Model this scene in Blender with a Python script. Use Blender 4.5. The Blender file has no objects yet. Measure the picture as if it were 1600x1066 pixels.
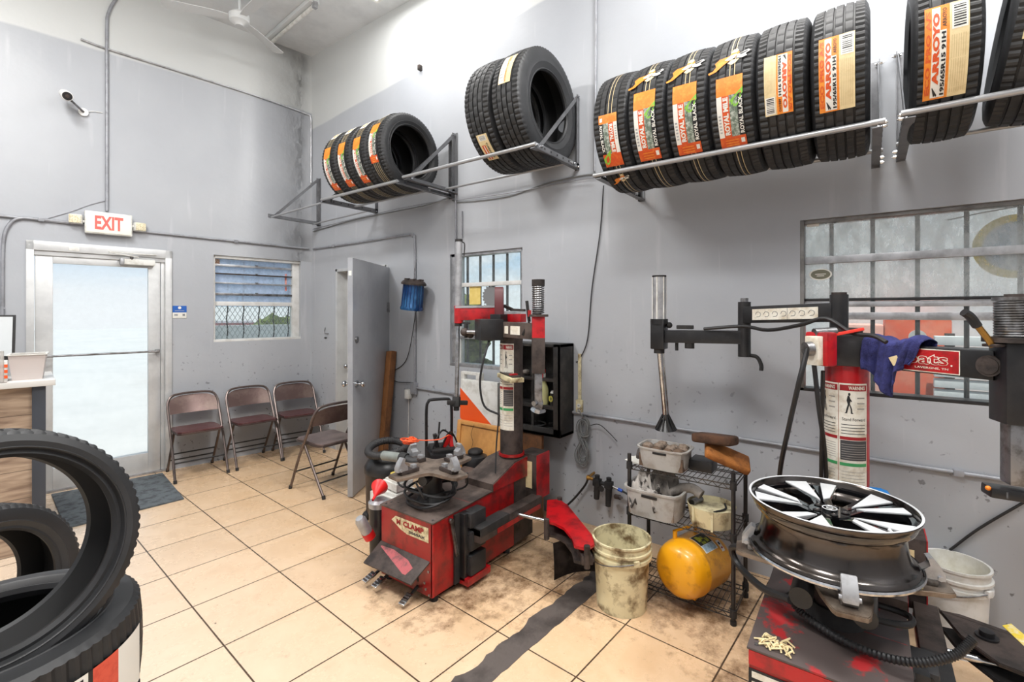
import bpy, bmesh, math, random
from mathutils import Vector, Matrix, Euler
random.seed(7)
S = bpy.context.scene
COL = S.collection
PI = math.pi

# ------------------------------------------------------------------ camera
CAM_H = 1.57
FPX = 748.0
YH = 488.0
FWD = (.8018, .5976)
RGT = (.5976, -.8018)
XR = 3.185
cd = bpy.data.cameras.new('camera')
cam = bpy.data.objects.new('camera', cd)
COL.objects.link(cam)
cam.location = (0, 0, CAM_H)
cam.rotation_euler = (PI / 2, 0, -math.atan2(FWD[0], FWD[1]))
cd.sensor_width = 36
cd.lens = FPX / 1600 * 36
cd.shift_y = -(533 - YH) / 1600
cd.clip_start = 0.02
S.camera = cam

# ------------------------------------------------------------------ world
w = bpy.data.worlds.new('world')
S.world = w
w.use_nodes = True
nt = w.node_tree
nt.nodes.clear()
wo = nt.nodes.new('ShaderNodeOutputWorld')
bg = nt.nodes.new('ShaderNodeBackground')
tc = nt.nodes.new('ShaderNodeTexCoord')
sx = nt.nodes.new('ShaderNodeSeparateXYZ')
rp = nt.nodes.new('ShaderNodeValToRGB')
rp.color_ramp.elements[0].position = 0.0
rp.color_ramp.elements[0].color = (.90, .94, .97, 1)
rp.color_ramp.elements[1].position = 0.13
rp.color_ramp.elements[1].color = (.46, .66, .86, 1)
e = rp.color_ramp.elements.new(.035); e.color = (.86, .91, .95, 1)
mp = nt.nodes.new('ShaderNodeMapping')
mp.inputs['Scale'].default_value = (3, 3, 14)
nz = nt.nodes.new('ShaderNodeTexNoise')
nz.inputs['Scale'].default_value = 1.6
nz.inputs['Detail'].default_value = 5
cr = nt.nodes.new('ShaderNodeValToRGB')
cr.color_ramp.elements[0].position = .5
cr.color_ramp.elements[1].position = .68
mx = nt.nodes.new('ShaderNodeMix')
mx.data_type = 'RGBA'
nt.links.new(tc.outputs['Generated'], sx.inputs[0])
nt.links.new(sx.outputs['Z'], rp.inputs[0])
nt.links.new(tc.outputs['Generated'], mp.inputs[0])
nt.links.new(mp.outputs[0], nz.inputs['Vector'])
nt.links.new(nz.outputs['Fac'], cr.inputs[0])
nt.links.new(cr.outputs[0], mx.inputs['Factor'])
nt.links.new(rp.outputs[0], mx.inputs['A'])
mx.inputs['B'].default_value = (.93, .94, .96, 1)
nt.links.new(mx.outputs['Result'], bg.inputs['Color'])
bg.inputs['Strength'].default_value = 1.1
nt.links.new(bg.outputs[0], wo.inputs['Surface'])

sd = bpy.data.lights.new('sun', 'SUN'); sd.energy = 5.2; sd.angle = .02; sd.color = (1, .97, .92)
so = bpy.data.objects.new('sun', sd); COL.objects.link(so)
so.rotation_euler = Vector((.35, .08, -1)).to_track_quat('-Z', 'Y').to_euler()

# ------------------------------------------------------------------ exposure
S.view_settings.view_transform = 'Standard'
S.view_settings.look = 'None'
S.view_settings.gamma = 1
S.view_settings.use_curve_mapping = False
S.view_settings.exposure = 0.0
LAMP_POWER = [17, 52, 98, 88, 56]       # each ceiling light, the part through the lens
CEILING_FILL_POWER = [8, 16, 66, 56, 30]        # fill points added below the fixtures to brighten the ceiling
TROFFERS = [(2.67, 3.26), (2.28, .25), (-.1, 3.4), (-.4, .4), (2.1, -1.3)]
CEIL = 4.65

# ------------------------------------------------------------------ geometry helpers
def ray(px):
    t = (px - 800) / FPX
    return (FWD[0] + t * RGT[0], FWD[1] + t * RGT[1])
def at(px, py, d):
    r = ray(px)
    return Vector((r[0] * d, r[1] * d, CAM_H - (py - YH) / FPX * d))
def rw(px, py, off=0.0):
    return at(px, py, (XR - off) / ray(px)[0])
def fl(px, py, z=0.0):
    return at(px, py, FPX * (CAM_H - z) / (py - YH))
BP = Vector((1.818, 5.567, 0)); BD = Vector((.9912, -.1323, 0)).normalized(); BN = Vector((-.1323, -.9912, 0)).normalized()
def bw(s, z, off=0.0):
    return BP + BD * s + BN * off + Vector((0, 0, z))
def bwp(px, py, off=0.0):
    r = Vector((*ray(px), 0)); q = BP + BN * off
    return at(px, py, q.dot(BN) / r.dot(BN))
BANG = math.atan2(BD.y, BD.x)

def lin(c):
    return tuple(((v / 255) / 12.92 if v / 255 <= .04045 else ((v / 255 + .055) / 1.055) ** 2.4) for v in c) + (1,)

MATS = {}
def mat(name, rgb, rough=.5, metal=0, dirt=None, dscale=6., damt=.5, bump=0, bscale=40, spec=.5, emit=0, alpha=1, trans=0, coat=0, dpos=(.45, .62), detail=6):
    if name in MATS: return MATS[name]
    m = bpy.data.materials.new(name); m.use_nodes = True
    n = m.node_tree; b = n.nodes['Principled BSDF']
    c = lin(rgb)
    b.inputs['Base Color'].default_value = c
    b.inputs['Roughness'].default_value = rough
    b.inputs['Metallic'].default_value = metal
    b.inputs['Specular IOR Level'].default_value = spec
    b.inputs['Coat Weight'].default_value = coat
    if trans: b.inputs['Transmission Weight'].default_value = trans
    if alpha < 1: b.inputs['Alpha'].default_value = alpha
    if emit:
        b.inputs['Emission Color'].default_value = c; b.inputs['Emission Strength'].default_value = emit
    if dirt or bump:
        t = n.nodes.new('ShaderNodeTexCoord')
        if dirt:
            z = n.nodes.new('ShaderNodeTexNoise'); z.inputs['Scale'].default_value = dscale; z.inputs['Detail'].default_value = detail; z.inputs['Roughness'].default_value = .65
            n.links.new(t.outputs['Object'], z.inputs['Vector'])
            r = n.nodes.new('ShaderNodeMapRange'); r.inputs['From Min'].default_value = dpos[0]; r.inputs['From Max'].default_value = dpos[1]; r.inputs['To Max'].default_value = damt
            n.links.new(z.outputs['Fac'], r.inputs['Value'])
            x = n.nodes.new('ShaderNodeMix'); x.data_type = 'RGBA'
            x.inputs['A'].default_value = c; x.inputs['B'].default_value = lin(dirt)
            n.links.new(r.outputs[0], x.inputs['Factor']); n.links.new(x.outputs['Result'], b.inputs['Base Color'])
        if bump:
            z2 = n.nodes.new('ShaderNodeTexNoise'); z2.inputs['Scale'].default_value = bscale; z2.inputs['Detail'].default_value = 4
            n.links.new(t.outputs['Object'], z2.inputs['Vector'])
            bp = n.nodes.new('ShaderNodeBump'); bp.inputs['Strength'].default_value = bump; bp.inputs['Distance'].default_value = .01
            n.links.new(z2.outputs['Fac'], bp.inputs['Height']); n.links.new(bp.outputs[0], b.inputs['Normal'])
    MATS[name] = m
    return m

_tc = {}
def text_geo(s, bold=0.02):
    k = (s, bold)
    if k in _tc: return _tc[k]
    cu = bpy.data.curves.new('t', 'FONT'); cu.body = s; cu.offset = bold; cu.resolution_u = 2
    o = bpy.data.objects.new('t', cu); COL.objects.link(o)
    dg = bpy.context.evaluated_depsgraph_get()
    me = o.evaluated_get(dg).to_mesh()
    V = [v.co.copy() for v in me.vertices]; P = [list(p.vertices) for p in me.polygons]
    o.evaluated_get(dg).to_mesh_clear()
    bpy.data.objects.remove(o); bpy.data.curves.remove(cu)
    x0 = min(v.x for v in V); x1 = max(v.x for v in V); y0 = min(v.y for v in V); y1 = max(v.y for v in V)
    V = [((v.x - x0) / (x1 - x0), (v.y - y0) / (y1 - y0)) for v in V]
    _tc[k] = (V, P)
    return _tc[k]

def smooth_path(pts, n=6):
    P = [Vector(p) for p in pts]
    if len(P) < 3: return P
    Q = [P[0] * 2 - P[1]] + P + [P[-1] * 2 - P[-2]]
    out = []
    for i in range(1, len(Q) - 2):
        for k in range(n):
            t = k / n; a, b, c, d = Q[i - 1], Q[i], Q[i + 1], Q[i + 2]
            out.append(.5 * ((2 * b) + (c - a) * t + (2 * a - 5 * b + 4 * c - d) * t * t + (3 * b - a - 3 * c + d) * t ** 3))
    out.append(P[-1])
    return out

class MB:
    def __init__(s):
        s.bm = bmesh.new(); s.m = []
    def mi(s, m):
        if m not in s.m: s.m.append(m)
        return s.m.index(m)
    def _fin(s, faces, m):
        i = s.mi(m)
        for f in faces: f.material_index = i
    def faces(s, V, Fs, m):
        vs = [s.bm.verts.new(v) for v in V]
        out = []
        for f in Fs:
            try: out.append(s.bm.faces.new([vs[i] for i in f]))
            except ValueError: pass
        s._fin(out, m)
        return vs, out
    def box(s, c, d, m, rot=(0, 0, 0), bev=0, M=None, seg=2):
        mtx = Matrix.Translation(Vector(c)) @ Euler(rot).to_matrix().to_4x4() @ Matrix.Diagonal((*d, 1))
        if M is not None: mtx = M @ mtx
        V = [mtx @ Vector(p) for p in ((-.5, -.5, -.5), (.5, -.5, -.5), (.5, .5, -.5), (-.5, .5, -.5), (-.5, -.5, .5), (.5, -.5, .5), (.5, .5, .5), (-.5, .5, .5))]
        return s.hexa(V, m, bev, seg)
    def hexa(s, V, m, bev=0, seg=2):
        F = ((0, 3, 2, 1), (4, 5, 6, 7), (0, 1, 5, 4), (1, 2, 6, 5), (2, 3, 7, 6), (3, 0, 4, 7))
        vs, fs = s.faces(V, F, m)
        if bev:
            es = list({e for f in fs for e in f.edges})
            r = bmesh.ops.bevel(s.bm, geom=es, offset=bev, segments=seg, affect='EDGES', profile=.6)
            s._fin(r['faces'], m)
        return s
    def bb(s, x0, x1, y0, y1, z0, z1, m, bev=0):
        return s.box(((x0 + x1) / 2, (y0 + y1) / 2, (z0 + z1) / 2), (abs(x1 - x0), abs(y1 - y0), abs(z1 - z0)), m, bev=bev)
    def bar(s, p0, p1, wd, th, m, up=(0, 0, 1), bev=0):
        p0 = Vector(p0); p1 = Vector(p1); d = p1 - p0; L = d.length; d.normalize()
        u = Vector(up); a = d.cross(u)
        if a.length < 1e-4: a = d.cross(Vector((1, 0, 0)))
        a.normalize(); b = a.cross(d).normalized()
        V = []
        for q in (p0, p1):
            for (i, j) in ((-1, -1), (1, -1), (1, 1), (-1, 1)):
                V.append(q + a * (i * wd / 2) + b * (j * th / 2))
        return s.hexa(V, m, bev)
    def cyl(s, p0, p1, r, m, r2=None, seg=20, caps=True):
        p0 = Vector(p0); p1 = Vector(p1)
        return s.loft([p0, p1], [r, r if r2 is None else r2], m, seg, caps)
    def loft(s, P, R, m, seg=12, caps=True, sq=None):
        P = [Vector(p) for p in P]; rings = []
        pa = None
        for i, p in enumerate(P):
            d = (P[min(i + 1, len(P) - 1)] - P[max(i - 1, 0)])
            if d.length < 1e-9: d = Vector((0, 0, 1))
            d.normalize()
            if pa is None:
                a = d.cross(Vector((0, 0, 1)))
                if a.length < 1e-3: a = d.cross(Vector((1, 0, 0)))
            else: a = pa - d * pa.dot(d)
            a.normalize(); pa = a; b = d.cross(a)
            rr = R[i] if isinstance(R, (list, tuple)) else R
            rings.append([s.bm.verts.new(p + (a * math.cos(2 * PI * k / seg) + b * math.sin(2 * PI * k / seg)) * rr) for k in range(seg)])
        fs = []
        for i in range(len(rings) - 1):
            for k in range(seg):
                fs.append(s.bm.faces.new((rings[i][k], rings[i][(k + 1) % seg], rings[i + 1][(k + 1) % seg], rings[i + 1][k])))
        if caps:
            fs.append(s.bm.faces.new(list(reversed(rings[0])))); fs.append(s.bm.faces.new(rings[-1]))
        s._fin(fs, m)
        return s
    def tube(s, pts, r, m, seg=8, n=5, smooth=True):
        return s.loft(smooth_path(pts, n) if smooth else pts, r, m, seg)
    def lathe(s, prof, m, c=(0, 0, 0), axis='z', seg=40, closed=False, M=None, fn=None):
        rings = []
        for j, (r, h) in enumerate(prof):
            ring = []
            for k in range(seg):
                a = 2 * PI * k / seg
                rr = fn(j, k, r) if fn else r
                if axis == 'z': v = Vector((rr * math.cos(a), rr * math.sin(a), h))
                elif axis == 'y': v = Vector((-rr * math.cos(a), h, rr * math.sin(a)))
                else: v = Vector((h, rr * math.cos(a), rr * math.sin(a)))
                v = v + Vector(c)
                if M is not None: v = M @ v
                ring.append(s.bm.verts.new(v))
            rings.append(ring)
        fs = []
        n = len(rings)
        for i in range(n if closed else n - 1):
            A, B = rings[i], rings[(i + 1) % n]
            mm = m[i % len(m)] if isinstance(m, list) else m
            g = []
            for k in range(seg):
                g.append(s.bm.faces.new((A[k], A[(k + 1) % seg], B[(k + 1) % seg], B[k])))
            s._fin(g, mm)
        return s
    def cap(s, c, r, m, axis='z', seg=32):
        V = []
        for k in range(seg):
            a = 2 * PI * k / seg
            v = {'z': (r * math.cos(a), r * math.sin(a), 0), 'y': (-r * math.cos(a), 0, r * math.sin(a)), 'x': (0, r * math.cos(a), r * math.sin(a))}[axis]
            V.append(Vector(c) + Vector(v))
        s.faces(V, [list(range(seg))], m); return s
    def sphere(s, c, r, m, sc=(1, 1, 1), seg=16, rings=10, noise=0, rot=(0, 0, 0)):
        R = Euler(rot).to_matrix(); c = Vector(c)
        V = []; Fs = []
        for i in range(rings + 1):
            th = PI * i / rings
            for k in range(seg):
                a = 2 * PI * k / seg
                q = r * (1 + (random.uniform(-noise, noise) if noise else 0))
                V.append(c + R @ Vector((q * sc[0] * math.sin(th) * math.cos(a), q * sc[1] * math.sin(th) * math.sin(a), q * sc[2] * math.cos(th))))
        for i in range(rings):
            for k in range(seg):
                Fs.append((i * seg + k, i * seg + (k + 1) % seg, (i + 1) * seg + (k + 1) % seg, (i + 1) * seg + k))
        vs, fs = s.faces(V, Fs, m)
        bmesh.ops.remove_doubles(s.bm, verts=vs, dist=1e-6)
        return s
    def prism(s, poly, h0, h1, m, M=None, bev=0):
        """poly in local xy, extruded h0..h1 along z, then M"""
        M = M or Matrix()
        n = len(poly)
        V = [M @ Vector((p[0], p[1], h0)) for p in poly] + [M @ Vector((p[0], p[1], h1)) for p in poly]
        F = [list(reversed(range(n))), list(range(n, 2 * n))] + [(i, (i + 1) % n, n + (i + 1) % n, n + i) for i in range(n)]
        vs, fs = s.faces(V, F, m)
        if bev:
            es = list(fs[0].edges) + list(fs[1].edges)
            r = bmesh.ops.bevel(s.bm, geom=es, offset=bev, segments=2, affect='EDGES'); s._fin(r['faces'], m)
        return s
    def quad(s, a, b, c, d, m):
        s.faces([a, b, c, d], [(0, 1, 2, 3)], m); return s
    def grid(s, fn, nu, nv, m):
        V = [fn(i / nu, j / nv) for j in range(nv + 1) for i in range(nu + 1)]
        F = [(j * (nu + 1) + i, j * (nu + 1) + i + 1, (j + 1) * (nu + 1) + i + 1, (j + 1) * (nu + 1) + i) for j in range(nv) for i in range(nu)]
        s.faces(V, F, m); return s
    def text(s, txt, o, u, v, m, bold=.02):
        """txt in the parallelogram o, o+u, o+v"""
        V, P = text_geo(txt, bold); o = Vector(o); u = Vector(u); v = Vector(v)
        s.faces([o + u * a + v * b for a, b in V], P, m); return s
    def textfn(s, txt, fn, m, bold=.02):
        V, P = text_geo(txt, bold)
        s.faces([fn(a, b) for a, b in V], P, m); return s
    def mesh(s, name, inv=None, sharp=35, recalc=True):
        if recalc: bmesh.ops.recalc_face_normals(s.bm, faces=s.bm.faces)
        if inv is not None: s.bm.transform(inv)
        me = bpy.data.meshes.new(name); s.bm.to_mesh(me); s.bm.free()
        for m in s.m: me.materials.append(m)
        for p in me.polygons: p.use_smooth = True
        me.set_sharp_from_angle(angle=math.radians(sharp))
        return me

INV = {}
def _props(o, label, cat, group, kind):
    if label: o['label'] = label
    if cat: o['category'] = cat
    if group: o['group'] = group
    if kind: o['kind'] = kind
def root(name, label, cat, loc=(0, 0, 0), rotz=0, group=None, kind=None):
    o = bpy.data.objects.new(name, None); COL.objects.link(o)
    o.empty_display_size = .05
    o.location = loc; o.rotation_euler = (0, 0, rotz)
    _props(o, label, cat, group, kind)
    INV[o.name] = (Matrix.Translation(Vector(loc)) @ Matrix.Rotation(rotz, 4, 'Z')).inverted()
    return o
SPLIT = {'bolt', 'clip', 'crossbar', 'hose', 'bolt_hole', 'air_hose', 'control_cable', 'front_bolt', 'hinge', 'caster', 'cradle_foot', 'foot', 'lamp_holder', 'lead', 'lock_clamp', 'loops_', 'arm_decal'}
def islands(mb):
    """one bmesh per cluster of touching pieces"""
    bm = mb.bm; bm.verts.ensure_lookup_table(); seen = set(); isl = []
    for v in bm.verts:
        if v.index in seen: continue
        st = [v]; seen.add(v.index); g = []
        while st:
            q = st.pop(); g.append(q)
            for e in q.link_edges:
                o = e.other_vert(q)
                if o.index not in seen: seen.add(o.index); st.append(o)
        isl.append(g)
    bx = [([min(v.co[k] for v in g) - .001 for k in range(3)], [max(v.co[k] for v in g) + .001 for k in range(3)]) for g in isl]
    par = list(range(len(isl)))
    def find(i):
        while par[i] != i: i = par[i]
        return i
    for i in range(len(isl)):
        for j in range(i):
            if all(bx[i][0][k] <= bx[j][1][k] and bx[j][0][k] <= bx[i][1][k] for k in range(3)): par[find(i)] = find(j)
    cl = {}
    for i, g in enumerate(isl): cl.setdefault(find(i), []).extend(v.index for v in g)
    return list(cl.values())
def part(name, mb, parent, world=False, label=None, kind=None, sharp=35):
    if name in SPLIT:
        mb.bm.verts.index_update(); gs = islands(mb)
        if 1 < len(gs) < 40:
            res = None
            for g in gs:
                n_ = MB(); n_.bm.free(); n_.bm = mb.bm.copy(); n_.m = list(mb.m); keep = set(g); n_.bm.verts.ensure_lookup_table()
                bmesh.ops.delete(n_.bm, geom=[v for v in n_.bm.verts if v.index not in keep], context='VERTS')
                res = _part(name, n_, parent, world, label, kind, sharp)
            mb.bm.free()
            return res
    return _part(name, mb, parent, world, label, kind, sharp)
def _part(name, mb, parent, world=False, label=None, kind=None, sharp=35):
    me = mb.mesh(name, INV[parent.name] if world else None, sharp)
    o = bpy.data.objects.new(name, me); COL.objects.link(o); o.parent = parent
    INV[o.name] = INV[parent.name]
    if label: o['label'] = label
    if kind: o['kind'] = kind
    return o
def solo(name, mb, label, cat, loc=(0, 0, 0), rotz=0, group=None, kind=None, world=False, sharp=35):
    """a thing that is one mesh; coordinates local to loc unless world"""
    mt = (Matrix.Translation(Vector(loc)) @ Matrix.Rotation(rotz, 4, 'Z')).inverted()
    me = mb.mesh(name, mt if world else None, sharp)
    o = bpy.data.objects.new(name, me); COL.objects.link(o)
    o.location = loc; o.rotation_euler = (0, 0, rotz)
    _props(o, label, cat, group, kind); INV[o.name] = mt
    return o
def struct(name, mb, parent=None, sharp=35):
    me = mb.mesh(name, None, sharp)
    o = bpy.data.objects.new(name, me); COL.objects.link(o); o['kind'] = 'structure'
    if parent: o.parent = parent
    INV[o.name] = Matrix()
    return o
def dup(r, loc, rotz=None, rot=None, label=None, group=None, skip=()):
    c = r.copy(); COL.objects.link(c); c.location = loc
    if rotz is not None: c.rotation_euler = (0, 0, rotz)
    if rot is not None: c.rotation_euler = rot
    if label: c['label'] = label
    if group: c['group'] = group
    INV[c.name] = Matrix()
    for ch in list(r.children):
        if ch.name.split('.')[0] in skip: continue
        d = ch.copy(); COL.objects.link(d); d.parent = c
        for g in list(ch.children):
            e = g.copy(); COL.objects.link(e); e.parent = d
    return c

# ------------------------------------------------------------------ materials
m_red = mat('red_paint', (150, 16, 20), .35, dirt=(52, 22, 20), dscale=7, damt=.85, dpos=(.47, .66), coat=.2)
m_redclean = mat('red_paint_clean', (176, 16, 24), .35, dirt=(80, 14, 18), dscale=9, damt=.7, coat=.2)
m_grime = mat('grimy_steel', (70, 60, 56), .6, .2, dirt=(34, 29, 27), dscale=9, damt=.9, bump=.2)
m_top = mat('worn_brown_top', (92, 80, 74), .55, .2, dirt=(48, 40, 37), dscale=6, damt=.9, bump=.15)
m_black = mat('black_paint', (24, 24, 26), .35, dirt=(48, 46, 46), dscale=8, damt=.6)
m_blackm = mat('matte_black', (26, 26, 27), .7, dirt=(50, 46, 44), dscale=12, damt=.6)
m_rub = mat('black_rubber', (30, 30, 32), .6, dirt=(52, 50, 50), dscale=10, damt=.5)
m_cable = mat('cable_black', (26, 26, 28), .5)
m_chrome = mat('chrome', (205, 207, 210), .16, 1, dirt=(120, 118, 116), dscale=20, damt=.5)
m_steel = mat('bare_steel', (150, 150, 152), .35, .9, dirt=(84, 78, 72), dscale=14, damt=.8)
m_galv = mat('galvanised', (176, 177, 180), .4, .6, dirt=(138, 138, 140), dscale=15, damt=.6)
m_rackg = mat('rack_grey_paint', (120, 121, 124), .4, .5, dirt=(88, 88, 90), dscale=9, damt=.6)
m_rail = mat('rail_grey_tube', (165, 166, 168), .35, .5)
m_alum = mat('aluminium_frame', (186, 187, 190), .35, .7, dirt=(128, 128, 130), dscale=10, damt=.6)
m_condp = mat('painted_conduit', (152, 154, 160), .4, .2, dirt=(110, 110, 112), dscale=10, damt=.5)
m_white = mat('white_plastic', (222, 222, 218), .4, dirt=(170, 166, 155), dscale=12, damt=.5)
m_cream = mat('cream_dirty_plastic', (216, 206, 168), .5, dirt=(98, 74, 42), dscale=9, damt=.95, dpos=(.47, .64), detail=10)
m_paper = mat('white_paper', (226, 224, 216), .6)
m_creamp = mat('cream_paper', (226, 206, 160), .6, dirt=(206, 184, 136), dscale=30, damt=.6)
m_orange = mat('orange_print', (226, 126, 30), .5, dirt=(236, 160, 60), dscale=40, damt=.6)
m_dorange = mat('deep_orange_print', (206, 76, 24), .5, dirt=(226, 120, 40), dscale=40, damt=.5)
m_green = mat('green_print', (130, 190, 60), .5)
m_slate = mat('grey_print', (96, 110, 96), .5, dirt=(200, 206, 196), dscale=60, damt=.8)
m_ink = mat('black_ink', (22, 22, 24), .5)
m_wood = mat('pine_board', (204, 148, 84), .5, dirt=(160, 104, 52), dscale=4, damt=.7)
m_brownw = mat('dark_brown_timber', (112, 72, 40), .6, dirt=(62, 38, 22), dscale=6, damt=.8, bump=.2)
m_translu = mat('translucent_plastic', (196, 194, 190), .35, dirt=(150, 140, 128), dscale=9, damt=.6, alpha=.6)
m_rag = mat('grey_rag', (128, 122, 116), .9, dirt=(44, 40, 38), dscale=10, damt=.9)
m_brass = mat('brass', (172, 130, 66), .35, .9)
m_bluepl = mat('blue_plastic', (34, 84, 190), .4)
m_hose = mat('grey_hose', (120, 122, 122), .5)
# ================================================================== SETTING
def node_wall(name, upper, grime_low=True):
    m = bpy.data.materials.new(name); m.use_nodes = True
    n = m.node_tree; b = n.nodes['Principled BSDF']; L = n.links
    t = n.nodes.new('ShaderNodeTexCoord')
    s = n.nodes.new('ShaderNodeSeparateXYZ'); L.new(t.outputs['Object'], s.inputs[0])
    nz = n.nodes.new('ShaderNodeTexNoise'); nz.inputs['Scale'].default_value = 1.3; nz.inputs['Detail'].default_value = 5
    L.new(t.outputs['Object'], nz.inputs['Vector'])
    mr = n.nodes.new('ShaderNodeMapRange'); mr.inputs['From Min'].default_value = .35; mr.inputs['From Max'].default_value = .7
    L.new(nz.outputs['Fac'], mr.inputs['Value'])
    m1 = n.nodes.new('ShaderNodeMix'); m1.data_type = 'RGBA'
    m1.inputs['A'].default_value = lin((172, 175, 180)); m1.inputs['B'].default_value = lin((163, 166, 172))
    L.new(mr.outputs[0], m1.inputs['Factor'])
    # specks and scuffs
    vz = n.nodes.new('ShaderNodeTexNoise'); vz.inputs['Scale'].default_value = 26; vz.inputs['Detail'].default_value = 3
    L.new(t.outputs['Object'], vz.inputs['Vector'])
    vr = n.nodes.new('ShaderNodeMapRange'); vr.inputs['From Min'].default_value = .655; vr.inputs['From Max'].default_value = .70; vr.inputs['To Max'].default_value = .7
    L.new(vz.outputs['Fac'], vr.inputs['Value'])
    zr = n.nodes.new('ShaderNodeMapRange'); zr.inputs['From Min'].default_value = 1.5; zr.inputs['From Max'].default_value = .5
    L.new(s.outputs['Z'], zr.inputs['Value'])
    mu = n.nodes.new('ShaderNodeMath'); mu.operation = 'MULTIPLY'; L.new(vr.outputs[0], mu.inputs[0]); L.new(zr.outputs[0], mu.inputs[1])
    m2 = n.nodes.new('ShaderNodeMix'); m2.data_type = 'RGBA'; m2.inputs['B'].default_value = lin((60, 58, 58))
    L.new(m1.outputs['Result'], m2.inputs['A']); L.new(mu.outputs[0], m2.inputs['Factor'])
    # pale drips
    mpp = n.nodes.new('ShaderNodeMapping'); mpp.inputs['Scale'].default_value = (5, 5, .5); L.new(t.outputs['Object'], mpp.inputs[0])
    dz = n.nodes.new('ShaderNodeTexNoise'); dz.inputs['Scale'].default_value = 2.2; dz.inputs['Detail'].default_value = 6; L.new(mpp.outputs[0], dz.inputs['Vector'])
    dr = n.nodes.new('ShaderNodeMapRange'); dr.inputs['From Min'].default_value = .62; dr.inputs['From Max'].default_value = .72; dr.inputs['To Max'].default_value = .45
    L.new(dz.outputs['Fac'], dr.inputs['Value'])
    m3 = n.nodes.new('ShaderNodeMix'); m3.data_type = 'RGBA'; m3.inputs['B'].default_value = lin((190, 192, 196))
    L.new(m2.outputs['Result'], m3.inputs['A']); L.new(dr.outputs[0], m3.inputs['Factor'])
    # white band above the paint line: z > upper[0] + upper[1]*Y
    my = n.nodes.new('ShaderNodeMath'); my.operation = 'MULTIPLY_ADD'; my.inputs[1].default_value = upper[1]; my.inputs[2].default_value = upper[0]
    L.new(s.outputs['Y'], my.inputs[0])
    wn = n.nodes.new('ShaderNodeMath'); wn.operation = 'MULTIPLY_ADD'; wn.inputs[1].default_value = .05
    L.new(nz.outputs['Fac'], wn.inputs[0]); L.new(my.outputs[0], wn.inputs[2])
    sb = n.nodes.new('ShaderNodeMath'); sb.operation = 'SUBTRACT'; L.new(s.outputs['Z'], sb.inputs[0]); L.new(wn.outputs[0], sb.inputs[1])
    sr = n.nodes.new('ShaderNodeMapRange'); sr.inputs['From Min'].default_value = 0; sr.inputs['From Max'].default_value = .02; L.new(sb.outputs[0], sr.inputs['Value'])
    m4 = n.nodes.new('ShaderNodeMix'); m4.data_type = 'RGBA'; m4.inputs['B'].default_value = lin((196, 198, 197))
    L.new(m3.outputs['Result'], m4.inputs['A']); L.new(sr.outputs[0], m4.inputs['Factor'])
    L.new(m4.outputs['Result'], b.inputs['Base Color'])
    b.inputs['Roughness'].default_value = .42
    bz = n.nodes.new('ShaderNodeTexNoise'); bz.inputs['Scale'].default_value = 3; bz.inputs['Detail'].default_value = 8; L.new(t.outputs['Object'], bz.inputs['Vector'])
    bp = n.nodes.new('ShaderNodeBump'); bp.inputs['Strength'].default_value = .25; bp.inputs['Distance'].default_value = .03
    L.new(bz.outputs['Fac'], bp.inputs['Height']); L.new(bp.outputs[0], b.inputs['Normal'])
    return m
m_wallR = node_wall('grey_wall_paint_right', (4.155, -.077))
m_wallB = node_wall('grey_wall_paint_back', (3.93, 0))
m_wallO = node_wall('grey_wall_paint_other', (3.93, 0))
m_ceil = mat('white_ceiling_paint', (216, 218, 219), .6, dirt=(188, 190, 191), dscale=1.5, damt=.6)

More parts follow.
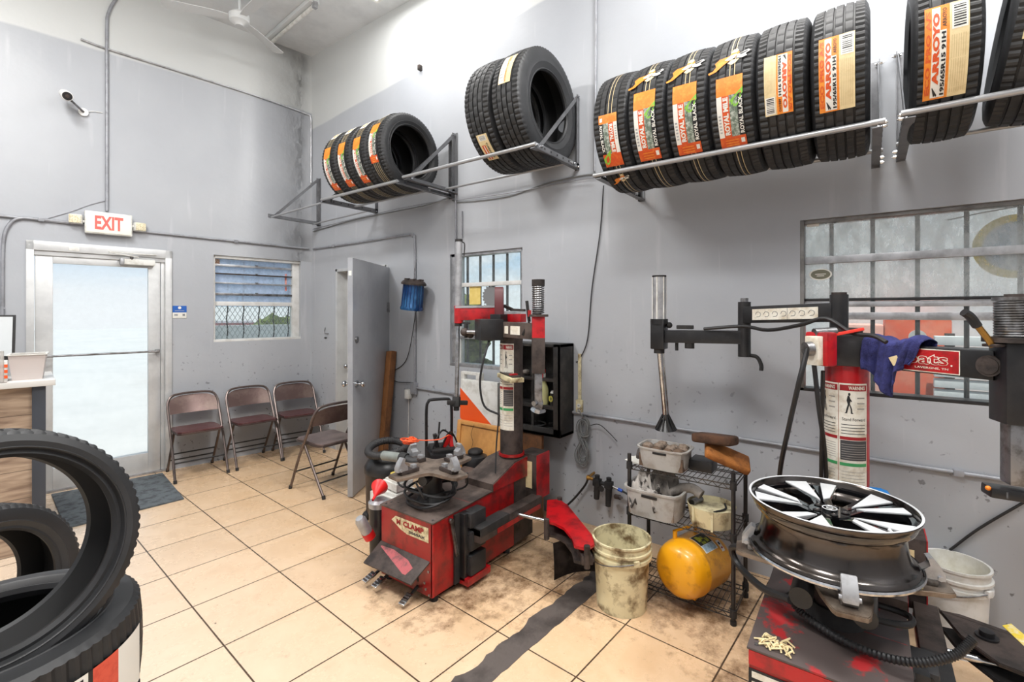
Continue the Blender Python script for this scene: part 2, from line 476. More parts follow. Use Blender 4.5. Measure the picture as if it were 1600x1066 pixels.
def floor_material():
    m = bpy.data.materials.new('beige_floor_tiles'); m.use_nodes = True
    n = m.node_tree; b = n.nodes['Principled BSDF']; L = n.links
    g = n.nodes.new('ShaderNodeTexCoord')
    def dot(vec, off):
        d = n.nodes.new('ShaderNodeVectorMath'); d.operation = 'DOT_PRODUCT'; d.inputs[1].default_value = vec; L.new(g.outputs['Object'], d.inputs[0])
        a = n.nodes.new('ShaderNodeMath'); a.operation = 'SUBTRACT'; a.inputs[1].default_value = off; L.new(d.outputs['Value'], a.inputs[0])
        q = n.nodes.new('ShaderNodeMath'); q.operation = 'DIVIDE'; q.inputs[1].default_value = .4553; L.new(a.outputs[0], q.inputs[0])
        return q
    u = dot((.99785, -.06565, 0), .835); v = dot((.06565, .99785, 0), 4.314)
    def edge(q):
        f = n.nodes.new('ShaderNodeMath'); f.operation = 'FRACT'; L.new(q.outputs[0], f.inputs[0])
        a = n.nodes.new('ShaderNodeMath'); a.operation = 'SUBTRACT'; a.inputs[1].default_value = .5; L.new(f.outputs[0], a.inputs[0])
        c = n.nodes.new('ShaderNodeMath'); c.operation = 'ABSOLUTE'; L.new(a.outputs[0], c.inputs[0])
        return c
    eu, ev = edge(u), edge(v)
    mxn = n.nodes.new('ShaderNodeMath'); mxn.operation = 'MAXIMUM'; L.new(eu.outputs[0], mxn.inputs[0]); L.new(ev.outputs[0], mxn.inputs[1])
    gr = n.nodes.new('ShaderNodeMapRange'); gr.inputs['From Min'].default_value = .4905; gr.inputs['From Max'].default_value = .4935; L.new(mxn.outputs[0], gr.inputs['Value'])
    fu = n.nodes.new('ShaderNodeMath'); fu.operation = 'FLOOR'; L.new(u.outputs[0], fu.inputs[0])
    fv = n.nodes.new('ShaderNodeMath'); fv.operation = 'FLOOR'; L.new(v.outputs[0], fv.inputs[0])
    cx = n.nodes.new('ShaderNodeCombineXYZ'); L.new(fu.outputs[0], cx.inputs[0]); L.new(fv.outputs[0], cx.inputs[1])
    wn = n.nodes.new('ShaderNodeTexWhiteNoise'); wn.noise_dimensions = '2D'; L.new(cx.outputs[0], wn.inputs['Vector'])
    ns = n.nodes.new('ShaderNodeTexNoise'); ns.inputs['Scale'].default_value = 4; ns.inputs['Detail'].default_value = 8; ns.inputs['Roughness'].default_value = .7
    L.new(g.outputs['Object'], ns.inputs['Vector'])
    r1 = n.nodes.new('ShaderNodeMapRange'); r1.inputs['From Min'].default_value = .3; r1.inputs['From Max'].default_value = .7; L.new(ns.outputs['Fac'], r1.inputs['Value'])
    a = n.nodes.new('ShaderNodeMix'); a.data_type = 'RGBA'; a.inputs['A'].default_value = lin((220, 190, 156)); a.inputs['B'].default_value = lin((204, 170, 132)); L.new(r1.outputs[0], a.inputs['Factor'])
    a2 = n.nodes.new('ShaderNodeMix'); a2.data_type = 'RGBA'; a2.blend_type = 'MULTIPLY'; L.new(a.outputs['Result'], a2.inputs['A'])
    r2 = n.nodes.new('ShaderNodeMapRange'); r2.inputs['To Min'].default_value = .93; r2.inputs['To Max'].default_value = 1.04; L.new(wn.outputs['Value'], r2.inputs['Value'])
    cb = n.nodes.new('ShaderNodeCombineColor'); [L.new(r2.outputs[0], cb.inputs[i]) for i in range(3)]
    L.new(cb.outputs[0], a2.inputs['B']); a2.inputs['Factor'].default_value = 1
    # paler, greyer tile towards the entrance side
    sp = n.nodes.new('ShaderNodeSeparateXYZ'); L.new(g.outputs['Object'], sp.inputs[0])
    rx = n.nodes.new('ShaderNodeMapRange'); rx.inputs['From Min'].default_value = 1.9; rx.inputs['From Max'].default_value = .6; rx.inputs['To Max'].default_value = .6; L.new(sp.outputs['X'], rx.inputs['Value'])
    ap = n.nodes.new('ShaderNodeMix'); ap.data_type = 'RGBA'; ap.inputs['B'].default_value = lin((208, 196, 182)); L.new(a2.outputs['Result'], ap.inputs['A']); L.new(rx.outputs[0], ap.inputs['Factor'])
    # oily dirt spots round the machines
    prev = None
    for (c, rad) in (((2.15, 1.95, 0), .75), ((2.5, 1.35, 0), .6), ((2.75, .75, 0), .6), ((2.3, .1, 0), .8)):
        d = n.nodes.new('ShaderNodeVectorMath'); d.operation = 'DISTANCE'; d.inputs[1].default_value = c; L.new(g.outputs['Object'], d.inputs[0])
        r = n.nodes.new('ShaderNodeMapRange'); r.inputs['From Min'].default_value = rad; r.inputs['From Max'].default_value = rad * .35; L.new(d.outputs['Value'], r.inputs['Value'])
        if prev is None: prev = r
        else:
            q = n.nodes.new('ShaderNodeMath'); q.operation = 'MAXIMUM'; L.new(prev.outputs[0], q.inputs[0]); L.new(r.outputs[0], q.inputs[1]); prev = q
    n3 = n.nodes.new('ShaderNodeTexNoise'); n3.inputs['Scale'].default_value = 9; n3.inputs['Detail'].default_value = 9; n3.inputs['Roughness'].default_value = .75; L.new(g.outputs['Object'], n3.inputs['Vector'])
    ad = n.nodes.new('ShaderNodeMath'); ad.operation = 'MULTIPLY_ADD'; ad.inputs[1].default_value = .22; L.new(prev.outputs[0], ad.inputs[0]); L.new(n3.outputs['Fac'], ad.inputs[2])
    r3 = n.nodes.new('ShaderNodeMapRange'); r3.inputs['From Min'].default_value = .60; r3.inputs['From Max'].default_value = .82; r3.inputs['To Max'].default_value = .85; L.new(ad.outputs[0], r3.inputs['Value'])
    a3 = n.nodes.new('ShaderNodeMix'); a3.data_type = 'RGBA'; a3.inputs['B'].default_value = lin((92, 62, 36)); L.new(ap.outputs['Result'], a3.inputs['A']); L.new(r3.outputs[0], a3.inputs['Factor'])
    n4 = n.nodes.new('ShaderNodeTexNoise'); n4.inputs['Scale'].default_value = 38; n4.inputs['Detail'].default_value = 2; L.new(g.outputs['Object'], n4.inputs['Vector'])
    r4 = n.nodes.new('ShaderNodeMapRange'); r4.inputs['From Min'].default_value = .745; r4.inputs['From Max'].default_value = .77; r4.inputs['To Max'].default_value = .8; L.new(n4.outputs['Fac'], r4.inputs['Value'])
    a4 = n.nodes.new('ShaderNodeMix'); a4.data_type = 'RGBA'; a4.inputs['B'].default_value = lin((60, 46, 36)); L.new(a3.outputs['Result'], a4.inputs['A']); L.new(r4.outputs[0], a4.inputs['Factor'])
    a5 = n.nodes.new('ShaderNodeMix'); a5.data_type = 'RGBA'; a5.inputs['B'].default_value = lin((74, 58, 44)); L.new(a4.outputs['Result'], a5.inputs['A']); L.new(gr.outputs[0], a5.inputs['Factor'])
    L.new(a5.outputs['Result'], b.inputs['Base Color'])
    rr = n.nodes.new('ShaderNodeMapRange'); rr.inputs['To Min'].default_value = .16; rr.inputs['To Max'].default_value = .38; L.new(ns.outputs['Fac'], rr.inputs['Value'])
    L.new(rr.outputs[0], b.inputs['Roughness'])
    bp = n.nodes.new('ShaderNodeBump'); bp.inputs['Strength'].default_value = .5; bp.inputs['Distance'].default_value = .003; bp.invert = True
    L.new(gr.outputs[0], bp.inputs['Height']); L.new(bp.outputs[0], b.inputs['Normal'])
    return m
m_floor = floor_material()

mb = MB(); mb.bb(-2.8, 3.6, -2.8, 6.3, -.1, 0, m_floor); struct('floor', mb)
mb = MB(); mb.bb(-2.8, 3.6, -2.8, 6.4, CEIL, CEIL + .12, m_ceil)
struct('ceiling', mb)

def wall_cells(fn, s0, s1, z0, z1, holes, th, m):
    """fn(s, z, off) -> point; off 0 = room face, negative = outwards"""
    mb = MB()
    ss = sorted({s0, s1} | {h[0] for h in holes} | {h[1] for h in holes})
    zs = sorted({z0, z1} | {h[2] for h in holes} | {h[3] for h in holes})
    for i in range(len(ss) - 1):
        for j in range(len(zs) - 1):
            cs, cz = (ss[i] + ss[i + 1]) / 2, (zs[j] + zs[j + 1]) / 2
            if any(h[0] < cs < h[1] and h[2] < cz < h[3] for h in holes): continue
            a, b, c, d = ss[i], ss[i + 1], zs[j], zs[j + 1]
            mb.hexa([fn(a, c, 0), fn(b, c, 0), fn(b, c, -th), fn(a, c, -th), fn(a, d, 0), fn(b, d, 0), fn(b, d, -th), fn(a, d, -th)], m)
    bmesh.ops.remove_doubles(mb.bm, verts=mb.bm.verts, dist=1e-4)
    # drop the doubled inner faces
    seen = {}
    for f in list(mb.bm.faces):
        k = tuple(round(v, 4) for v in f.calc_center_median())
        seen.setdefault(k, []).append(f)
    bmesh.ops.delete(mb.bm, geom=[f for v in seen.values() if len(v) > 1 for f in v], context='FACES')
    return mb
D1 = (-1.011, -.052, 0, 2.15)           # entrance door hole in the back wall
W1 = (.345, 1.25, 1.255, 2.175)         # small window in the back wall
D2 = (3.967, 4.87, 0, 2.06)             # side door hole in the right wall
W2 = (2.27, 3.085, 1.08, 2.10)
W3 = (-1.25, .316, 1.122, 2.095)
struct('wall_back', wall_cells(lambda s, z, o: bw(s, z, o), -4.75, 1.58, 0, CEIL, [D1, W1], .2, m_wallB))
struct('wall_right', wall_cells(lambda s, z, o: Vector((XR - o, s, z)), -2.8, 5.385, 0, CEIL, [D2, W2, W3], .2, m_wallR))
mb = MB(); mb.bb(-2.8, -2.6, -2.8, 6.2, 0, CEIL, m_wallO); struct('wall_left', mb)
mb = MB(); mb.bb(-2.6, XR, -2.8, -2.6, 0, CEIL, m_wallO); struct('wall_front', mb)

# bare concrete strip where a row of tile was cut away
m_conc = mat('dark_concrete', (88, 80, 76), .55, dirt=(52, 46, 43), dscale=5, damt=.8, bump=.3, bscale=20)
mb = MB()
def tf(u, v, z=0):
    x = .835 + .4553 * u; y = 4.314 + .4553 * v
    return Vector((x * .99785 + y * .06565, x * -.06565 + y * .99785, z))
n = 60; U0, U1 = -.5, 4.3
top = [tf(U0 + (U1 - U0) * i / n, -6.155 + random.uniform(-.022, .022) + .03 * math.sin(i * .55) * math.sin(i * .21), 0) for i in range(n + 1)]
bot = [tf(U0 + (U1 - U0) * i / n, -6.435 + random.uniform(-.008, .008), 0) for i in range(n + 1)]
for i in range(n):
    z = Vector((0, 0, .002))
    mb.quad(bot[i] + z, bot[i + 1] + z, top[i + 1] + z, top[i] + z, m_conc)
    mb.quad(bot[i], bot[i + 1], bot[i + 1] + z, bot[i] + z, m_conc); mb.quad(top[i + 1], top[i], top[i] + z, top[i + 1] + z, m_conc)
bmesh.ops.remove_doubles(mb.bm, verts=mb.bm.verts, dist=1e-5)
struct('trim_1', mb)

# ---- glass
def glassmat(name, tint=(.93, .97, .97), dirt=0., scale=10, col=(190, 192, 190), streak=(1, 1, 1)):
    m = bpy.data.materials.new(name); m.use_nodes = True
    n = m.node_tree; L = n.links; n.nodes.clear()
    o = n.nodes.new('ShaderNodeOutputMaterial')
    tr = n.nodes.new('ShaderNodeBsdfTransparent'); tr.inputs[0].default_value = (*tint, 1)
    gl = n.nodes.new('ShaderNodeBsdfGlossy'); gl.inputs['Roughness'].default_value = .05
    fr = n.nodes.new('ShaderNodeFresnel'); fr.inputs[0].default_value = 1.3
    mx = n.nodes.new('ShaderNodeMixShader'); L.new(fr.outputs[0], mx.inputs[0]); L.new(tr.outputs[0], mx.inputs[1]); L.new(gl.outputs[0], mx.inputs[2])
    if dirt:
        t = n.nodes.new('ShaderNodeTexCoord'); mpp = n.nodes.new('ShaderNodeMapping'); mpp.inputs['Scale'].default_value = streak
        L.new(t.outputs['Object'], mpp.inputs[0])
        z = n.nodes.new('ShaderNodeTexNoise'); z.inputs['Scale'].default_value = scale; z.inputs['Detail'].default_value = 9; z.inputs['Roughness'].default_value = .75; L.new(mpp.outputs[0], z.inputs['Vector'])
        r = n.nodes.new('ShaderNodeMapRange'); r.inputs['From Min'].default_value = .3; r.inputs['From Max'].default_value = .75; r.inputs['To Min'].default_value = dirt * .4; r.inputs['To Max'].default_value = dirt * 1.5
        L.new(z.outputs['Fac'], r.inputs['Value'])
        df = n.nodes.new('ShaderNodeBsdfTranslucent'); df.inputs[0].default_value = lin(col)
        d2 = n.nodes.new('ShaderNodeBsdfDiffuse'); d2.inputs[0].default_value = lin(col)
        ms = n.nodes.new('ShaderNodeMixShader'); ms.inputs[0].default_value = .5; L.new(df.outputs[0], ms.inputs[1]); L.new(d2.outputs[0], ms.inputs[2])
        m3 = n.nodes.new('ShaderNodeMixShader'); L.new(r.outputs[0], m3.inputs[0]); L.new(mx.outputs[0], m3.inputs[1]); L.new(ms.outputs[0], m3.inputs[2])
        mx = m3
    L.new(mx.outputs[0], o.inputs[0])
    return m
g_clear = glassmat('clear_glass', dirt=.12, scale=14)
g_dirty = glassmat('dirty_glass', dirt=.42, scale=16, col=(205, 206, 204), streak=(1, 1, .5))
g_door = glassmat('door_glass', tint=(.97, .98, .98), dirt=.06, col=(235, 238, 240))
g_hazy = glassmat('hazy_glass', dirt=.62, scale=5, col=(214, 226, 244))
m_frost = mat('white_door_frame', (206, 207, 207), .35, .3, dirt=(180, 181, 182), dscale=3, damt=.6)

# ---- door_1: glazed entrance door in the back wall
r = root('door_1', None, None, tuple(bw(-.53, 0)), BANG, kind='structure')
mb = MB()
def lb(mb, s0, s1, z0, z1, o0, o1, m, bev=.003):     # box in the back wall frame, local to door_1 (s from -.53)
    mb.box((((s0 + s1) / 2 + .53), -(o0 + o1) / 2, (z0 + z1) / 2), (s1 - s0, abs(o1 - o0), z1 - z0), m, bev=bev)
lb(mb, -1.04, -.99, 0, 2.18, -.12, .02, m_frost); lb(mb, -.075, -.02, 0, 2.18, -.12, .02, m_frost); lb(mb, -1.04, -.02, 2.10, 2.18, -.12, .02, m_frost)
lb(mb, -.99, -.075, 2.06, 2.10, -.1, 0, m_frost)
lb(mb, -.99, -.075, 0, .02, -.12, .0, m_alum)
lb(mb, -.105, -.075, 0, 2.1, -.1, -.02, m_frost)
part('door_frame', mb, r)
mb = MB()
lb(mb, -.985, -.874, .02, 2.06, -.06, -.015, m_frost); lb(mb, -.206, -.11, .02, 2.06, -.06, -.015, m_frost)
lb(mb, -.874, -.206, 1.998, 2.06, -.06, -.015, m_frost); lb(mb, -.874, -.206, .02, .206, -.06, -.015, m_frost)
dl = part('door_leaf', mb, r)
mb = MB(); lb(mb, -.874, -.206, .206, 1.998, -.045, -.035, g_door, 0); part('glass_pane', mb, r)
mb = MB()
mb.cyl((-.45, -.05, 1.19), (.40, -.05, 1.19), .009, m_steel); mb.box((-.43, -.02, 1.19), (.03, .07, .03), m_steel); mb.box((.39, -.02, 1.19), (.03, .07, .03), m_steel)
part('push_bar', mb, r, label='grey push bar across the glass')
mb = MB()
mb.box((.25, -.02, 2.045), (.24, .07, .055), m_white, bev=.008); mb.box((.12, -.025, 2.045), (.03, .075, .06), m_galv, bev=.008)
mb.bar((.24, -.05, 2.09), (.02, -.10, 2.115), .018, .008, m_white); mb.bar((.02, -.10, 2.12), (.38, -.02, 2.125), .018, .008, m_white)
mb.cyl((.19, -.04, 2.06), (.19, -.05, 2.1), .014, m_steel)
part('door_closer', mb, r, label='white hydraulic closer')
mb = MB(); mb.box((-.21, -.0, 2.13), (.07, .045, .035), m_white, bev=.004); part('latch_strike', mb, r)

# ---- window_1: small window in the back wall with louvre bars
r = root('window_1', None, None, tuple(bw(.8, 0)), BANG, kind='structure')
def wb(mb, s0, s1, z0, z1, o0, o1, m, bev=.002):
    mb.box(((s0 + s1) / 2 - .8, -(o0 + o1) / 2, (z0 + z1) / 2), (s1 - s0, abs(o1 - o0), z1 - z0), m, bev=bev)
mb = MB()
m_wframe = mat('white_window_frame', (214, 214, 212), .4, dirt=(180, 178, 172), dscale=8, damt=.5)
wb(mb, .345, .365, 1.255, 2.175, -.13, -.02, m_wframe); wb(mb, 1.17, 1.25, 1.255, 2.175, -.13, -.05, m_wframe)
wb(mb, .345, 1.25, 2.145, 2.175, -.13, -.02, m_wframe); wb(mb, .345, 1.25, 1.255, 1.28, -.13, -.0, m_wframe)
wb(mb, .365, 1.17, 1.64, 1.685, -.12, -.05, m_wframe)
part('window_frame', mb, r)
mb = MB(); wb(mb, .365, 1.17, 1.28, 1.64, -.1, -.094, g_clear, 0); part('window_pane', mb, r)
mb = MB(); wb(mb, .365, 1.17, 1.685, 2.145, -.1, -.094, g_hazy, 0); part('window_pane', mb, r, label='hazy upper pane')
for z, t, mm in ((2.075, .024, m_alum), (1.985, .014, m_grime), (1.885, .018, m_alum), (1.765, .026, m_steel)):
    mb = MB(); wb(mb, .362, 1.18, z - t / 2, z + t / 2, -.085, -.055, mm, .001); mb.box((-.02, .05, z + t / 2 + .004), (.025, .02, .01), m_steel); part('louvre_bar', mb, r)
mb = MB(); wb(mb, .375, .425, 2.09, 2.14, -.09, -.088, mat('brown_sticker', (140, 96, 70), .6, dirt=(220, 200, 180), dscale=60, damt=.9), 0); part('sticker', mb, r, label='small worn brown sticker')
mb = MB(); wb(mb, 1.1, 1.12, 1.82, 2.02, -.09, -.088, mat('red_tape', (206, 110, 96), .6, dirt=(230, 200, 190), dscale=30, damt=.8), 0); part('tape_strip', mb, r, label='faded red vertical strip')

# security mesh with bars outside window_1
r = root('security_grille', 'dark diamond mesh grille outside the small louvred window', 'grille', tuple(bw(.8, 1.25, -.245)), BANG)
mb = MB(); m_dm = mat('mesh_steel', (150, 152, 150), .5, .4)
W_, Hh = .95, .95
st = .052
k = -W_ - Hh
while k < W_ + Hh:
    for sg in (1, -1):
        pts = []
        # line x = sg*z*.6 + k
        a = (k, 0); b_ = (k + sg * Hh * .6, Hh)
        x0, z0, x1, z1 = a[0], 0, b_[0], Hh
        def clipx(x0, z0, x1, z1):
            lo, hi = -W_ / 2, W_ / 2
            t0, t1 = 0, 1; dx = x1 - x0
            ts = sorted([(lo - x0) / dx, (hi - x0) / dx]); t0 = max(t0, ts[0]); t1 = min(t1, ts[1])
            if t0 >= t1: return None
            return (x0 + dx * t0, z0 + (z1 - z0) * t0, x0 + dx * t1, z0 + (z1 - z0) * t1)
        q = clipx(x0, z0, x1, z1)
        if q: mb.bar((q[0], 0, q[1]), (q[2], 0, q[3]), .004, .004, m_dm, up=(0, 1, 0))
    k += st
part('diamond_mesh', mb, r)
for i in range(6):
    mb = MB(); x = -.42 + i * .165
    pts = [(x, .03, z * .95 / 8) for z in range(9)]
    mb.tube([(p[0] + .006 * ((j % 2) * 2 - 1), p[1], p[2]) for j, p in enumerate(pts)], .007, m_blackm, seg=6)
    part('bar', mb, r)

# ---- door_2: grey steel door standing open into the room
hx, hy = 3.165, 3.985; ex, ey = 2.407, 3.523
ang = math.atan2(ey - hy, ex - hx); Ld = math.hypot(ex - hx, ey - hy)
m_doorg = mat('grey_door_paint', (156, 158, 163), .3, .1, dirt=(138, 140, 146), dscale=3, damt=.6, coat=.2)
r = root('door_2', None, None, (hx, hy, 0), ang, kind='structure')
mb = MB(); mb.bb(.0, Ld, .0, .045, .012, 2.03, m_doorg, bev=.002); part('door_leaf', mb, r)
mb = MB()
for z in (1.62, 1.02):
    mb.bb(-.012, .075, .045, .05, z - .05, z + .05, m_steel); mb.cyl((-.005, .045, z - .055), (-.005, .045, z + .055), .008, m_steel)
mb.bb(-.012, .06, .045, .05, .25, .35, m_steel)
part('hinge', mb, r)
def knob(mb, x, z):
    for sg, y0 in ((1, .045), (-1, 0)):
        mb.cyl((x, y0, z), (x, y0 + sg * .012, z), .03, m_chrome); mb.cyl((x, y0 + sg * .01, z), (x, y0 + sg * .045, z), .012, m_chrome)
        mb.sphere((x, y0 + sg * .06, z), .027, m_chrome, sc=(1, .8, 1))
mb = MB(); knob(mb, Ld - .07, .955); part('door_knob', mb, r, label='round chrome knob')
mb = MB()
mb.cyl((Ld - .07, .04, 1.335), (Ld - .07, .06, 1.335), .027, m_steel); mb.cyl((Ld - .07, .005, 1.335), (Ld - .07, -.015, 1.335), .027, m_steel)
part('deadbolt', mb, r)
mb = MB(); mb.bb(Ld - .002, Ld + .001, .01, .035, 1.88, 1.92, m_paper); part('edge_label', mb, r, label='small white label on the door edge')
# frame of door_2 and the white gate behind it
r = root('door_3', None, None, (XR, 4.42, 0), 0, kind='structure')
mb = MB()
for (y0, y1, z0, z1) in ((-.453, -.425, 0, 2.06), (.42, .45, 0, 2.06), (-.45, .45, 2.03, 2.06)):
    mb.bb(-.015, .2, y0, y1, z0, z1, m_frost, bev=.002)
part('door_frame', mb, r)
mb = MB(); mb.bb(.12, .16, -.2, .42, .01, 2.03, m_wframe, bev=.002)
for y in (-.1, .05, .2, .33): mb.bb(.105, .12, y - .025, y + .025, .05, 1.98, m_wframe, bev=.003)
part('outer_leaf', mb, r, label='white inner leaf with vertical ribs')
mb = MB()
for z in (1.40, 1.05): mb.cyl((.12, .36, z), (.095, .36, z), .018, m_steel)
mb.cyl((.12, .36, .955), (.07, .36, .955), .012, m_chrome); mb.sphere((.06, .36, .955), .028, m_chrome)
part('door_lock', mb, r)

# ---- window_2: aluminium sash in the right wall
r = root('window_2', None, None, (XR, 2.68, 0), 0, kind='structure')
mb = MB()
def rb(mb, y0, y1, z0, z1, x0, x1, m, oy=2.68, bev=.002):
    mb.bb(x0, x1, y0 - oy, y1 - oy, z0, z1, m, bev)
rb(mb, 2.27, 2.295, 1.08, 2.10, .02, .1, m_alum); rb(mb, 3.04, 3.085, 1.08, 2.10, .02, .1, m_alum)
rb(mb, 2.27, 3.085, 2.075, 2.10, .02, .1, m_alum); rb(mb, 2.27, 3.085, 1.08, 1.11, .0, .1, m_alum)
rb(mb, 2.295, 3.04, 1.80, 1.835, .03, .08, m_wframe); rb(mb, 2.295, 3.04, 1.55, 1.58, .03, .08, m_alum); rb(mb, 2.295, 3.04, 1.33, 1.355, .03, .08, m_alum)
rb(mb, 2.99, 3.04, 1.11, 2.075, .04, .08, m_wframe)
part('window_frame', mb, r)
mb = MB(); rb(mb, 2.295, 3.0, 1.11, 2.075, .055, .06, g_clear, bev=0); part('window_pane', mb, r)
mb = MB(); c = rw(742, 461, -.05); rb(mb, c.y - .065, c.y + .065, c.z - .085, c.z + .075, .05, .053, mat('yellow_paper', (222, 196, 110), .6, dirt=(236, 214, 140), dscale=20, damt=.5), bev=0)
part('paper_notice', mb, r, label='yellow square of paper')
mb = MB(); c = rw(767, 463, -.05); m_grst = mat('grey_sticker', (120, 122, 124), .6)
poly = []
for i in range(36):
    a = 2 * PI * i / 36; rr = .10 if i % 2 else .082
    poly.append((rr * math.cos(a), rr * math.sin(a)))
mb.prism(poly, 0, .003, m_grst, Matrix.Translation((.048, c.y - 2.68, c.z)) @ Matrix.Rotation(PI / 2, 4, 'Y'))
part('toothed_sticker', mb, r, label='grey round sticker with a jagged edge')

# ---- window_3: wide dirty window in the right wall
r = root('window_3', None, None, (XR, -.4, 0), 0, kind='structure')
mb = MB(); q = -.4
m_dfr = mat('dull_grey_frame', (126, 124, 122), .4, .5, dirt=(80, 76, 72), dscale=8, damt=.6)
rb(mb, .296, .316, 1.122, 2.095, .0, .1, m_dfr, q); rb(mb, -1.25, -1.2, 1.122, 2.095, .02, .1, m_dfr, q)
rb(mb, -1.25, .316, 2.075, 2.095, .02, .1, m_dfr, q); rb(mb, -1.25, .316, 1.122, 1.14, .0, .1, m_black, q)
rb(mb, -1.2, .296, 1.845, 1.885, .03, .07, m_alum, q)
rb(mb, -1.2, .296, 1.632, 1.648, .02, .08, m_black, q); rb(mb, -1.2, .296, 1.60, 1.63, .03, .08, m_alum, q)
rb(mb, -1.2, .20, 1.53, 1.57, .035, .07, m_alum, q)
part('window_frame', mb, r)
mb = MB(); rb(mb, -1.2, .296, 1.885, 2.075, .05, .055, g_dirty, q, 0); part('window_pane', mb, r)
mb = MB(); rb(mb, -1.2, .296, 1.648, 1.845, .05, .055, g_dirty, q, 0); part('window_pane', mb, r)
mb = MB(); rb(mb, -1.2, .296, 1.14, 1.60, .05, .055, g_clear, q, 0); part('window_pane', mb, r)
c = rw(1282, 429, -.045)
mb = MB()
el = [(.033 * math.cos(2 * PI * i / 32), .055 * math.sin(2 * PI * i / 32)) for i in range(32)]
Mx = Matrix.Translation((.046, c.y + .4, c.z)) @ Matrix.Rotation(PI / 2, 4, 'Y') 
mb.prism(el, 0, .002, m_paper, Mx)
el2 = [(a * .82, b * .85) for a, b in el]
mb.prism(el2, -.001, .0, mat('olive_print', (110, 108, 90), .6), Mx)
[mb.bb(.0443, .0447, c.y + .4 - .03 + k * .004, c.y + .4 + .03 - k * .004, c.z + zz, c.z + zz + .004, m_paper) for k, zz in ((1, .0), (3, -.01))]
part('oval_sticker', mb, r, label='oval grey sticker with white border')
c = rw(1270, 349, -.045)
mb = MB(); mb.bb(.046, .048, c.y + .4 - .03, c.y + .4 + .03, c.z - .02, c.z + .01, m_paper); part('paper_scrap', mb, r, label='small white sticker')

def win_bars(y0, y1, z0, z1, step, label, x=.26, rad=.014):
    r = root('security_bars', label, 'security bars', (XR + x, (y0 + y1) / 2, z0))
    y = y0
    while y <= y1 + 1e-6:
        mb = MB(); mb.cyl((0, y - (y0 + y1) / 2, 0), (0, y - (y0 + y1) / 2, z1 - z0), rad, m_blackm, seg=8); part('bar', mb, r); y += step
    mb = MB()
    for z in (0.03, z1 - z0 - .03): mb.box((0, 0, z), (.02, y1 - y0 + .05, .03), m_blackm)
    part('cross_rail', mb, r)
win_bars(2.3, 3.1, 1.0, 2.2, .16, 'black vertical bars outside the narrow sash window', rad=.012)
win_bars(-1.2, .38, 1.0, 2.2, .197, 'black vertical bars outside the wide dirty window', rad=.011)

# ---- things outdoors seen through the glass
m_pave = mat('outdoor_concrete', (184, 184, 181), .9, dirt=(174, 174, 172), dscale=.5, damt=.6)
mb = MB()
mb.bb(-40, 3.6, 6.42, 60, -.15, -.06, m_pave); mb.bb(3.6, 60, -40, 60, -.15, -.06, m_pave)
o = struct('trim_2', mb)
m_bwall = mat('pale_blue_render', (168, 192, 222), .8, dirt=(190, 206, 228), dscale=1.2, damt=.8)
p = bw(1.7, 0, -3.0)
mb = MB(); mb.box((0, 0, 2.6), (2.6, .2, 1.75), m_bwall)
for x in (-1.2, 1.2): mb.box((x, 0, .85), (.12, .12, 1.75), m_grime)
solo('outdoor_canopy', mb, 'pale blue canopy fascia beyond the small louvred window', 'canopy', tuple(p + Vector((0, 0, -.06))), BANG)
m_leaf = mat('dark_green_leaves', (70, 84, 40), .8, dirt=(120, 128, 66), dscale=14, damt=.9)
def hedge(name, label, p, w_, h_, d_=.6):
    mb = MB()
    for i in range(46):
        mb.sphere((random.uniform(-w_ / 2, w_ / 2), random.uniform(-d_ / 2, d_ / 2), random.uniform(.2, h_)), random.uniform(.15, .26), m_leaf, seg=8, rings=5, noise=.25)
    return solo(name, mb, label, 'hedge', p)
hp = (ray(436)[0] * 11.4, ray(436)[1] * 11.4, -.06)
hedge('hedge', 'dark green clipped hedge rising behind the low white garden wall', hp, .75, 1.40, .5)
wpp = Vector((ray(405)[0] * 10.2, ray(405)[1] * 10.2, 0))
mb = MB(); mb.box((0, 0, .68), (3.2, .15, 1.36), m_pave)
solo('garden_wall', mb, 'low white garden wall beyond the small louvred window', 'wall', (wpp.x, wpp.y, -.06), BANG)
mb = MB()
m_car = mat('dark_red_car', (96, 44, 46), .3, coat=.5); m_cg = mat('car_window', (60, 66, 72), .1)
prof = [(-1.9, .25), (-1.9, .75), (-1.1, .88), (-.6, 1.35), (.9, 1.38), (1.4, .95), (1.95, .85), (1.95, .25)]
mb.prism(prof, -.8, .8, m_car, Matrix.Rotation(PI / 2, 4, 'X'), bev=.06)
rc = root('parked_car', 'dark red parked car beyond the diamond mesh', 'car', (ray(348)[0] * 13, ray(348)[1] * 13, -.06), math.atan2(ray(348)[1], ray(348)[0]))
part('body', mb, rc)
mb = MB(); prof2 = [(-1.0, .92), (-.58, 1.28), (.85, 1.3), (1.25, .95)]
mb.prism(prof2, -.81, .81, m_cg, Matrix.Rotation(PI / 2, 4, 'X')); part('side_window', mb, rc)
for x in (-1.2, 1.2):
    for y in (-.8, .8):
        mb = MB(); mb.cyl((x, y - .1, .3), (x, y + .1, .3), .3, m_rub); part('wheel', mb, rc)
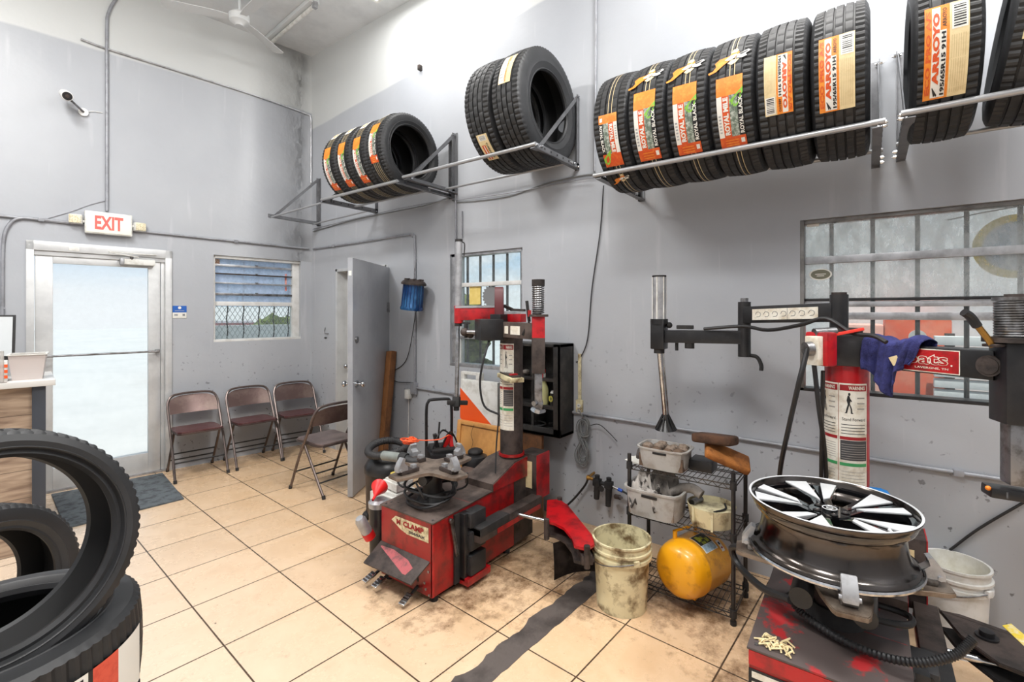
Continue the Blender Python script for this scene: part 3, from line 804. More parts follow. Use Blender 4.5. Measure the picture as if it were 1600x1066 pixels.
# neighbours beyond the right wall
m_cor = mat('pale_corrugated_wall', (228, 228, 226), .7, dirt=(206, 206, 208), dscale=2, damt=.8)
mb = MB()
for i in range(30):
    y = -5 + i * .3
    mb.bb(0, .1 + (i % 2) * .05, y, y + .3, 0, 3.4, m_cor)
mb.bb(-.03, .0, -5, 4, 1.2, 1.26, m_alum)
solo('neighbour_wall', mb, 'pale corrugated building wall beyond the wide window', 'building', (5.9, -1.2, -.06))
m_or = mat('orange_machine_paint', (226, 96, 62), .5, dirt=(236, 150, 120), dscale=4, damt=.6)
m_orl = mat('pale_orange_paint', (236, 180, 164), .5)
rc = root('orange_machine', 'orange boxy machine standing outside the wide window', 'machine', (5.55, -.33, -.06))
mb = MB(); mb.bb(-.25, .3, -.22, .22, .15, 1.58, m_or, bev=.03); mb.bb(-.2, .3, .22, .62, .15, 1.52, m_orl, bev=.03); part('body', mb, rc)
mb = MB(); mb.cyl((-.27, .0, 1.42), (-.25, .0, 1.42), .06, m_white); part('round_badge', mb, rc)
mb = MB()
for x in (-.25, .25):
    for y in (-.15, .5): mb.cyl((x * .8, y, 0), (x * .8, y, .18), .05, m_blackm)
part('caster', mb, rc)
rc = root('yellow_ring_sign', 'round sign with a yellow ring hanging outside the wide window', 'sign', (4.3, -.74, 1.985))
mb = MB(); m_yr = mat('yellow_ring', (244, 200, 40), .5)
mb.lathe([(.20, -.01), (.20, .01), (.155, .01), (.155, -.01)], m_yr, axis='x', seg=40, closed=True); part('ring', mb, rc)
mb = MB(); mb.cyl((-.004, 0, 0), (.004, 0, 0), .156, mat('grey_disc', (196, 196, 202), .6, dirt=(180, 180, 180), dscale=20, damt=.6)); part('disc', mb, rc)
mb = MB(); mb.tube([(0, -.12, .17), (0, -.2, .26), (0, .1, .235), (0, .32, .2)], .004, m_cable); mb.cyl((0, -.2, .26), (0, -.2, 1.2), .004, m_cable); part('hanger', mb, rc)
mb = MB(); 
for i in range(7): mb.bb(-.0 - .012 * i, .04, -1.3, 0, .0 + i * .085, .07 + i * .085, m_cor, bev=.004)
for y in (-1.2, -.1): mb.bb(.04, .08, y - .03, y + .03, -.86, .6, m_grime)
solo('slatted_shutter', mb, 'pale slatted panel outside behind the right half of the wide window', 'shutter', (5.12, -.42, .80))
hedge('hedge', 'sunlit green bush outside the open grey steel door', (4.9, 4.6, -.06), 1.0, 1.7)

# ---- ceiling lights
m_diff = mat('lit_diffuser', (255, 255, 255), .5, emit=6)
for i, (x, y) in enumerate(TROFFERS):
    r = root('ceiling_light', ['lit rectangular ceiling light above the open grey door', 'lit rectangular ceiling light above the tire machines', 'lit rectangular ceiling light above the counter', 'lit rectangular ceiling light above the viewer', 'lit rectangular ceiling light behind the right machine'][i], 'ceiling light', (x, y, CEIL), 0, 'rectangular ceiling lights')
    mb = MB()
    for (a, b, c, d) in ((-.3, .3, -.6, -.57), (-.3, .3, .57, .6), (-.3, -.27, -.57, .57), (.27, .3, -.57, .57)): mb.bb(a, b, c, d, -.06, 0, m_white, bev=.003)
    mb.bb(-.27, .27, -.57, .57, -.02, -.0, m_white)
    part('housing', mb, r)
    mb = MB(); mb.bb(-.27, .27, -.57, .57, -.05, -.045, m_diff); part('diffuser', mb, r)
    ld = bpy.data.lights.new('lamp', 'AREA'); ld.shape = 'RECTANGLE'; ld.size = .54; ld.size_y = 1.14; ld.energy = LAMP_POWER[i]; ld.color = (1, .985, .96)
    lo = bpy.data.objects.new('lamp', ld); COL.objects.link(lo); lo.parent = r; lo.location = (0, 0, -.065)
    ld = bpy.data.lights.new('ceiling_fill', 'POINT'); ld.energy = CEILING_FILL_POWER[i]; ld.shadow_soft_size = .2; ld.color = (1, .985, .96)  # unseen fill point, added to lift the ceiling brightness
    lo = bpy.data.objects.new('ceiling_fill', ld); COL.objects.link(lo); lo.parent = r; lo.location = (0, 0, -.75)
# ================================================================== TIRES
m_tread = mat('tire_tread', (33, 33, 34), .6, dirt=(48, 47, 46), dscale=14, damt=.6)
m_side = mat('tire_sidewall', (34, 35, 37), .5, dirt=(46, 46, 48), dscale=6, damt=.6)
m_inner = mat('tire_inner', (26, 26, 27), .6)
m_line = mat('tread_paint_line', (196, 178, 140), .7)
def tire_mesh(mb, R, rin, W, lines=None, nseg=216, ribs=4):
    """axis along local Y, centred; profile run from the inner bead on -y side round the tread"""
    h = W / 2
    P = []; Mt = []
    def add(r, y, m): P.append((r, y)); Mt.append(m)
    add(rin + .004, -h + .035, m_inner)
    add(rin, -h + .018, m_side); add(rin + .008, -h + .006, m_side); add(rin + .016, -h + .008, m_side)
    sw = R - rin
    add(rin + sw * .30, -h - .004, m_side); add(rin + sw * .34, -h - .006, m_side); add(rin + sw * .37, -h - .004, m_side)
    add(rin + sw * .55, -h - .006, m_side); add(rin + sw * .78, -h + .0, m_side); add(R - .016, -h + .006, m_side)
    t0 = len(P)
    add(R - .006, -h + .013, m_tread)
    tw = W - .036; y0 = -tw / 2
    gw = .009; rib = (tw - ribs * gw) / (ribs + 1)
    y = y0
    kinds = {}
    for i in range(ribs + 1):
        crown = lambda yy: R - .006 * (abs(yy) / (tw / 2)) ** 2
        add(crown(y), y, m_tread); kinds[len(P) - 1] = i
        add(crown(y + rib), y + rib, m_tread); kinds[len(P) - 1] = i
        y += rib
        if i < ribs:
            add(R - .009, y + .0015, m_inner); add(R - .009, y + gw - .0015, m_inner)
            y += gw
    add(R - .006, h - .013, m_side)
    for q in reversed(P[1:t0]): add(q[0], -q[1], m_side)
    add(rin + .004, h - .035, m_inner)
    add(R - .02, h - .05, m_inner); add(R - .016, 0, m_inner); add(R - .02, -h + .05, m_inner)
    def fn(j, k, r):
        if j in kinds:
            i = kinds[j]
            if i in (0, ribs):
                if k % 3 == 0: return r - .006
            elif (k + i * 2) % 6 == 0: return r - .004
        if j in (t0, t0 - 1, len(P) - 1 - 4 - t0 + 1): 
            if k % 3 == 0: return r - .005
        return r
    mb.lathe(P, Mt, axis='y', seg=nseg, closed=True, fn=fn)
    if lines:
        for yy in lines:
            mb.lathe([(R + .0004, yy - .0018), (R + .0004, yy + .0018)], m_line, axis='y', seg=96)
def cylpt(R, a, y):
    return Vector((-R * math.cos(a), y, R * math.sin(a)))
def patch(mb, R, y0, y1, a0, a1, m, lift=.002, n=10):
    a0, a1 = math.radians(a0), math.radians(a1)
    mb.grid(lambda u, v: cylpt(R + lift, a0 + (a1 - a0) * u, y0 + (y1 - y0) * v), n, 2, m)
def ctext(mb, R, s, a0, a1, y0, y1, m, lift=.003, bold=.03):
    """text runs from angle a0 to a1, its up direction from y0 to y1"""
    a0, a1 = math.radians(a0), math.radians(a1)
    mb.textfn(s, lambda u, v: cylpt(R + lift, a0 + (a1 - a0) * u, y0 + (y1 - y0) * v), m, bold)
def stickbar(mb, R, a0, a1, y0, y1, n=9, lift=.003):
    for i in range(n):
        w_ = random.choice((.25, .45, .6)) 
        p0 = a0 + (a1 - a0) * i / n
        patch(mb, R, y0, y1, p0, p0 + (a1 - a0) / n * w_, m_ink, lift, 1)

def label_sport(R, y0=.055, y1=-.05, a0=-44, a1=22, flip=False):
    """orange block / picture and script / orange block, as on the four striped tires"""
    mb = MB(); d = a1 - a0; wy = y1 - y0
    if flip: A = lambda f: a1 - d * f; Y = lambda f: y1 - wy * f
    else: A = lambda f: a0 + d * f; Y = lambda f: y0 + wy * f
    patch(mb, R, Y(0), Y(1), A(0), A(.17), m_orange if flip else m_dorange)
    patch(mb, R, Y(0), Y(1), A(.74), A(1), m_dorange if flip else m_orange)
    patch(mb, R, Y(0), Y(.2), A(.17), A(.74), m_paper)
    patch(mb, R, Y(.2), Y(.48), A(.17), A(.74), m_dorange)
    patch(mb, R, Y(.48), Y(.78), A(.17), A(.74), m_slate)
    patch(mb, R, Y(.78), Y(1), A(.17), A(.74), m_ink)
    # green swoosh
    V = []
    for i in range(9):
        t = i / 8
        V.append((A(.66 + .16 * t), Y(.5 + .5 * t))) 
    for i in range(8):
        a, b = V[i], V[i + 1]
        wd = 9 * math.sin(PI * (i + .5) / 9) * (R / .33)
        pts = [cylpt(R + .0026, math.radians(a[0] - wd), a[1]), cylpt(R + .0026, math.radians(a[0]), a[1]), cylpt(R + .0026, math.radians(b[0]), b[1]), cylpt(R + .0026, math.radians(b[0] - wd), b[1])]
        mb.quad(*pts, m_green)
    for k, (s0, s1) in enumerate(((.30, .56), (.48, .9), (.52, .72))):
        pa = cylpt(R + .003, math.radians(A(.25 + .1 * k)), Y(s0)); pb = cylpt(R + .003, math.radians(A(.5 + .08 * k)), Y(s1))
        dv = Vector((0, 0, .003)); mb.quad(pa, pa + dv, pb + dv, pb, m_paper)
    ctext(mb, R, 'ROYAL MILE', A(.2), A(.72), Y(.44), Y(.24), m_paper, bold=.05)
    ctext(mb, R, 'ROYAL BLACK', A(.2), A(.7), Y(.97), Y(.82), m_paper, bold=.03)
    for k in range(6): patch(mb, R, Y(.05), Y(.14), A(.24 + .045 * k), A(.262 + .045 * k), m_galv, .0025, 1)
    patch(mb, R, Y(.8), Y(.94), A(.06), A(.13), m_paper, .003, 1)
    for k in range(3): patch(mb, R, Y(.2), Y(.7), A(.03 + .04 * k), A(.045 + .04 * k), m_orange, .003, 1)
    return mb
def label_cat(R, ac=45, yc=0.01, sc=1.):
    """leaping striped cat cut-out"""
    mb = MB()
    def blob(poly, m, lift):
        V = [cylpt(R + lift, math.radians(ac) + p[1] * sc / R, yc - p[0] * sc) for p in poly]
        mb.faces(V, [list(range(len(V)))], m)
    blob([(-.075, -.05), (-.05, -.043), (-.028, -.025), (-.005, -.008), (.015, .0), (.03, .022), (.022, .034), (.006, .032), (-.004, .015), (-.02, .012), (-.04, .01), (-.055, -.005), (-.05, -.022), (-.06, -.036), (-.078, -.042)], m_orange, .002)
    blob([(.0, .028), (.008, .045), (.02, .046), (.026, .034), (.02, .024)], m_creamp, .0025)
    blob([(-.02, -.002), (.0, .014), (.02, .018), (.015, .0), (-.005, -.008)], m_paper, .003)
    blob([(.02, .012), (.06, .026), (.066, .016), (.05, .006), (.056, -.004), (.04, -.008), (.02, -.004)], m_paper, .002)
    blob([(.03, .014), (.056, .02), (.058, .015), (.034, .006)], m_ink, .003)
    blob([(-.01, -.02), (.004, -.006), (.03, -.01), (.018, -.024), (.004, -.03)], m_creamp, .0022)
    return mb
def label_econ(R, flip=False, a0=-36, a1=24, y0=.062, y1=-.048, short=False):
    """orange label with maker's name, size, pale text block and bar code"""
    mb = MB(); d = a1 - a0; wy = y1 - y0
    if flip: A = lambda f: a1 - d * f; Y = lambda f: y1 - wy * f
    else: A = lambda f: a0 + d * f; Y = lambda f: y0 + wy * f
    patch(mb, R, Y(0), Y(.57), A(0), A(1), m_orange)
    patch(mb, R, Y(.57), Y(1), A(0), A(1), m_creamp)
    patch(mb, R, Y(.17), Y(.36), A(.02), A(.98), m_paper, .0025)
    patch(mb, R, Y(.36), Y(.50), A(.02), A(.72), m_paper, .0025)
    ctext(mb, R, 'ECO PRO A/S', A(.06), A(.96), Y(.145), Y(.03), m_dorange, bold=.04)
    ctext(mb, R, 'ARROYO', A(.16), A(.92), Y(.345), Y(.19), m_dorange, .0032, bold=.06)
    ctext(mb, R, '195/65R15 91H', A(.04), A(.70), Y(.49), Y(.385), m_ink, .0032, bold=.05)
    ctext(mb, R, 'ARROYO', A(.75), A(.96), Y(.5), Y(.41), m_ink, .0032, bold=.02)
    patch(mb, R, Y(.62), Y(.97), A(.70), A(.98), m_paper, .0028)
    for i in range(9):
        patch(mb, R, Y(.66), Y(.93), A(.72 + .028 * i), A(.72 + .028 * i + random.choice((.006, .011, .016))), m_ink, .0034, 1)
    for k in range(7): patch(mb, R, Y(.62 + .05 * k), Y(.63 + .05 * k), A(.05), A(.64), mat('faint_print', (196, 172, 128), .6), .0028, 4)
    for k in range(2): mb.quad(*[cylpt(R + .0035, math.radians(A(aa)), Y(yy)) for aa, yy in ((.03, .30 - .05 * k), (.13, .2 + .0 * k), (.14, .21), (.045, .33 - .05 * k))], m_ink)
    return mb
def label_round(R, ac=52, yc=0, m=None):
    mb = MB(); patch(mb, R, yc + .042, yc - .042, ac - 8, ac + 8, m_paper)
    V = [cylpt(R + .003, math.radians(ac) + .028 * math.sin(2 * PI * i / 20) / R, yc + .028 * math.cos(2 * PI * i / 20)) for i in range(20)]
    mb.faces(V, [list(range(20))], m_orange)
    V = [cylpt(R + .0036, math.radians(ac) + .018 * math.sin(2 * PI * i / 20) / R, yc + .018 * math.cos(2 * PI * i / 20)) for i in range(20)]
    mb.faces(V, [list(range(20))], m_creamp)
    return mb
def label_red(R, a0, a1):
    mb = MB(); A = lambda f: a0 + (a1 - a0) * f
    patch(mb, R, .045, -.045, A(0), A(1), m_creamp)
    patch(mb, R, .03, -.0, A(.04), A(.62), m_dorange, .0026)
    patch(mb, R, .018, .01, A(.06), A(.6), m_paper, .003)
    ctext(mb, R, 'P235/65R17', A(.1), A(.7), -.008, -.024, m_ink)
    patch(mb, R, .03, -.03, A(.78), A(.96), m_paper, .003); stickbar(mb, R, A(.8), A(.95), .024, -.024)
    return mb
def label_cream(R, a0, a1):
    mb = MB(); A = lambda f: a0 + (a1 - a0) * f
    patch(mb, R, .045, -.05, A(0), A(1), m_creamp)
    patch(mb, R, .042, .0, A(.02), A(.96), m_paper, .0026)
    patch(mb, R, .005, -.02, A(.72), A(.95), m_orange, .003)
    ctext(mb, R, 'P235/65R17 104H', A(.05), A(.7), .0, -.014, m_orange)
    for k in range(8): patch(mb, R, .038, .008, A(.08 + .1 * k), A(.10 + .1 * k), m_slate, .003, 1)
    return mb

# ---- racks
def bracket(mb, Y, xf, z, m, ztop=.53, w_=.035, side=1, short=False):
    t = .004; xw = XR - .003
    mb.bb(xf, xw, Y - t / 2, Y + t / 2, z - .02, z + .018, m); mb.bb(xf, xw, Y - t / 2, Y - t / 2 + side * w_, z - .022, z - .018, m)
    mb.bb(xw - .035, xw, Y - t / 2, Y + t / 2, z - .03, z + ztop, m); mb.bb(xw - .004, xw, Y - t / 2, Y + side * w_, z - .03, z + ztop, m)
    mb.bar((xw - .02, Y + side * .006, z + ztop - .02), (xf + .07, Y + side * .006, z + .005), .005, .028, m, up=(0, 0, 1))
    for k in range(5): mb.cyl((xf + .12 + k * .08, Y - side * .0025, z), (xf + .12 + k * .08, Y - side * .004, z), .007, m_ink, seg=8)
def bolt(mb, p, ax=(0, 1, 0), r=.009):
    p = Vector(p); a = Vector(ax); mb.cyl(p - a * .014, p + a * .014, r, m_chrome, seg=6); mb.cyl(p - a * .02, p + a * .02, r * .5, m_chrome, seg=8)
def rack(label, Y0, Y1, xf, z, xb, railr=.013, m=None, s0=1, s1=-1):
    m = m or m_rackg
    r = root('tire_rack', label, 'tire rack', (XR, (Y0 + Y1) / 2, z), 0, 'wall mounted tire racks')
    for Y, sd in ((Y0, s0), (Y1, s1)):
        if Y is None: continue
        mb = MB(); bracket(mb, Y, xf, z, m, side=sd); part('bracket', mb, r, world=True)
        mb = MB(); bolt(mb, (XR - .03, Y, z + .51)); bolt(mb, (XR - .03, Y, z - .01)); bolt(mb, (XR - .09, Y, z - .0)); bolt(mb, (xf + .02, Y, z)); bolt(mb, (xf + .08, Y, z + .004)); part('bolt', mb, r, world=True)
    for x, rr in ((xf, railr), (xb, railr * .8)):
        mb = MB(); mb.cyl((x, min(Y0, Y1) - .01, z), (x, max(Y0, Y1) + .01, z), rr, m_rail, seg=16); part('rail', mb, r, world=True)
    return r
rack('grey pipe and angle iron rack carrying six tires, left of the wide window', 1.27, -.045, 2.51, 2.362, 2.954, s0=-1, s1=1)
rack('grey pipe and angle iron rack cut off by the right edge, holding two tires', -.115, -1.4, 2.51, 2.378, 2.954, s0=-1, s1=1)
rack('grey pipe rack carrying the two large tires above the narrow sash window', 1.744, 3.02, 2.585, 2.665, 3.06)
rack('grey pipe rack carrying four small tires in a row, left of the two large ones', 3.065, 4.125, 2.545, 2.63, 2.905, s0=-1, s1=1)
r = root('tire_rack', 'empty grey corner rack of thin rods above the side door', 'tire rack', (XR, 4.7, 2.62), 0, 'wall mounted tire racks')
mb = MB(); bracket(mb, 5.22, 2.58, 2.62, m_rackg, side=-1); part('bracket', mb, r, world=True)
for x in (2.60, 3.10):
    mb = MB(); mb.cyl((x, 4.16, 2.625), (x, 5.22, 2.60), .009, m_rail, seg=12); part('rail', mb, r, world=True)
mb = MB(); bolt(mb, (3.15, 5.22, 2.61)); bolt(mb, (2.6, 5.22, 2.61)); part('bolt', mb, r, world=True)

# ---- tires on the racks
def tire(label, R, rin, W, loc, group, tilt=(0, 0, 0), lines=None, proto=None, ribs=4, roll=0):
    if proto is None:
        mb = MB(); tire_mesh(mb, R, rin, W, lines, ribs=ribs)
        me = mb.mesh('tire', None, 28)
    else: me = proto.data
    o = bpy.data.objects.new('tire', me); COL.objects.link(o)
    o.location = loc; o.rotation_euler = tilt
    _props(o, label, 'tire', group, None); INV[o.name] = Matrix()
    return o
G1 = 'new tires on the right hand rack'
ys = [1.135, .93, .725, .52, .315, .10]
def cz(R, half): return math.sqrt((R + .013) ** 2 - half ** 2)
R1 = .338; zc1 = 2.362 + cz(R1, .222)
t1 = tire('new tire with low orange label, leftmost of the right hand rack', R1, .215, .2, (2.732, ys[0], zc1), G1, lines=(-.02, .0))
part('paper_label', label_sport(R1, a0=-46, a1=2, flip=True), t1, label='orange, white and green paper label')
part('cat_sticker', label_cat(R1, -62, .0, .8), t1, label='orange leaping cat sticker near the bottom')
lbs = ['striped tire with leaping cat sticker, second from the left on the right hand rack', 'striped tire with leaping cat sticker, third from the left on the right hand rack', 'striped tire with leaping cat sticker, fourth from the left on the right hand rack']
for i in range(3):
    o = tire(lbs[i], R1, .215, .2, (2.732, ys[i + 1], zc1), G1, lines=(-.02, .0), proto=t1)
    part('paper_label', label_sport(R1, a0=-47 - i * 1.5, a1=14 - i * 4, y0=.06, y1=-.055), o, label='orange, white and green paper label')
    part('cat_sticker', label_cat(R1, 30 - i * 4, .0, 1.25), o, label='orange and white leaping cat sticker')
t5 = tire('tire with the orange label upside down, fifth from the left on right hand rack', R1, .205, .2, (2.732, ys[4], zc1), G1, ribs=4)
part('paper_label', label_econ(R1, flip=True, a0=-31, a1=13), t5, label='cream and orange label, upside down')
o = tire('new tire with upright orange size label, rightmost of the six on the right hand rack', R1, .205, .205, (2.732, ys[5], zc1), G1, proto=t5)
part('paper_label', label_econ(R1, a0=-37, a1=15, y0=.07, y1=-.055), o, label='orange and cream size label')
zc2 = 2.378 + cz(R1, .222)
G2 = 'new tires on the rack at the right edge'
o = tire('tire with orange size label reaching below the rail, on the rightmost rack', R1, .205, .2, (2.732, -.24, zc2), G2, proto=t5)
part('paper_label', label_econ(R1, a0=-46, a1=12, y0=.07, y1=-.055), o, label='orange and cream size label')
o = tire('leaning tire cut off by the upper right corner of the picture', R1, .205, .2, (2.73, -.525, zc2 + .01), G2, tilt=(.14, 0, -.04), proto=t5)
part('paper_label', label_econ(R1, flip=True, a0=-24, a1=30), o, label='cream and orange label')
# two large tires
RB = .392; zb = 2.665 + math.sqrt((RB + .013) ** 2 - .2375 ** 2); xb_ = (2.585 + 3.06) / 2 - .01
G3 = 'large tires on the middle rack'
tb = tire('large tire with cream label high on its tread, right one on the middle rack', RB, .235, .225, (xb_, 1.872, zb), G3, ribs=4)
part('paper_label', label_cream(RB, 6, 40), tb, label='cream paper label')
o = tire('large tire with red and white label low on its tread, on the middle rack', RB, .235, .225, (xb_, 2.114, zb), G3, proto=tb)
part('paper_label', label_red(RB, -62, -33), o, label='red and white paper label')
# four small tires
RS = .325; zs = 2.63 + math.sqrt((RS + .013) ** 2 - .18 ** 2)
G4 = 'small tires on the left rack'
t4 = None
for i, (y, lab) in enumerate(((3.178, 'hollow side showing, rightmost on left rack'), (3.39, 'second from right on left rack'), (3.602, 'third from right on left rack'), (3.814, 'leftmost on left rack'))):
    o = tire('striped tire with yellow and white label, ' + lab, RS, .215, .205, (2.725, y, zs), G4, lines=(-.03, -.012, .012, .03), proto=t4)
    if t4 is None: t4 = o
    part('paper_label', label_sport(RS, a0=-50 + (24 if i == 0 else 0), a1=12 + (20 if i == 0 else 6), y0=.05, y1=-.04), o, label='yellow, white and green paper label')
    part('round_sticker', label_round(RS, 44 if i else 62), o, label='white square sticker with orange circle')

# ---- tires at the lower left
GF = 'tires stacked at the lower left'
sx_, sy_ = .172, 1.76
tl = None
for i, lab in enumerate(('bottom tire of the stack at the lower left, on the floor', 'middle tire of the stack at the lower left')):
    o = tire('black tire lying flat, ' + lab, .31, .212, .25, (sx_, sy_, .132 + i * .262), GF, tilt=(PI / 2, 0, .3 + i), proto=tl, ribs=3)
    if tl is None: tl = o
top = tire('tire lying flat with red and white size label, topmost of the lower left stack', .31, .212, .25, (sx_, sy_, .656), GF, tilt=(PI / 2, 0, .0), proto=tl, ribs=3)
mb = MB()
patch(mb, .31, .062, -.09, 104, 116, m_paper); patch(mb, .31, .062, -.09, 116, 118, m_ink)
patch(mb, .31, .062, -.09, 118, 131, mat('red_orange_print', (214, 84, 62), .5, dirt=(190, 60, 44), dscale=40, damt=.6))
patch(mb, .31, .062, -.09, 131, 150, m_paper)
mb.textfn('215/45ZR17', lambda u, v: cylpt(.313, math.radians(106 + 8 * v), -.085 + .14 * u), m_ink, .03)
part('paper_label', mb, top, label='red and white size label')
mb = MB(); tire_mesh(mb, .285, .216, .205, None, ribs=3)
o = bpy.data.objects.new('tire', mb.mesh('tire', None, 28)); COL.objects.link(o); o.location = (.165, 1.69, 1.0); o.rotation_euler = (math.radians(-9), math.radians(20), math.radians(3))
_props(o, 'thin tire standing upright in the hole of the tire stack at the lower left', 'tire', GF, None)
o = tire('grey dusty tire leaning behind the stack at the lower left', .31, .225, .25, (.245, 3.0, .385), GF, tilt=(-.10, 0, .5), proto=tl)
o.scale = (1.18, 1, 1.18)
# ================================================================== TIRE CHANGERS
def walker(mb, fn, m):
    """little walking warning figure; fn(u,v) -> point, u,v in 0..1"""
    def pl(p): mb.faces([fn(*q) for q in p], [list(range(len(p)))], m)
    pl([(.5 + .09 * math.cos(2 * PI * i / 12), .9 + .07 * math.sin(2 * PI * i / 12)) for i in range(12)])
    pl([(.38, .84), (.52, .82), (.60, .62), (.54, .46), (.40, .44), (.30, .62)])
    pl([(.40, .47), (.54, .47), (.42, .26), (.34, .06), (.22, .06), (.30, .28)])
    pl([(.48, .48), (.56, .46), (.70, .26), (.74, .05), (.62, .05), (.60, .24)])
    pl([(.50, .76), (.56, .72), (.70, .60), (.66, .56), (.5, .64)])
    pl([(.16, .05), (.34, .05), (.34, .09), (.2, .09)]); pl([(.62, .04), (.8, .04), (.78, .08), (.62, .08)])
m_lab = mat('label_white', (228, 224, 212), .5, dirt=(176, 158, 128), dscale=14, damt=.6)
m_labr = mat('label_red', (150, 20, 28), .5)
m_labg = mat('label_green', (60, 150, 90), .5)
m_labd = mat('label_dark', (60, 58, 60), .5)
def column_labels(mb, cx, cy, R, z0, z1, a_lo, a_hi):
    """warning label wrapped on a round column. angle 0 = -X, positive towards +Y ; a_hi is the left edge as seen from the room"""
    def P(u, v, lift=.0015):
        a = math.radians(a_hi + (a_lo - a_hi) * u)
        return Vector((cx - (R + lift) * math.cos(a), cy + (R + lift) * math.sin(a), z0 + (z1 - z0) * v))
    def pt(u0, u1, v0, v1, m, lift=.0015, n=10): mb.grid(lambda u, v: P(u0 + (u1 - u0) * u, v0 + (v1 - v0) * v, lift), n, 1, m)
    pt(0, 1, 0, 1, m_lab, .001, 24)
    for (u0, u1) in ((.02, .46), (.5, .98)):
        big = u0 > .3
        pt(u0, u1, .93, .985, m_labr)
        mb.textfn('WARNING', lambda a, b: P(u0 + (u1 - u0) * (.3 + .6 * a), .94 + .035 * b, .0025), m_lab, .03)
        if not big: mb.faces([P(u0 + .05, .945, .0025), P(u0 + .11, .945, .0025), P(u0 + .08, .975, .0025)], [(0, 1, 2)], m_lab)
        walker(mb, lambda a, b: P(u0 + (u1 - u0) * (.1 + .45 * a), .71 + .21 * b, .0025), m_ink)
        for k in range(3): pt(u0 + (u1 - u0) * .6, u0 + (u1 - u0) * .9, .86 - .05 * k, .87 - .05 * k, mat('fine_print', (150, 146, 140), .6), .002, 2)
        mb.textfn('Stand Forward', lambda a, b: P(u0 + (u1 - u0) * (.08 + .84 * a), .65 + .03 * b, .0025), m_ink, .0)
        for k in range(4): pt(u0 + (u1 - u0) * .05, u0 + (u1 - u0) * .92, .61 - .028 * k, .616 - .028 * k, m_labd, .002, 6)
        pt(u0, u1, .47, .50, m_labr)
        if big or True:
            pt(u0 + .01, u1, .28, .465, m_labd if big else m_lab, .0018)
            for k in range(7): pt(u0 + .03, u1 - .03, .295 + .022 * k, .300 + .022 * k, mat('fine_print', (150, 146, 140), .6), .0026, 6)
        pt(u0, u1, .225, .255, m_labg)
        for k in range(5): pt(u0 + .03, u1 - .04, .05 + .03 * k, .054 + .03 * k, mat('fine_print', (150, 146, 140), .6), .002, 6)
    pt(.475, .485, 0, 1, mat('label_seam', (170, 120, 100), .5), .002, 1)

def spring(mb, c, r, wr, z0, z1, turns, m):
    n = turns * 14
    pts = [(c[0] + r * math.cos(2 * PI * i / 14), c[1] + r * math.sin(2 * PI * i / 14), z0 + (z1 - z0) * i / n) for i in range(n + 1)]
    mb.loft(pts, wr, m, seg=6)

def star(c, r_out, r_in, tipw, z0, z1, m, a0=0, tilt=None):
    mb = MB(); pts = []
    for k in range(4):
        a = a0 + k * PI / 2
        ca, sa = math.cos(a), math.sin(a)
        for w_ in (-1, -.8, .8, 1):
            rr = r_out if abs(w_) < 1 else r_out - .015
            pts.append((ca * rr - sa * tipw * w_, sa * rr + ca * tipw * w_))
        # concave arc to the next arm
        for t in range(1, 8):
            f = t / 8; b = a + PI / 2 * f
            e0 = math.atan2(tipw, r_out - .015)
            bb = a + e0 + (PI / 2 - 2 * e0) * f
            rr = r_in + (r_out - .01 - r_in) * abs(2 * f - 1) ** 2.2
            pts.append((rr * math.cos(bb), rr * math.sin(bb)))
    mb.prism(pts, z0, z1, m, Matrix.Translation((c[0], c[1], 0)), bev=.003)
    return mb
def jaw(c, a, r, z, m, m2):
    """clamp jaw on arm at angle a, radius r"""
    Mx = Matrix.Translation((c[0], c[1], z)) @ Matrix.Rotation(a, 4, 'Z') @ Matrix.Translation((r, 0, 0))
    mb = MB()
    mb.box((-.045, 0, .012), (.12, .05, .022), m, bev=.004, M=Mx)
    mb.prism([(-.03, 0), (.035, 0), (.035, .02), (.02, .05), (.0, .075), (-.014, .07), (-.004, .045), (-.03, .028)], -.022, .022, m2, Mx @ Matrix.Translation((0, 0, .02)) @ Matrix.Rotation(PI / 2, 4, 'X'), bev=.002)
    mb.box((-.08, 0, .026), (.03, .03, .03), m2, bev=.004, M=Mx)
    mb.cyl(Mx @ Vector((.02, -.03, .03)), Mx @ Vector((.02, .03, .03)), .008, m2, seg=8)
    return mb

def pedal(x, y, z, i):
    mb = MB()
    Mx = Matrix.Translation((x, y, z)) @ Euler((0, -.35, .1 * (i - 1))).to_matrix().to_4x4()
    mb.box((-.02, 0, 0), (.10, .012, .012), m_blackm, M=Mx)
    mb.box((-.085, 0, .008), (.075, .042, .014), m_chrome, bev=.005, M=Mx)
    for k in range(4): mb.box((-.112 + k * .018, 0, .017), (.008, .032, .004), m_grime, M=Mx)
    return mb

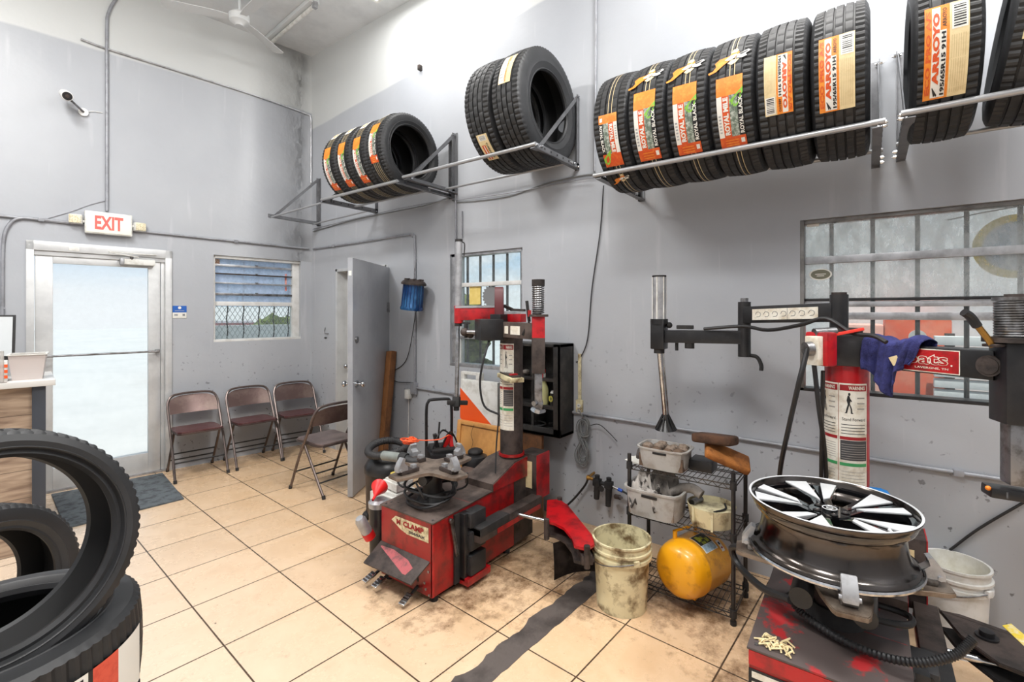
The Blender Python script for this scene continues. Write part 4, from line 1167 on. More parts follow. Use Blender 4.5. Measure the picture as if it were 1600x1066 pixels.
def changer(kind, label, ox, oy):
    r = root('tire_changer', label, 'tire changer', (ox, oy, 0), 0, 'red tire changers')
    P = lambda name, mb, lab=None: part(name, mb, r, label=lab)
    # cabinet: sheet red body with a worn top
    mb = MB()
    prof = [(0, .035), (.735, .035), (.735, .465), (.30, .455), (.0, .432)]
    mb.prism(prof, 0, .43, m_red, Matrix.Translation((0, .43, 0)) @ Matrix.Rotation(PI / 2, 4, 'X'), bev=.004)
    mb.bb(.0, .012, -.003, .012, .04, .43, m_redclean)
    cab = P('cabinet', mb)
    mb = MB(); mb.hexa([Vector(v) for v in ((-.004, -.006, .433), (.737, -.006, .466), (.737, .436, .466), (-.004, .436, .433), (-.004, -.006, .441), (.737, -.006, .475), (.737, .436, .475), (-.004, .436, .441))], m_top if kind == 1 else mat('grey_top_worn_to_red', (80, 70, 68), .5, .1, dirt=(168, 30, 34), dscale=7, damt=.9, dpos=(.54, .60)), bev=.002)
    for (x, y) in ((.05, .40), (.07, .36), (.02, .02), (.02, .41)): mb.cyl((x, y, .44), (x, y, .447), .006, m_steel, seg=8)
    part('worn_top', mb, cab, label='dirty brown top plate')
    mb = MB()
    for x in (.04, .69):
        for y in (.03, .40): mb.cyl((x, y, 0), (x, y, .037), .022, m_blackm)
    P('foot', mb)
    # pedal guard
    mb = MB()
    mb.hexa([Vector(v) for v in ((0, .43, .22), (0, .02, .22), (-.105, .05, .135), (-.115, .44, .135), (0, .43, .228), (0, .02, .228), (-.108, .05, .143), (-.118, .44, .143))], m_grime, bev=.002)
    V = [(-.02, .40), (-.015, .30), (-.03, .16), (-.05, .10), (-.085, .12), (-.09, .25), (-.06, .36), (-.045, .42)]
    mb.faces([Vector((x, y, .2295 + x * .80 + .0)) for x, y in V], [list(range(8))], mat('worn_pink_red', (170, 84, 88), .6, dirt=(96, 66, 66), dscale=18, damt=.9))
    P('pedal_guard', mb, 'bent grey flap with worn red patch')
    for i, y in enumerate((.41, .335, .115)): P('pedal', pedal(-.01, y, .075 if i != 2 else .06, i))
    mb = MB()
    for y, z in ((.05, .07), (.025, .045), (.06, .10), (.37, .17), (.03, .17)): mb.cyl((-.004, y, z), (.0, y, z), .007, m_steel, seg=10)
    for y in (.335, .115): mb.bb(-.002, .0, y - .006, y + .006, .09, .14, m_blackm)
    part('front_bolt', mb, cab)
    # side bumper pads and the bead breaker beam
    mb = MB()
    mb.bb(.16, .20, -.012, .0, .04, .43, m_blackm); mb.bb(.20, .25, -.05, .0, .05, .43, m_black, bev=.003)
    P('side_bracket', mb)
    for z0, z1 in ((.345, .43), (.215, .325), (.075, .19)):
        mb = MB(); mb.bb(.225, .36, -.075, -.0, z0, z1, m_rub, bev=.01)
        for y, z in ((-.02, z0 + .02), (-.055, z1 - .02)): mb.cyl((.222, y, z), (.226, y, z), .006, m_ink, seg=8)
        P('bumper_pad', mb)
    mb = MB(); mb.bb(.20, .40, -.075, 0, .03, .07, m_redclean, bev=.003); P('side_step', mb, 'clean red lower lip')
    mb = MB(); mb.bb(.25, .88, -.125, -.045, .265, .345, m_grime, bev=.004); mb.bb(.40, .86, -.127, -.043, .27, .30, m_red)
    mb.bb(.25, .52, -.127, -.045, .30, .35, m_blackm, bev=.005)
    P('breaker_beam', mb, 'brown and red steel beam')
    mb = MB(); mb.cyl((.61, -.10, .31), (.655, -.33, .305), .012, m_chrome); P('piston_rod', mb)
    # tower wedge
    mb = MB()
    mb.prism([(.50, .455), (.50, .505), (.73, .585), (.95, .60), (.95, .46)], 0, .235, m_top, Matrix.Translation((0, .225, 0)) @ Matrix.Rotation(PI / 2, 4, 'X'), bev=.004)
    mb.prism([(.505, .46), (.505, .50), (.73, .58), (.945, .595), (.945, .46)], 0, .002, m_red, Matrix.Translation((0, -.0105, 0)) @ Matrix.Rotation(PI / 2, 4, 'X'))
    mb.bb(.735, .95, .0, .22, .04, .5, m_grime)
    P('tower_base', mb)
    mb = MB(); mb.bb(.87, 1.02, -.09, .055, .31, .61, m_grime, bev=.005); mb.bb(.868, 1.022, -.0935, -.089, .31, .61, m_redclean)
    mb.bb(.8685, .872, -.05, -.0, .38, .56, m_creamp); mb.bb(.867, .87, .02, .03, .36, .50, m_lab)
    P('motor_box', mb, 'brown box with red side')
    return r, P

# ---------- machine 1
T1, P = changer(1, 'red tire changer with empty clamping table, in front of the black wall cabinet', 1.80, 1.872)
mb = MB(); m_l1 = mat('worn_cream_decal', (218, 206, 168), .5, dirt=(150, 130, 90), dscale=30, damt=.8)
zq = lambda y, t: .33 + t
V = [(.335, .375), (.30, .405), (.03, .405), (.03, .325), (.20, .325), (.26, .34), (.30, .36)]
mb.faces([(-.0015, y, z) for y, z in V], [list(range(len(V)))], m_l1)
mb.text('CLAMP', (-.003, .235, .362), (0, -.17, 0), (0, 0, .032), m_labr, .05)
mb.text('M', (-.003, .29, .362), (0, -.034, 0), (0, 0, .03), m_labr, .05)
mb.text('5060AX', (-.003, .185, .336), (0, -.13, 0), (0, 0, .016), m_labd, .04)
P('name_decal', mb, 'worn cream decal')
mb = MB(); mb.bar((-.0 + .13, -.012, .405), (.17, -.016, .20), .012, .006, m_steel, up=(0, 1, 0)); mb.bar((.142, -.012, .405), (.184, -.016, .20), .006, .005, m_steel, up=(0, 1, 0)); mb.cyl((.13, -.005, .41), (.13, -.02, .41), .014, m_steel)
P('hung_lever', mb, 'thin steel lever hanging on the side')
# turntable
tc1 = (.215, .225)
mb = MB(); mb.cyl((tc1[0], tc1[1], .44), (tc1[0], tc1[1], .50), .10, m_blackm, r2=.07); mb.cyl((tc1[0], tc1[1], .50), (tc1[0], tc1[1], .628), .06, m_black)
for k in range(4):
    a = .35 + k * PI / 2; mb.cyl((tc1[0] + .13 * math.cos(a), tc1[1] + .13 * math.sin(a), .60), (tc1[0] - .02 * math.cos(a), tc1[1] - .02 * math.sin(a), .60), .028, m_black)
P('turntable_drum', mb)
A1 = -.12
m_tab = mat('worn_table_top', (136, 122, 110), .45, .5, dirt=(78, 66, 58), dscale=9, damt=.8)
P('turntable', star(tc1, .275, .125, .052, .632, .650, m_tab, A1))
for k, rr in enumerate((.21, .2, .215, .2)): P('clamp_jaw', jaw(tc1, A1 + k * PI / 2, rr, .65, m_grime, m_galv))
mb = MB()
for k in range(3):
    pts = []
    for i in range(15):
        a = PI * 2 * i / 14 + k; rr = .15 + .02 * math.sin(3 * a + k)
        pts.append((tc1[0] + rr * math.cos(a) - .02, tc1[1] + rr * math.sin(a) * .9 - .02, .55 + .035 * math.sin(a + k) - .03 * k))
    mb.tube(pts, .008, m_cable, n=3)
for k in range(4):
    a = A1 + k * PI / 2 + .5; mb.tube([(tc1[0] + .22 * math.cos(a), tc1[1] + .22 * math.sin(a), .625), (tc1[0] + .20 * math.cos(a + .2), tc1[1] + .2 * math.sin(a + .2), .53), (tc1[0] + .06 * math.cos(a), tc1[1] + .06 * math.sin(a), .49)], .006, m_cable)
P('air_hose', mb)
# column
cx, cy = .82, .085
mb = MB(); mb.cyl((cx, cy, .58), (cx, cy, 1.41), .078, m_grime, seg=36); mb.cyl((cx, cy, .60), (cx, cy, .618), .088, m_red, seg=36)
P('column', mb)
mb = MB(); column_labels(mb, cx, cy, .078, .78, 1.36, -48, 62); P('warning_label', mb, 'worn white and green warning label with walking figure')
def w1(px, py, d): return at(px, py, d) - Vector((1.80, 1.872, 0))
mb = MB(); c = w1(797, 590, 3.13)
mb.box(c, (.09, .29, .03), m_cream, rot=(0, 0, -.6), bev=.006); mb.box(c + Vector((0, 0, .018)), (.06, .26, .01), m_grime, rot=(0, 0, -.6))
mb.box(c + Vector((-.03, -.05, .025)), (.05, .03, .015), m_redclean, rot=(0, 0, -.4), bev=.004)
P('tool_tray', mb, 'cream stained tool tray')
# swing arm with black block
mb = MB(); a = w1(779, 514, 3.25); b = w1(838, 518, 2.97)
mb.bar(a, b, .075, .10, m_top, bev=.004)
P('swing_arm', mb)
mb = MB(); q = (b - a).normalized(); s_ = Vector((q.y, -q.x, 0)) * .040
if s_.x > 0: s_ = -s_
p0 = a + (b - a) * .30 + s_; 
mb.bar(p0 + Vector((0, 0, .0)), p0 + q * .035, .002, .05, m_lab); mb.bar(p0 + q * .06, p0 + q * .15, .002, .055, m_lab)
P('arm_decal', mb)
mb = MB(); c = w1(764, 515, 3.2); mb.box(c, (.16, .15, .14), m_black, rot=(0, 0, -.6), bev=.006)
mb.cyl(c + Vector((-.02, .1, -.02)), c + Vector((-.04, .16, -.02)), .014, m_steel); mb.sphere(c + Vector((-.045, .18, -.02)), .028, m_grime)
P('arm_block', mb, 'black steel block with knob')
mb = MB(); c = w1(780, 475, 3.25); mb.prism([(-.03, -.10), (.03, -.10), (.03, .085), (.012, .115), (-.012, .115), (-.03, .085)], -.03, .03, mat('dark_red_paint', (84, 22, 28), .4), Matrix.Translation(c) @ Matrix.Rotation(.6, 4, 'Z') @ Matrix.Rotation(PI / 2, 4, 'X'), bev=.004)
mb.box(c + Vector((0, 0, -.095)), (.09, .09, .05), m_black, bev=.004)
P('pivot_post', mb)
mb = MB(); mb.bar(w1(790, 497, 3.3), w1(818, 497, 3.2), .06, .055, m_redclean, bev=.003)
mb.bar(w1(788, 478, 3.3), w1(800, 484, 3.25), .02, .02, m_grime); mb.bar(w1(800, 484, 3.25), w1(820, 485, 3.2), .03, .016, m_grime, bev=.003)
P('lock_clamp', mb)
mb = MB(); mb.bar(w1(823, 470, 3.0), w1(827, 503, 3.0), .012, .02, m_blackm, bev=.003); mb.bar(w1(827, 503, 3.0), w1(816, 524, 3.0), .012, .014, m_blackm, bev=.003)
P('lock_lever', mb, 'black bent lever')
# helper arm
mb = MB(); mb.bar(w1(716, 491, 3.35), w1(788, 490, 3.35), .06, .085, m_redclean, bev=.004); mb.cyl(w1(717, 478, 3.35), w1(717, 505, 3.35), .033, m_redclean)
mb.bar(w1(712, 480, 3.34), w1(775, 479, 3.34), .05, .015, m_alum)
P('helper_arm', mb, 'red helper arm')
mb = MB(); mb.cyl(w1(717, 376, 3.35), w1(716, 478, 3.35), .024, m_galv, seg=16); mb.cyl(w1(717, 374, 3.35), w1(717, 378, 3.35), .026, m_blackm); mb.tube([w1(722, 378, 3.35), w1(726, 382, 3.35), w1(725, 400, 3.35)], .004, m_blackm)
mb.cyl(w1(716, 505, 3.35), w1(716, 510, 3.35), .026, m_blackm); mb.cyl(w1(716, 508, 3.35), w1(713, 628, 3.35), .015, m_chrome)
P('helper_cylinder', mb, 'aluminium cylinder and chrome rod')
mb = MB(); c = w1(713, 628, 3.35); mb.box(c, (.05, .05, .07), m_blackm, rot=(0, .2, .5), bev=.005); mb.bar(c + Vector((-.06, .03, .0)), c + Vector((.06, -.05, -.01)), .03, .03, m_blackm, bev=.004); mb.cyl(c + Vector((0, 0, -.06)), c + Vector((0, 0, .0)), .02, m_blackm)
P('press_foot', mb)
mb = MB(); mb.cyl(w1(728, 505, 3.3), w1(728, 528, 3.3), .012, m_blackm); mb.bar(w1(722, 505, 3.3), w1(735, 505, 3.3), .02, .012, m_blackm); mb.cyl(w1(733, 523, 3.3), w1(744, 523, 3.3), .01, m_steel); mb.sphere(w1(735, 523, 3.3), .026, m_grime)
P('adjuster', mb)
# tool post with spring
b2 = w1(841, 540, 2.94)
mb = MB(); top_ = w1(841, 495, 2.94).z; bot_ = w1(841, 583, 2.94).z; rz = .64
mb.box((b2.x, b2.y, (top_ + bot_) / 2), (.078, .078, top_ - bot_), m_redclean, rot=(0, 0, rz), bev=.004)
mb.box((b2.x, b2.y, bot_ + .11), (.0785, .0785, .22), m_grime, rot=(0, 0, rz), bev=.004)
mb.cyl((b2.x, b2.y, top_), (b2.x, b2.y, top_ + .014), .062, m_grime); mb.box(Vector((b2.x, b2.y, top_ + .02)) + Vector((-.03, .045, 0)), (.05, .02, .04), m_red, rot=(0, 0, rz))
P('tool_post', mb, 'red square sleeve')
mb = MB(); spring(mb, (b2.x, b2.y), .033, .0055, top_ + .015, w1(841, 447, 2.94).z, 13, m_steel); mb.cyl((b2.x, b2.y, top_), (b2.x, b2.y, w1(0, 440, 2.94).z), .021, m_grime)
mb.cyl((b2.x, b2.y, w1(0, 447, 2.94).z), (b2.x, b2.y, w1(0, 437, 2.94).z), .040, m_grime)
P('coil_spring', mb)
mb = MB(); z1_ = w1(0, 634, 2.94).z; mb.box((b2.x, b2.y, (bot_ + z1_) / 2), (.048, .048, bot_ - z1_), m_steel, rot=(0, 0, rz), bev=.008); P('sliding_bar', mb, 'bare steel sliding bar')
mb = MB(); mb.box((b2.x, b2.y, z1_ + .005), (.055, .055, .05), m_steel, rot=(.2, 0, rz), bev=.008); mb.prism([(-.05, -.03), (.05, -.04), (.06, 0), (.03, .04), (-.03, .035), (-.06, .0)], -.03, -.005, m_chrome, Matrix.Translation((b2.x, b2.y, z1_ - .01)) @ Euler((.25, .1, .3)).to_matrix().to_4x4(), bev=.005); mb.cyl((b2.x - .05, b2.y, z1_ + .02), (b2.x + .03, b2.y, z1_ + .02), .016, m_chrome)
P('mount_head', mb, 'chrome duck head tool')
mb = MB(); mb.tube([w1(765, 530, 3.15), w1(755, 565, 3.1), w1(750, 600, 3.1), w1(757, 635, 3.1), w1(780, 648, 3.1)], .007, m_cable); mb.tube([w1(780, 648, 3.1), w1(776, 690, 3.1), w1(774, 740, 3.05)], .005, m_cable)
P('hanging_hose', mb)
# breaker arm
mb = MB()
z = .30
pts = [fl(855, 779, .36), fl(874, 777, .36), fl(884, 785, .36), fl(927, 838, .36), fl(929, 848, .36), fl(918, 855, .36), fl(897, 850, .36), fl(893, 836, .36), fl(882, 822, .36), fl(866, 814, .36), fl(853, 812, .36)]
pts = [(p.x - 1.80, p.y - 1.872) for p in pts]
mb.prism(pts, .335, .35, m_redclean, bev=.003); mb.prism([(x, y) for x, y in pts], .26, .275, m_grime)
mb.bar(Vector((*pts[2], .305)), Vector((*pts[3], .305)), .012, .09, m_redclean)
for i in (1, 5, 10): 
    x, y = pts[i]; x += (.0 if i != 1 else .0); mb.cyl((x * .97 + .03 * pts[7][0], y * .97 + .03 * pts[7][1], .25), (x * .97 + .03 * pts[7][0], y * .97 + .03 * pts[7][1], .365), .016, m_grime)
P('breaker_arm', mb, 'bright red swinging arm')
mb = MB()
p0 = fl(864, 868, .17) - Vector((1.80, 1.872, 0)); p1 = fl(936, 852, .21) - Vector((1.80, 1.872, 0))
def bl(u, v):
    p = p0.lerp(p1, u); n_ = Vector((-(p1 - p0).y, (p1 - p0).x, 0)).normalized()
    bow = .04 * math.sin(PI * u)
    return Vector((p.x, p.y, 0)) + n_ * (bow - .03 * math.sin(v * 2)) + Vector((0, 0, .24 - (.20 - .03 * u) * v))
mb.grid(bl, 14, 6, m_grime)
bmesh.ops.solidify(mb.bm, geom=mb.bm.faces[:], thickness=.006)
mb.bar(p0.lerp(p1, .45) + Vector((0, 0, .08)), Vector((pts[5][0], pts[5][1], .29)), .06, .05, m_grime, bev=.006)
P('breaker_blade', mb, 'dark shovel shaped blade')

# ---------- machine 2
ox2, oy2 = 1.775, -.105
T2, P = changer(2, 'red tire changer with a chrome wheel clamped on its table, at the right edge', ox2, oy2)
def w2(px, py, d): return at(px, py, d) - Vector((ox2, oy2, 0))
mb = MB()
mb.bb(-.004, -.0005, .0, .43, .385, .432, m_redclean); mb.bb(-.004, -.0005, .0, .43, .0355, .372, m_blackm)
mb.bb(-.006, -.003, .33, .42, .345, .365, m_lab); mb.bb(-.006, -.003, .33, .42, .305, .332, m_lab); mb.bb(-.006, -.003, .01, .30, .24, .355, m_lab); mb.bb(-.008, -.005, .01, .255, .25, .335, m_redclean, bev=.004)
P('front_decal', mb, 'red, black and white striped front panel')
tc2 = (.355, .205); ZT = .622
mb = MB(); mb.cyl((tc2[0], tc2[1], .44), (tc2[0], tc2[1], .50), .11, m_blackm, r2=.08); mb.cyl((tc2[0], tc2[1], .50), (tc2[0], tc2[1], ZT), .07, m_black)
for sg in (-1, 1):
    mb.cyl((tc2[0] - .20, tc2[1] + sg * .09, ZT - .045), (tc2[0] + .18, tc2[1] + sg * .09, ZT - .045), .036, m_black)
P('turntable_drum', mb)
A2 = .18
P('turntable', star(tc2, .33, .14, .052, ZT, ZT + .018, mat('worn_table_steel', (140, 128, 116), .4, .6, dirt=(84, 66, 52), dscale=8, damt=.8), A2))
for k, rr in enumerate((.275, .275, .275, .275)): P('clamp_jaw', jaw(tc2, A2 + k * PI / 2, rr, ZT + .018, m_steel, m_galv))
mb = MB()
q = Vector((tc2[0], tc2[1], 0))
pts = [q + Vector((-.17, -.35, .60)), q + Vector((-.21, -.30, .55)), q + Vector((-.23, -.2, .50)), q + Vector((-.2, -.06, .475)), q + Vector((-.16, .08, .50)), q + Vector((-.12, .14, .54))]
sp = smooth_path(pts, 24)
mb.loft(sp, [.011 + .003 * (i % 2) for i in range(len(sp))], m_cable, seg=10)
mb.tube([q + Vector((-.02, .30, .62)), q + Vector((.03, .36, .58)), q + Vector((.02, .33, .52)), q + Vector((-.12, .22, .53)), q + Vector((-.2, .12, .56))], .014, m_cable)
mb.tube([q + Vector((-.08, -.02, .56)), q + Vector((-.13, -.10, .55)), q + Vector((-.11, -.2, .55)), q + Vector((-.04, -.2, .55)), q + Vector((-.03, -.05, .55))], .011, m_cable)
P('air_hose', mb, 'black corrugated air hose')
mb = MB()
for k in range(26):
    x = .05 + random.uniform(-.035, .035); y = .355 + random.uniform(-.045, .045)
    mb.tube([(x, y, .446), (x + random.uniform(-.015, .015), y + random.uniform(-.02, .02), .458), (x + random.uniform(-.02, .02), y + random.uniform(-.03, .03), .446)], .003, m_creamp, seg=5, n=3)
P('dried_brush', mb, 'clump of pale dried bristles')
# column
c2 = (.835, .185); cx, cy = c2
mb = MB(); mb.cyl((cx, cy, .58), (cx, cy, 1.42), .083, m_redclean, seg=44); mb.cyl((cx, cy, 1.42), (cx, cy, 1.50), .06, m_grime)
P('column', mb, 'round red column')
mb = MB(); column_labels(mb, cx, cy, .083, .80, 1.262, -60, 90); P('warning_label', mb, 'white, red and green warning label with walking figure')
# upper tool arm
Pc = Vector((cx, cy, 0)); 
e1 = w2(1562, 569, 1.64); 
s0_ = Vector((cx + .04, cy + .06, 1.40)); e1 = Vector((e1.x, e1.y, 1.387))
mb = MB(); mb.bar(s0_ + Vector((0, 0, -.01)), e1, .07, .10, m_black, bev=.003)
P('tool_arm', mb, 'black square arm')
dd = (e1 - s0_).normalized(); nn = Vector((-dd.y, dd.x, 0)); nn = nn if nn.x < 0 else -nn
def onarm(px, zz, off=.0365):
    # point on the near face of the arm seen at px
    rr = ray(px); o_ = s0_ + nn * off + Vector((ox2, oy2, 0))
    p = o_ + dd * (-(o_.x * rr[1] - o_.y * rr[0]) / (dd.x * rr[1] - dd.y * rr[0]))
    return Vector((p.x - ox2, p.y - oy2, zz))
mb = MB()
za, zb_ = 1.343, 1.431
q0, q1 = onarm(1385, za), onarm(1500, za)
up = Vector((0, 0, zb_ - za))
mb.quad(q0, q1, q1 + up, q0 + up, m_lab)
i0 = q0.lerp(q1, .008) + up * .04 + nn * .0006; i1 = q0.lerp(q1, .988) + up * .04 + nn * .0006
mb.quad(i0, i1, i1 + up * .92, i0 + up * .92, m_redclean)
uu = q1 - q0
mb.text('Coats', q0 + uu * .04 + up * .33 + nn * .0012, uu * .82, up * .52, m_lab, .05)
mb.text('Coats', q0 + uu * .05 + up * .35 + nn * .0018, uu * .80, up * .48, m_redclean, .01)
mb.text('LAVERGNE, TN', q0 + uu * .42 + up * .14 + nn * .0012, uu * .44, up * .10, m_lab, .02)
mb.cyl(q0 + uu * .9 + up * .36 + nn * .001, q0 + uu * .9 + up * .36 + nn * .0015, .003, m_lab)
P('name_plate', mb, 'red name plate with white letters')
mb = MB(); c = onarm(1548, 1.387); mb.cyl(c - nn * .01, c + nn * .012, .036, m_grime, seg=30); mb.cyl(c, c + nn * .016, .028, m_grime, seg=30)
P('pivot_cap', mb)
mb = MB(); 
mb.box((cx - .02, cy + .02, 1.405), (.17, .22, .135), m_black, bev=.006)
k0 = w2(1300, 522, 2.02); mb.box(w2(1283, 545, 2.0), (.06, .10, .14), m_redclean, rot=(0, 0, -.6), bev=.01)
mb.box(w2(1272, 548, 1.985), (.03, .06, .12), m_lab, rot=(0, 0, -.6), bev=.004)
mb.cyl(w2(1272, 520, 2.0), w2(1305, 518, 2.0), .018, m_steel); mb.cyl(w2(1268, 545, 1.98), w2(1258, 546, 1.98), .03, m_steel)
mb.bar(w2(1305, 523, 2.0), w2(1350, 514, 1.95), .03, .012, mat('bright_orange_red', (226, 54, 40), .4), bev=.003)
P('arm_clamp', mb, 'black clamp with red and orange cover')
# tool post + spring
t0 = w2(1588, 569, 1.60); zt = w2(0, 535, 1.6).z; zb1 = w2(0, 661, 1.6).z; rz = .3
mb = MB(); mb.box((t0.x, t0.y, (zt + zb1) / 2), (.10, .10, zt - zb1), m_black, rot=(0, 0, rz), bev=.005); mb.cyl((t0.x, t0.y, zt), (t0.x, t0.y, zt + .016), .085, m_grime, seg=36)
P('tool_post', mb, 'black square sleeve')
mb = MB(); z2_ = w2(0, 470, 1.6).z; spring(mb, (t0.x, t0.y), .052, .0045, zt + .018, z2_, 14, m_steel); mb.cyl((t0.x, t0.y, zt), (t0.x, t0.y, z2_), .036, m_black); mb.cyl((t0.x, t0.y, z2_), (t0.x, t0.y, z2_ + .012), .060, m_steel, seg=36); mb.cyl((t0.x, t0.y, z2_ + .012), (t0.x, t0.y, z2_ + .022), .03, m_grime)
P('coil_spring', mb)
mb = MB(); z3_ = w2(0, 757, 1.6).z; mb.box((t0.x, t0.y, (zb1 + z3_) / 2), (.062, .062, zb1 - z3_), m_steel, rot=(0, 0, rz), bev=.010); P('sliding_bar', mb, 'bare steel sliding bar')
mb = MB(); mb.bar(w2(1540, 765, 1.62), w2(1640, 780, 1.56), .07, .035, m_black, bev=.008); mb.box(w2(1580, 772, 1.585), (.06, .012, .02), m_steel, rot=(0, 0, -.6)); mb.sphere(w2(1544, 763, 1.60), .008, m_orange)
P('mount_head', mb, 'black tool head')
mb = MB(); mb.tube([w2(1551, 541, 1.60), w2(1542, 528, 1.6), w2(1524, 505, 1.6)], .010, m_brass, n=4); mb.tube([w2(1527, 510, 1.6), w2(1516, 495, 1.6), w2(1506, 488, 1.6)], .014, m_black, n=4)
mb.bar(w2(1545, 540, 1.6), w2(1600, 536, 1.6), .05, .010, m_grime, bev=.003); mb.cyl(w2(1554, 532, 1.6), w2(1554, 526, 1.6), .014, m_grime, seg=6)
P('lock_lever', mb, 'black and brass lever')
# helper arm chain
mb = MB(); J0 = w2(1311, 490, 2.18); mb.cyl((J0.x, J0.y, 1.42), (J0.x, J0.y, 1.65), .036, m_black, seg=24); mb.cyl((J0.x, J0.y, 1.65), (J0.x, J0.y, 1.66), .030, m_grime, seg=24)
J1 = w2(1163, 507, 2.58); mb.bar((J0.x, J0.y, 1.57), (J1.x, J1.y, 1.555), .06, .088, m_black, bev=.003)
mb.cyl((J1.x, J1.y, 1.33), (J1.x, J1.y, 1.625), .032, m_black, seg=24); mb.cyl((J1.x, J1.y, 1.625), (J1.x, J1.y, 1.645), .020, m_steel, seg=6)
J2 = w2(1030, 526, 2.80); mb.bar((J1.x, J1.y, 1.435), (J2.x, J2.y, 1.430), .055, .072, m_black, bev=.003)
mb.box((J2.x, J2.y, 1.44), (.08, .08, .17), m_black, bev=.008); mb.cyl((J2.x, J2.y, 1.50), (J2.x, J2.y, 1.53), .05, m_black)
mb.tube([(J1.x, J1.y - .02, 1.34), (J1.x + .01, J1.y - .06, 1.33), (J1.x + .01, J1.y - .08, 1.29), (J1.x + .01, J1.y - .08, 1.26)], .01, m_blackm)
m5 = Vector((J2.x, J2.y, 1.395)).lerp(Vector((J1.x, J1.y, 1.395)), .22); mb.cyl(m5, m5 - Vector((0, 0, .045)), .009, m_blackm); m6 = m5.lerp(Vector((J1.x, J1.y, 1.395)), .2); mb.cyl(m6, m6 - Vector((0, 0, .03)), .026, m_blackm)
m7 = m5 + Vector((0, 0, .09)); mb.bar(m7, m7 + (m6 - m5) * 1.3, .03, .022, m_blackm, bev=.004); mb.sphere(m7 + (m5 - m6) * .6 + Vector((0, 0, .01)), .018, m_blackm)
P('helper_arm', mb, 'black jointed helper arm')
mb = MB(); a = Vector((J0.x, J0.y, 1.57)); b = Vector((J1.x, J1.y, 1.555)); d_ = (b - a).normalized(); n_ = Vector((-d_.y, d_.x, 0)); n_ = n_ if n_.x < 0 else -n_
L_ = (b - a).length
p0 = a + d_ * L_ * .16 + n_ * .0315 - Vector((0, 0, .028)); p1 = a + d_ * L_ * .86 + n_ * .0315 - Vector((0, 0, .028)); up = Vector((0, 0, .056))
mb.quad(p0, p1, p1 + up, p0 + up, m_lab)
m_pic = mat('pictogram_grey', (120, 122, 124), .6)
for k in range(7):
    f = .06 + k * .135; c = p0.lerp(p1, f + .03) + up * .5 + n_ * .001
    mb.tube([c + d_ * .014 * math.cos(t) + Vector((0, 0, .014 * math.sin(t))) for t in (0, 1.2, 2.6, 3.9, 5.3)], .0012, m_pic, seg=4, n=3)
    if k in (3,): mb.quad(c - d_ * .02 + up * .5, c - d_ * .018 + up * .5, c - d_ * .018 - up * .5, c - d_ * .02 - up * .5, m_pic)
P('pictogram_label', mb, 'white strip of pictograms')
mb = MB(); mb.cyl((J2.x, J2.y, 1.525), (J2.x, J2.y, 1.775), .038, m_galv, seg=28); mb.cyl((J2.x, J2.y, 1.775), (J2.x, J2.y, 1.785), .040, m_blackm, seg=28)
for a_ in range(6):
    aa = a_ * PI / 3; mb.cyl((J2.x + .037 * math.cos(aa), J2.y + .037 * math.sin(aa), 1.53), (J2.x + .037 * math.cos(aa), J2.y + .037 * math.sin(aa), 1.775), .005, m_white, seg=8)
P('air_cylinder', mb, 'white and silver air cylinder')
mb = MB(); F0 = Vector((J2.x, J2.y, 1.36)); F1 = w2(1040, 656, 2.86)
mb.cyl(F0, F1, .015, m_chrome, seg=20); off = Vector((.022, -.012, 0)); mb.cyl(F0 + off, F1 + off, .006, m_chrome, seg=10); mb.cyl(F0 + Vector((0, 0, .0)), F0 + Vector((0, 0, -.03)), .03, m_blackm)
P('press_rod', mb, 'long chrome rod')
mb = MB(); F2 = Vector((F1.x + .005, F1.y, .87)); mb.cyl(F1, F2, .02, m_black, r2=.062, seg=20)
for k in range(10):
    a_ = 2 * PI * k / 10; mb.bar(F1 + Vector((.018 * math.cos(a_), .018 * math.sin(a_), .03)), F2 + Vector((.06 * math.cos(a_), .06 * math.sin(a_), 0)), .008, .008, m_blackm)
P('cone_foot', mb, 'ribbed black cone')
mb = MB()
mb.tube([w2(1100, 514, 2.65), w2(1160, 510, 2.5), w2(1200, 516, 2.35), w2(1250, 508, 2.15), w2(1290, 498, 2.05), w2(1330, 520, 1.98), w2(1365, 525, 1.9), w2(1385, 535, 1.85)], .009, m_cable)
mb.tube([w2(1262, 545, 1.97), w2(1248, 600, 1.97), w2(1232, 670, 2.08), w2(1219, 735, 2.2), w2(1216, 800, 2.3), w2(1226, 860, 2.3)], .010, m_cable)
mb.tube([w2(1272, 570, 1.98), w2(1280, 640, 1.98), w2(1288, 700, 2.08), w2(1291, 760, 2.16), w2(1290, 830, 2.22)], .009, m_cable)
mb.tube([w2(1286, 580, 1.98), w2(1284, 680, 2.06), w2(1283, 760, 2.16), w2(1284, 830, 2.22)], .008, m_cable)
P('control_cable', mb)
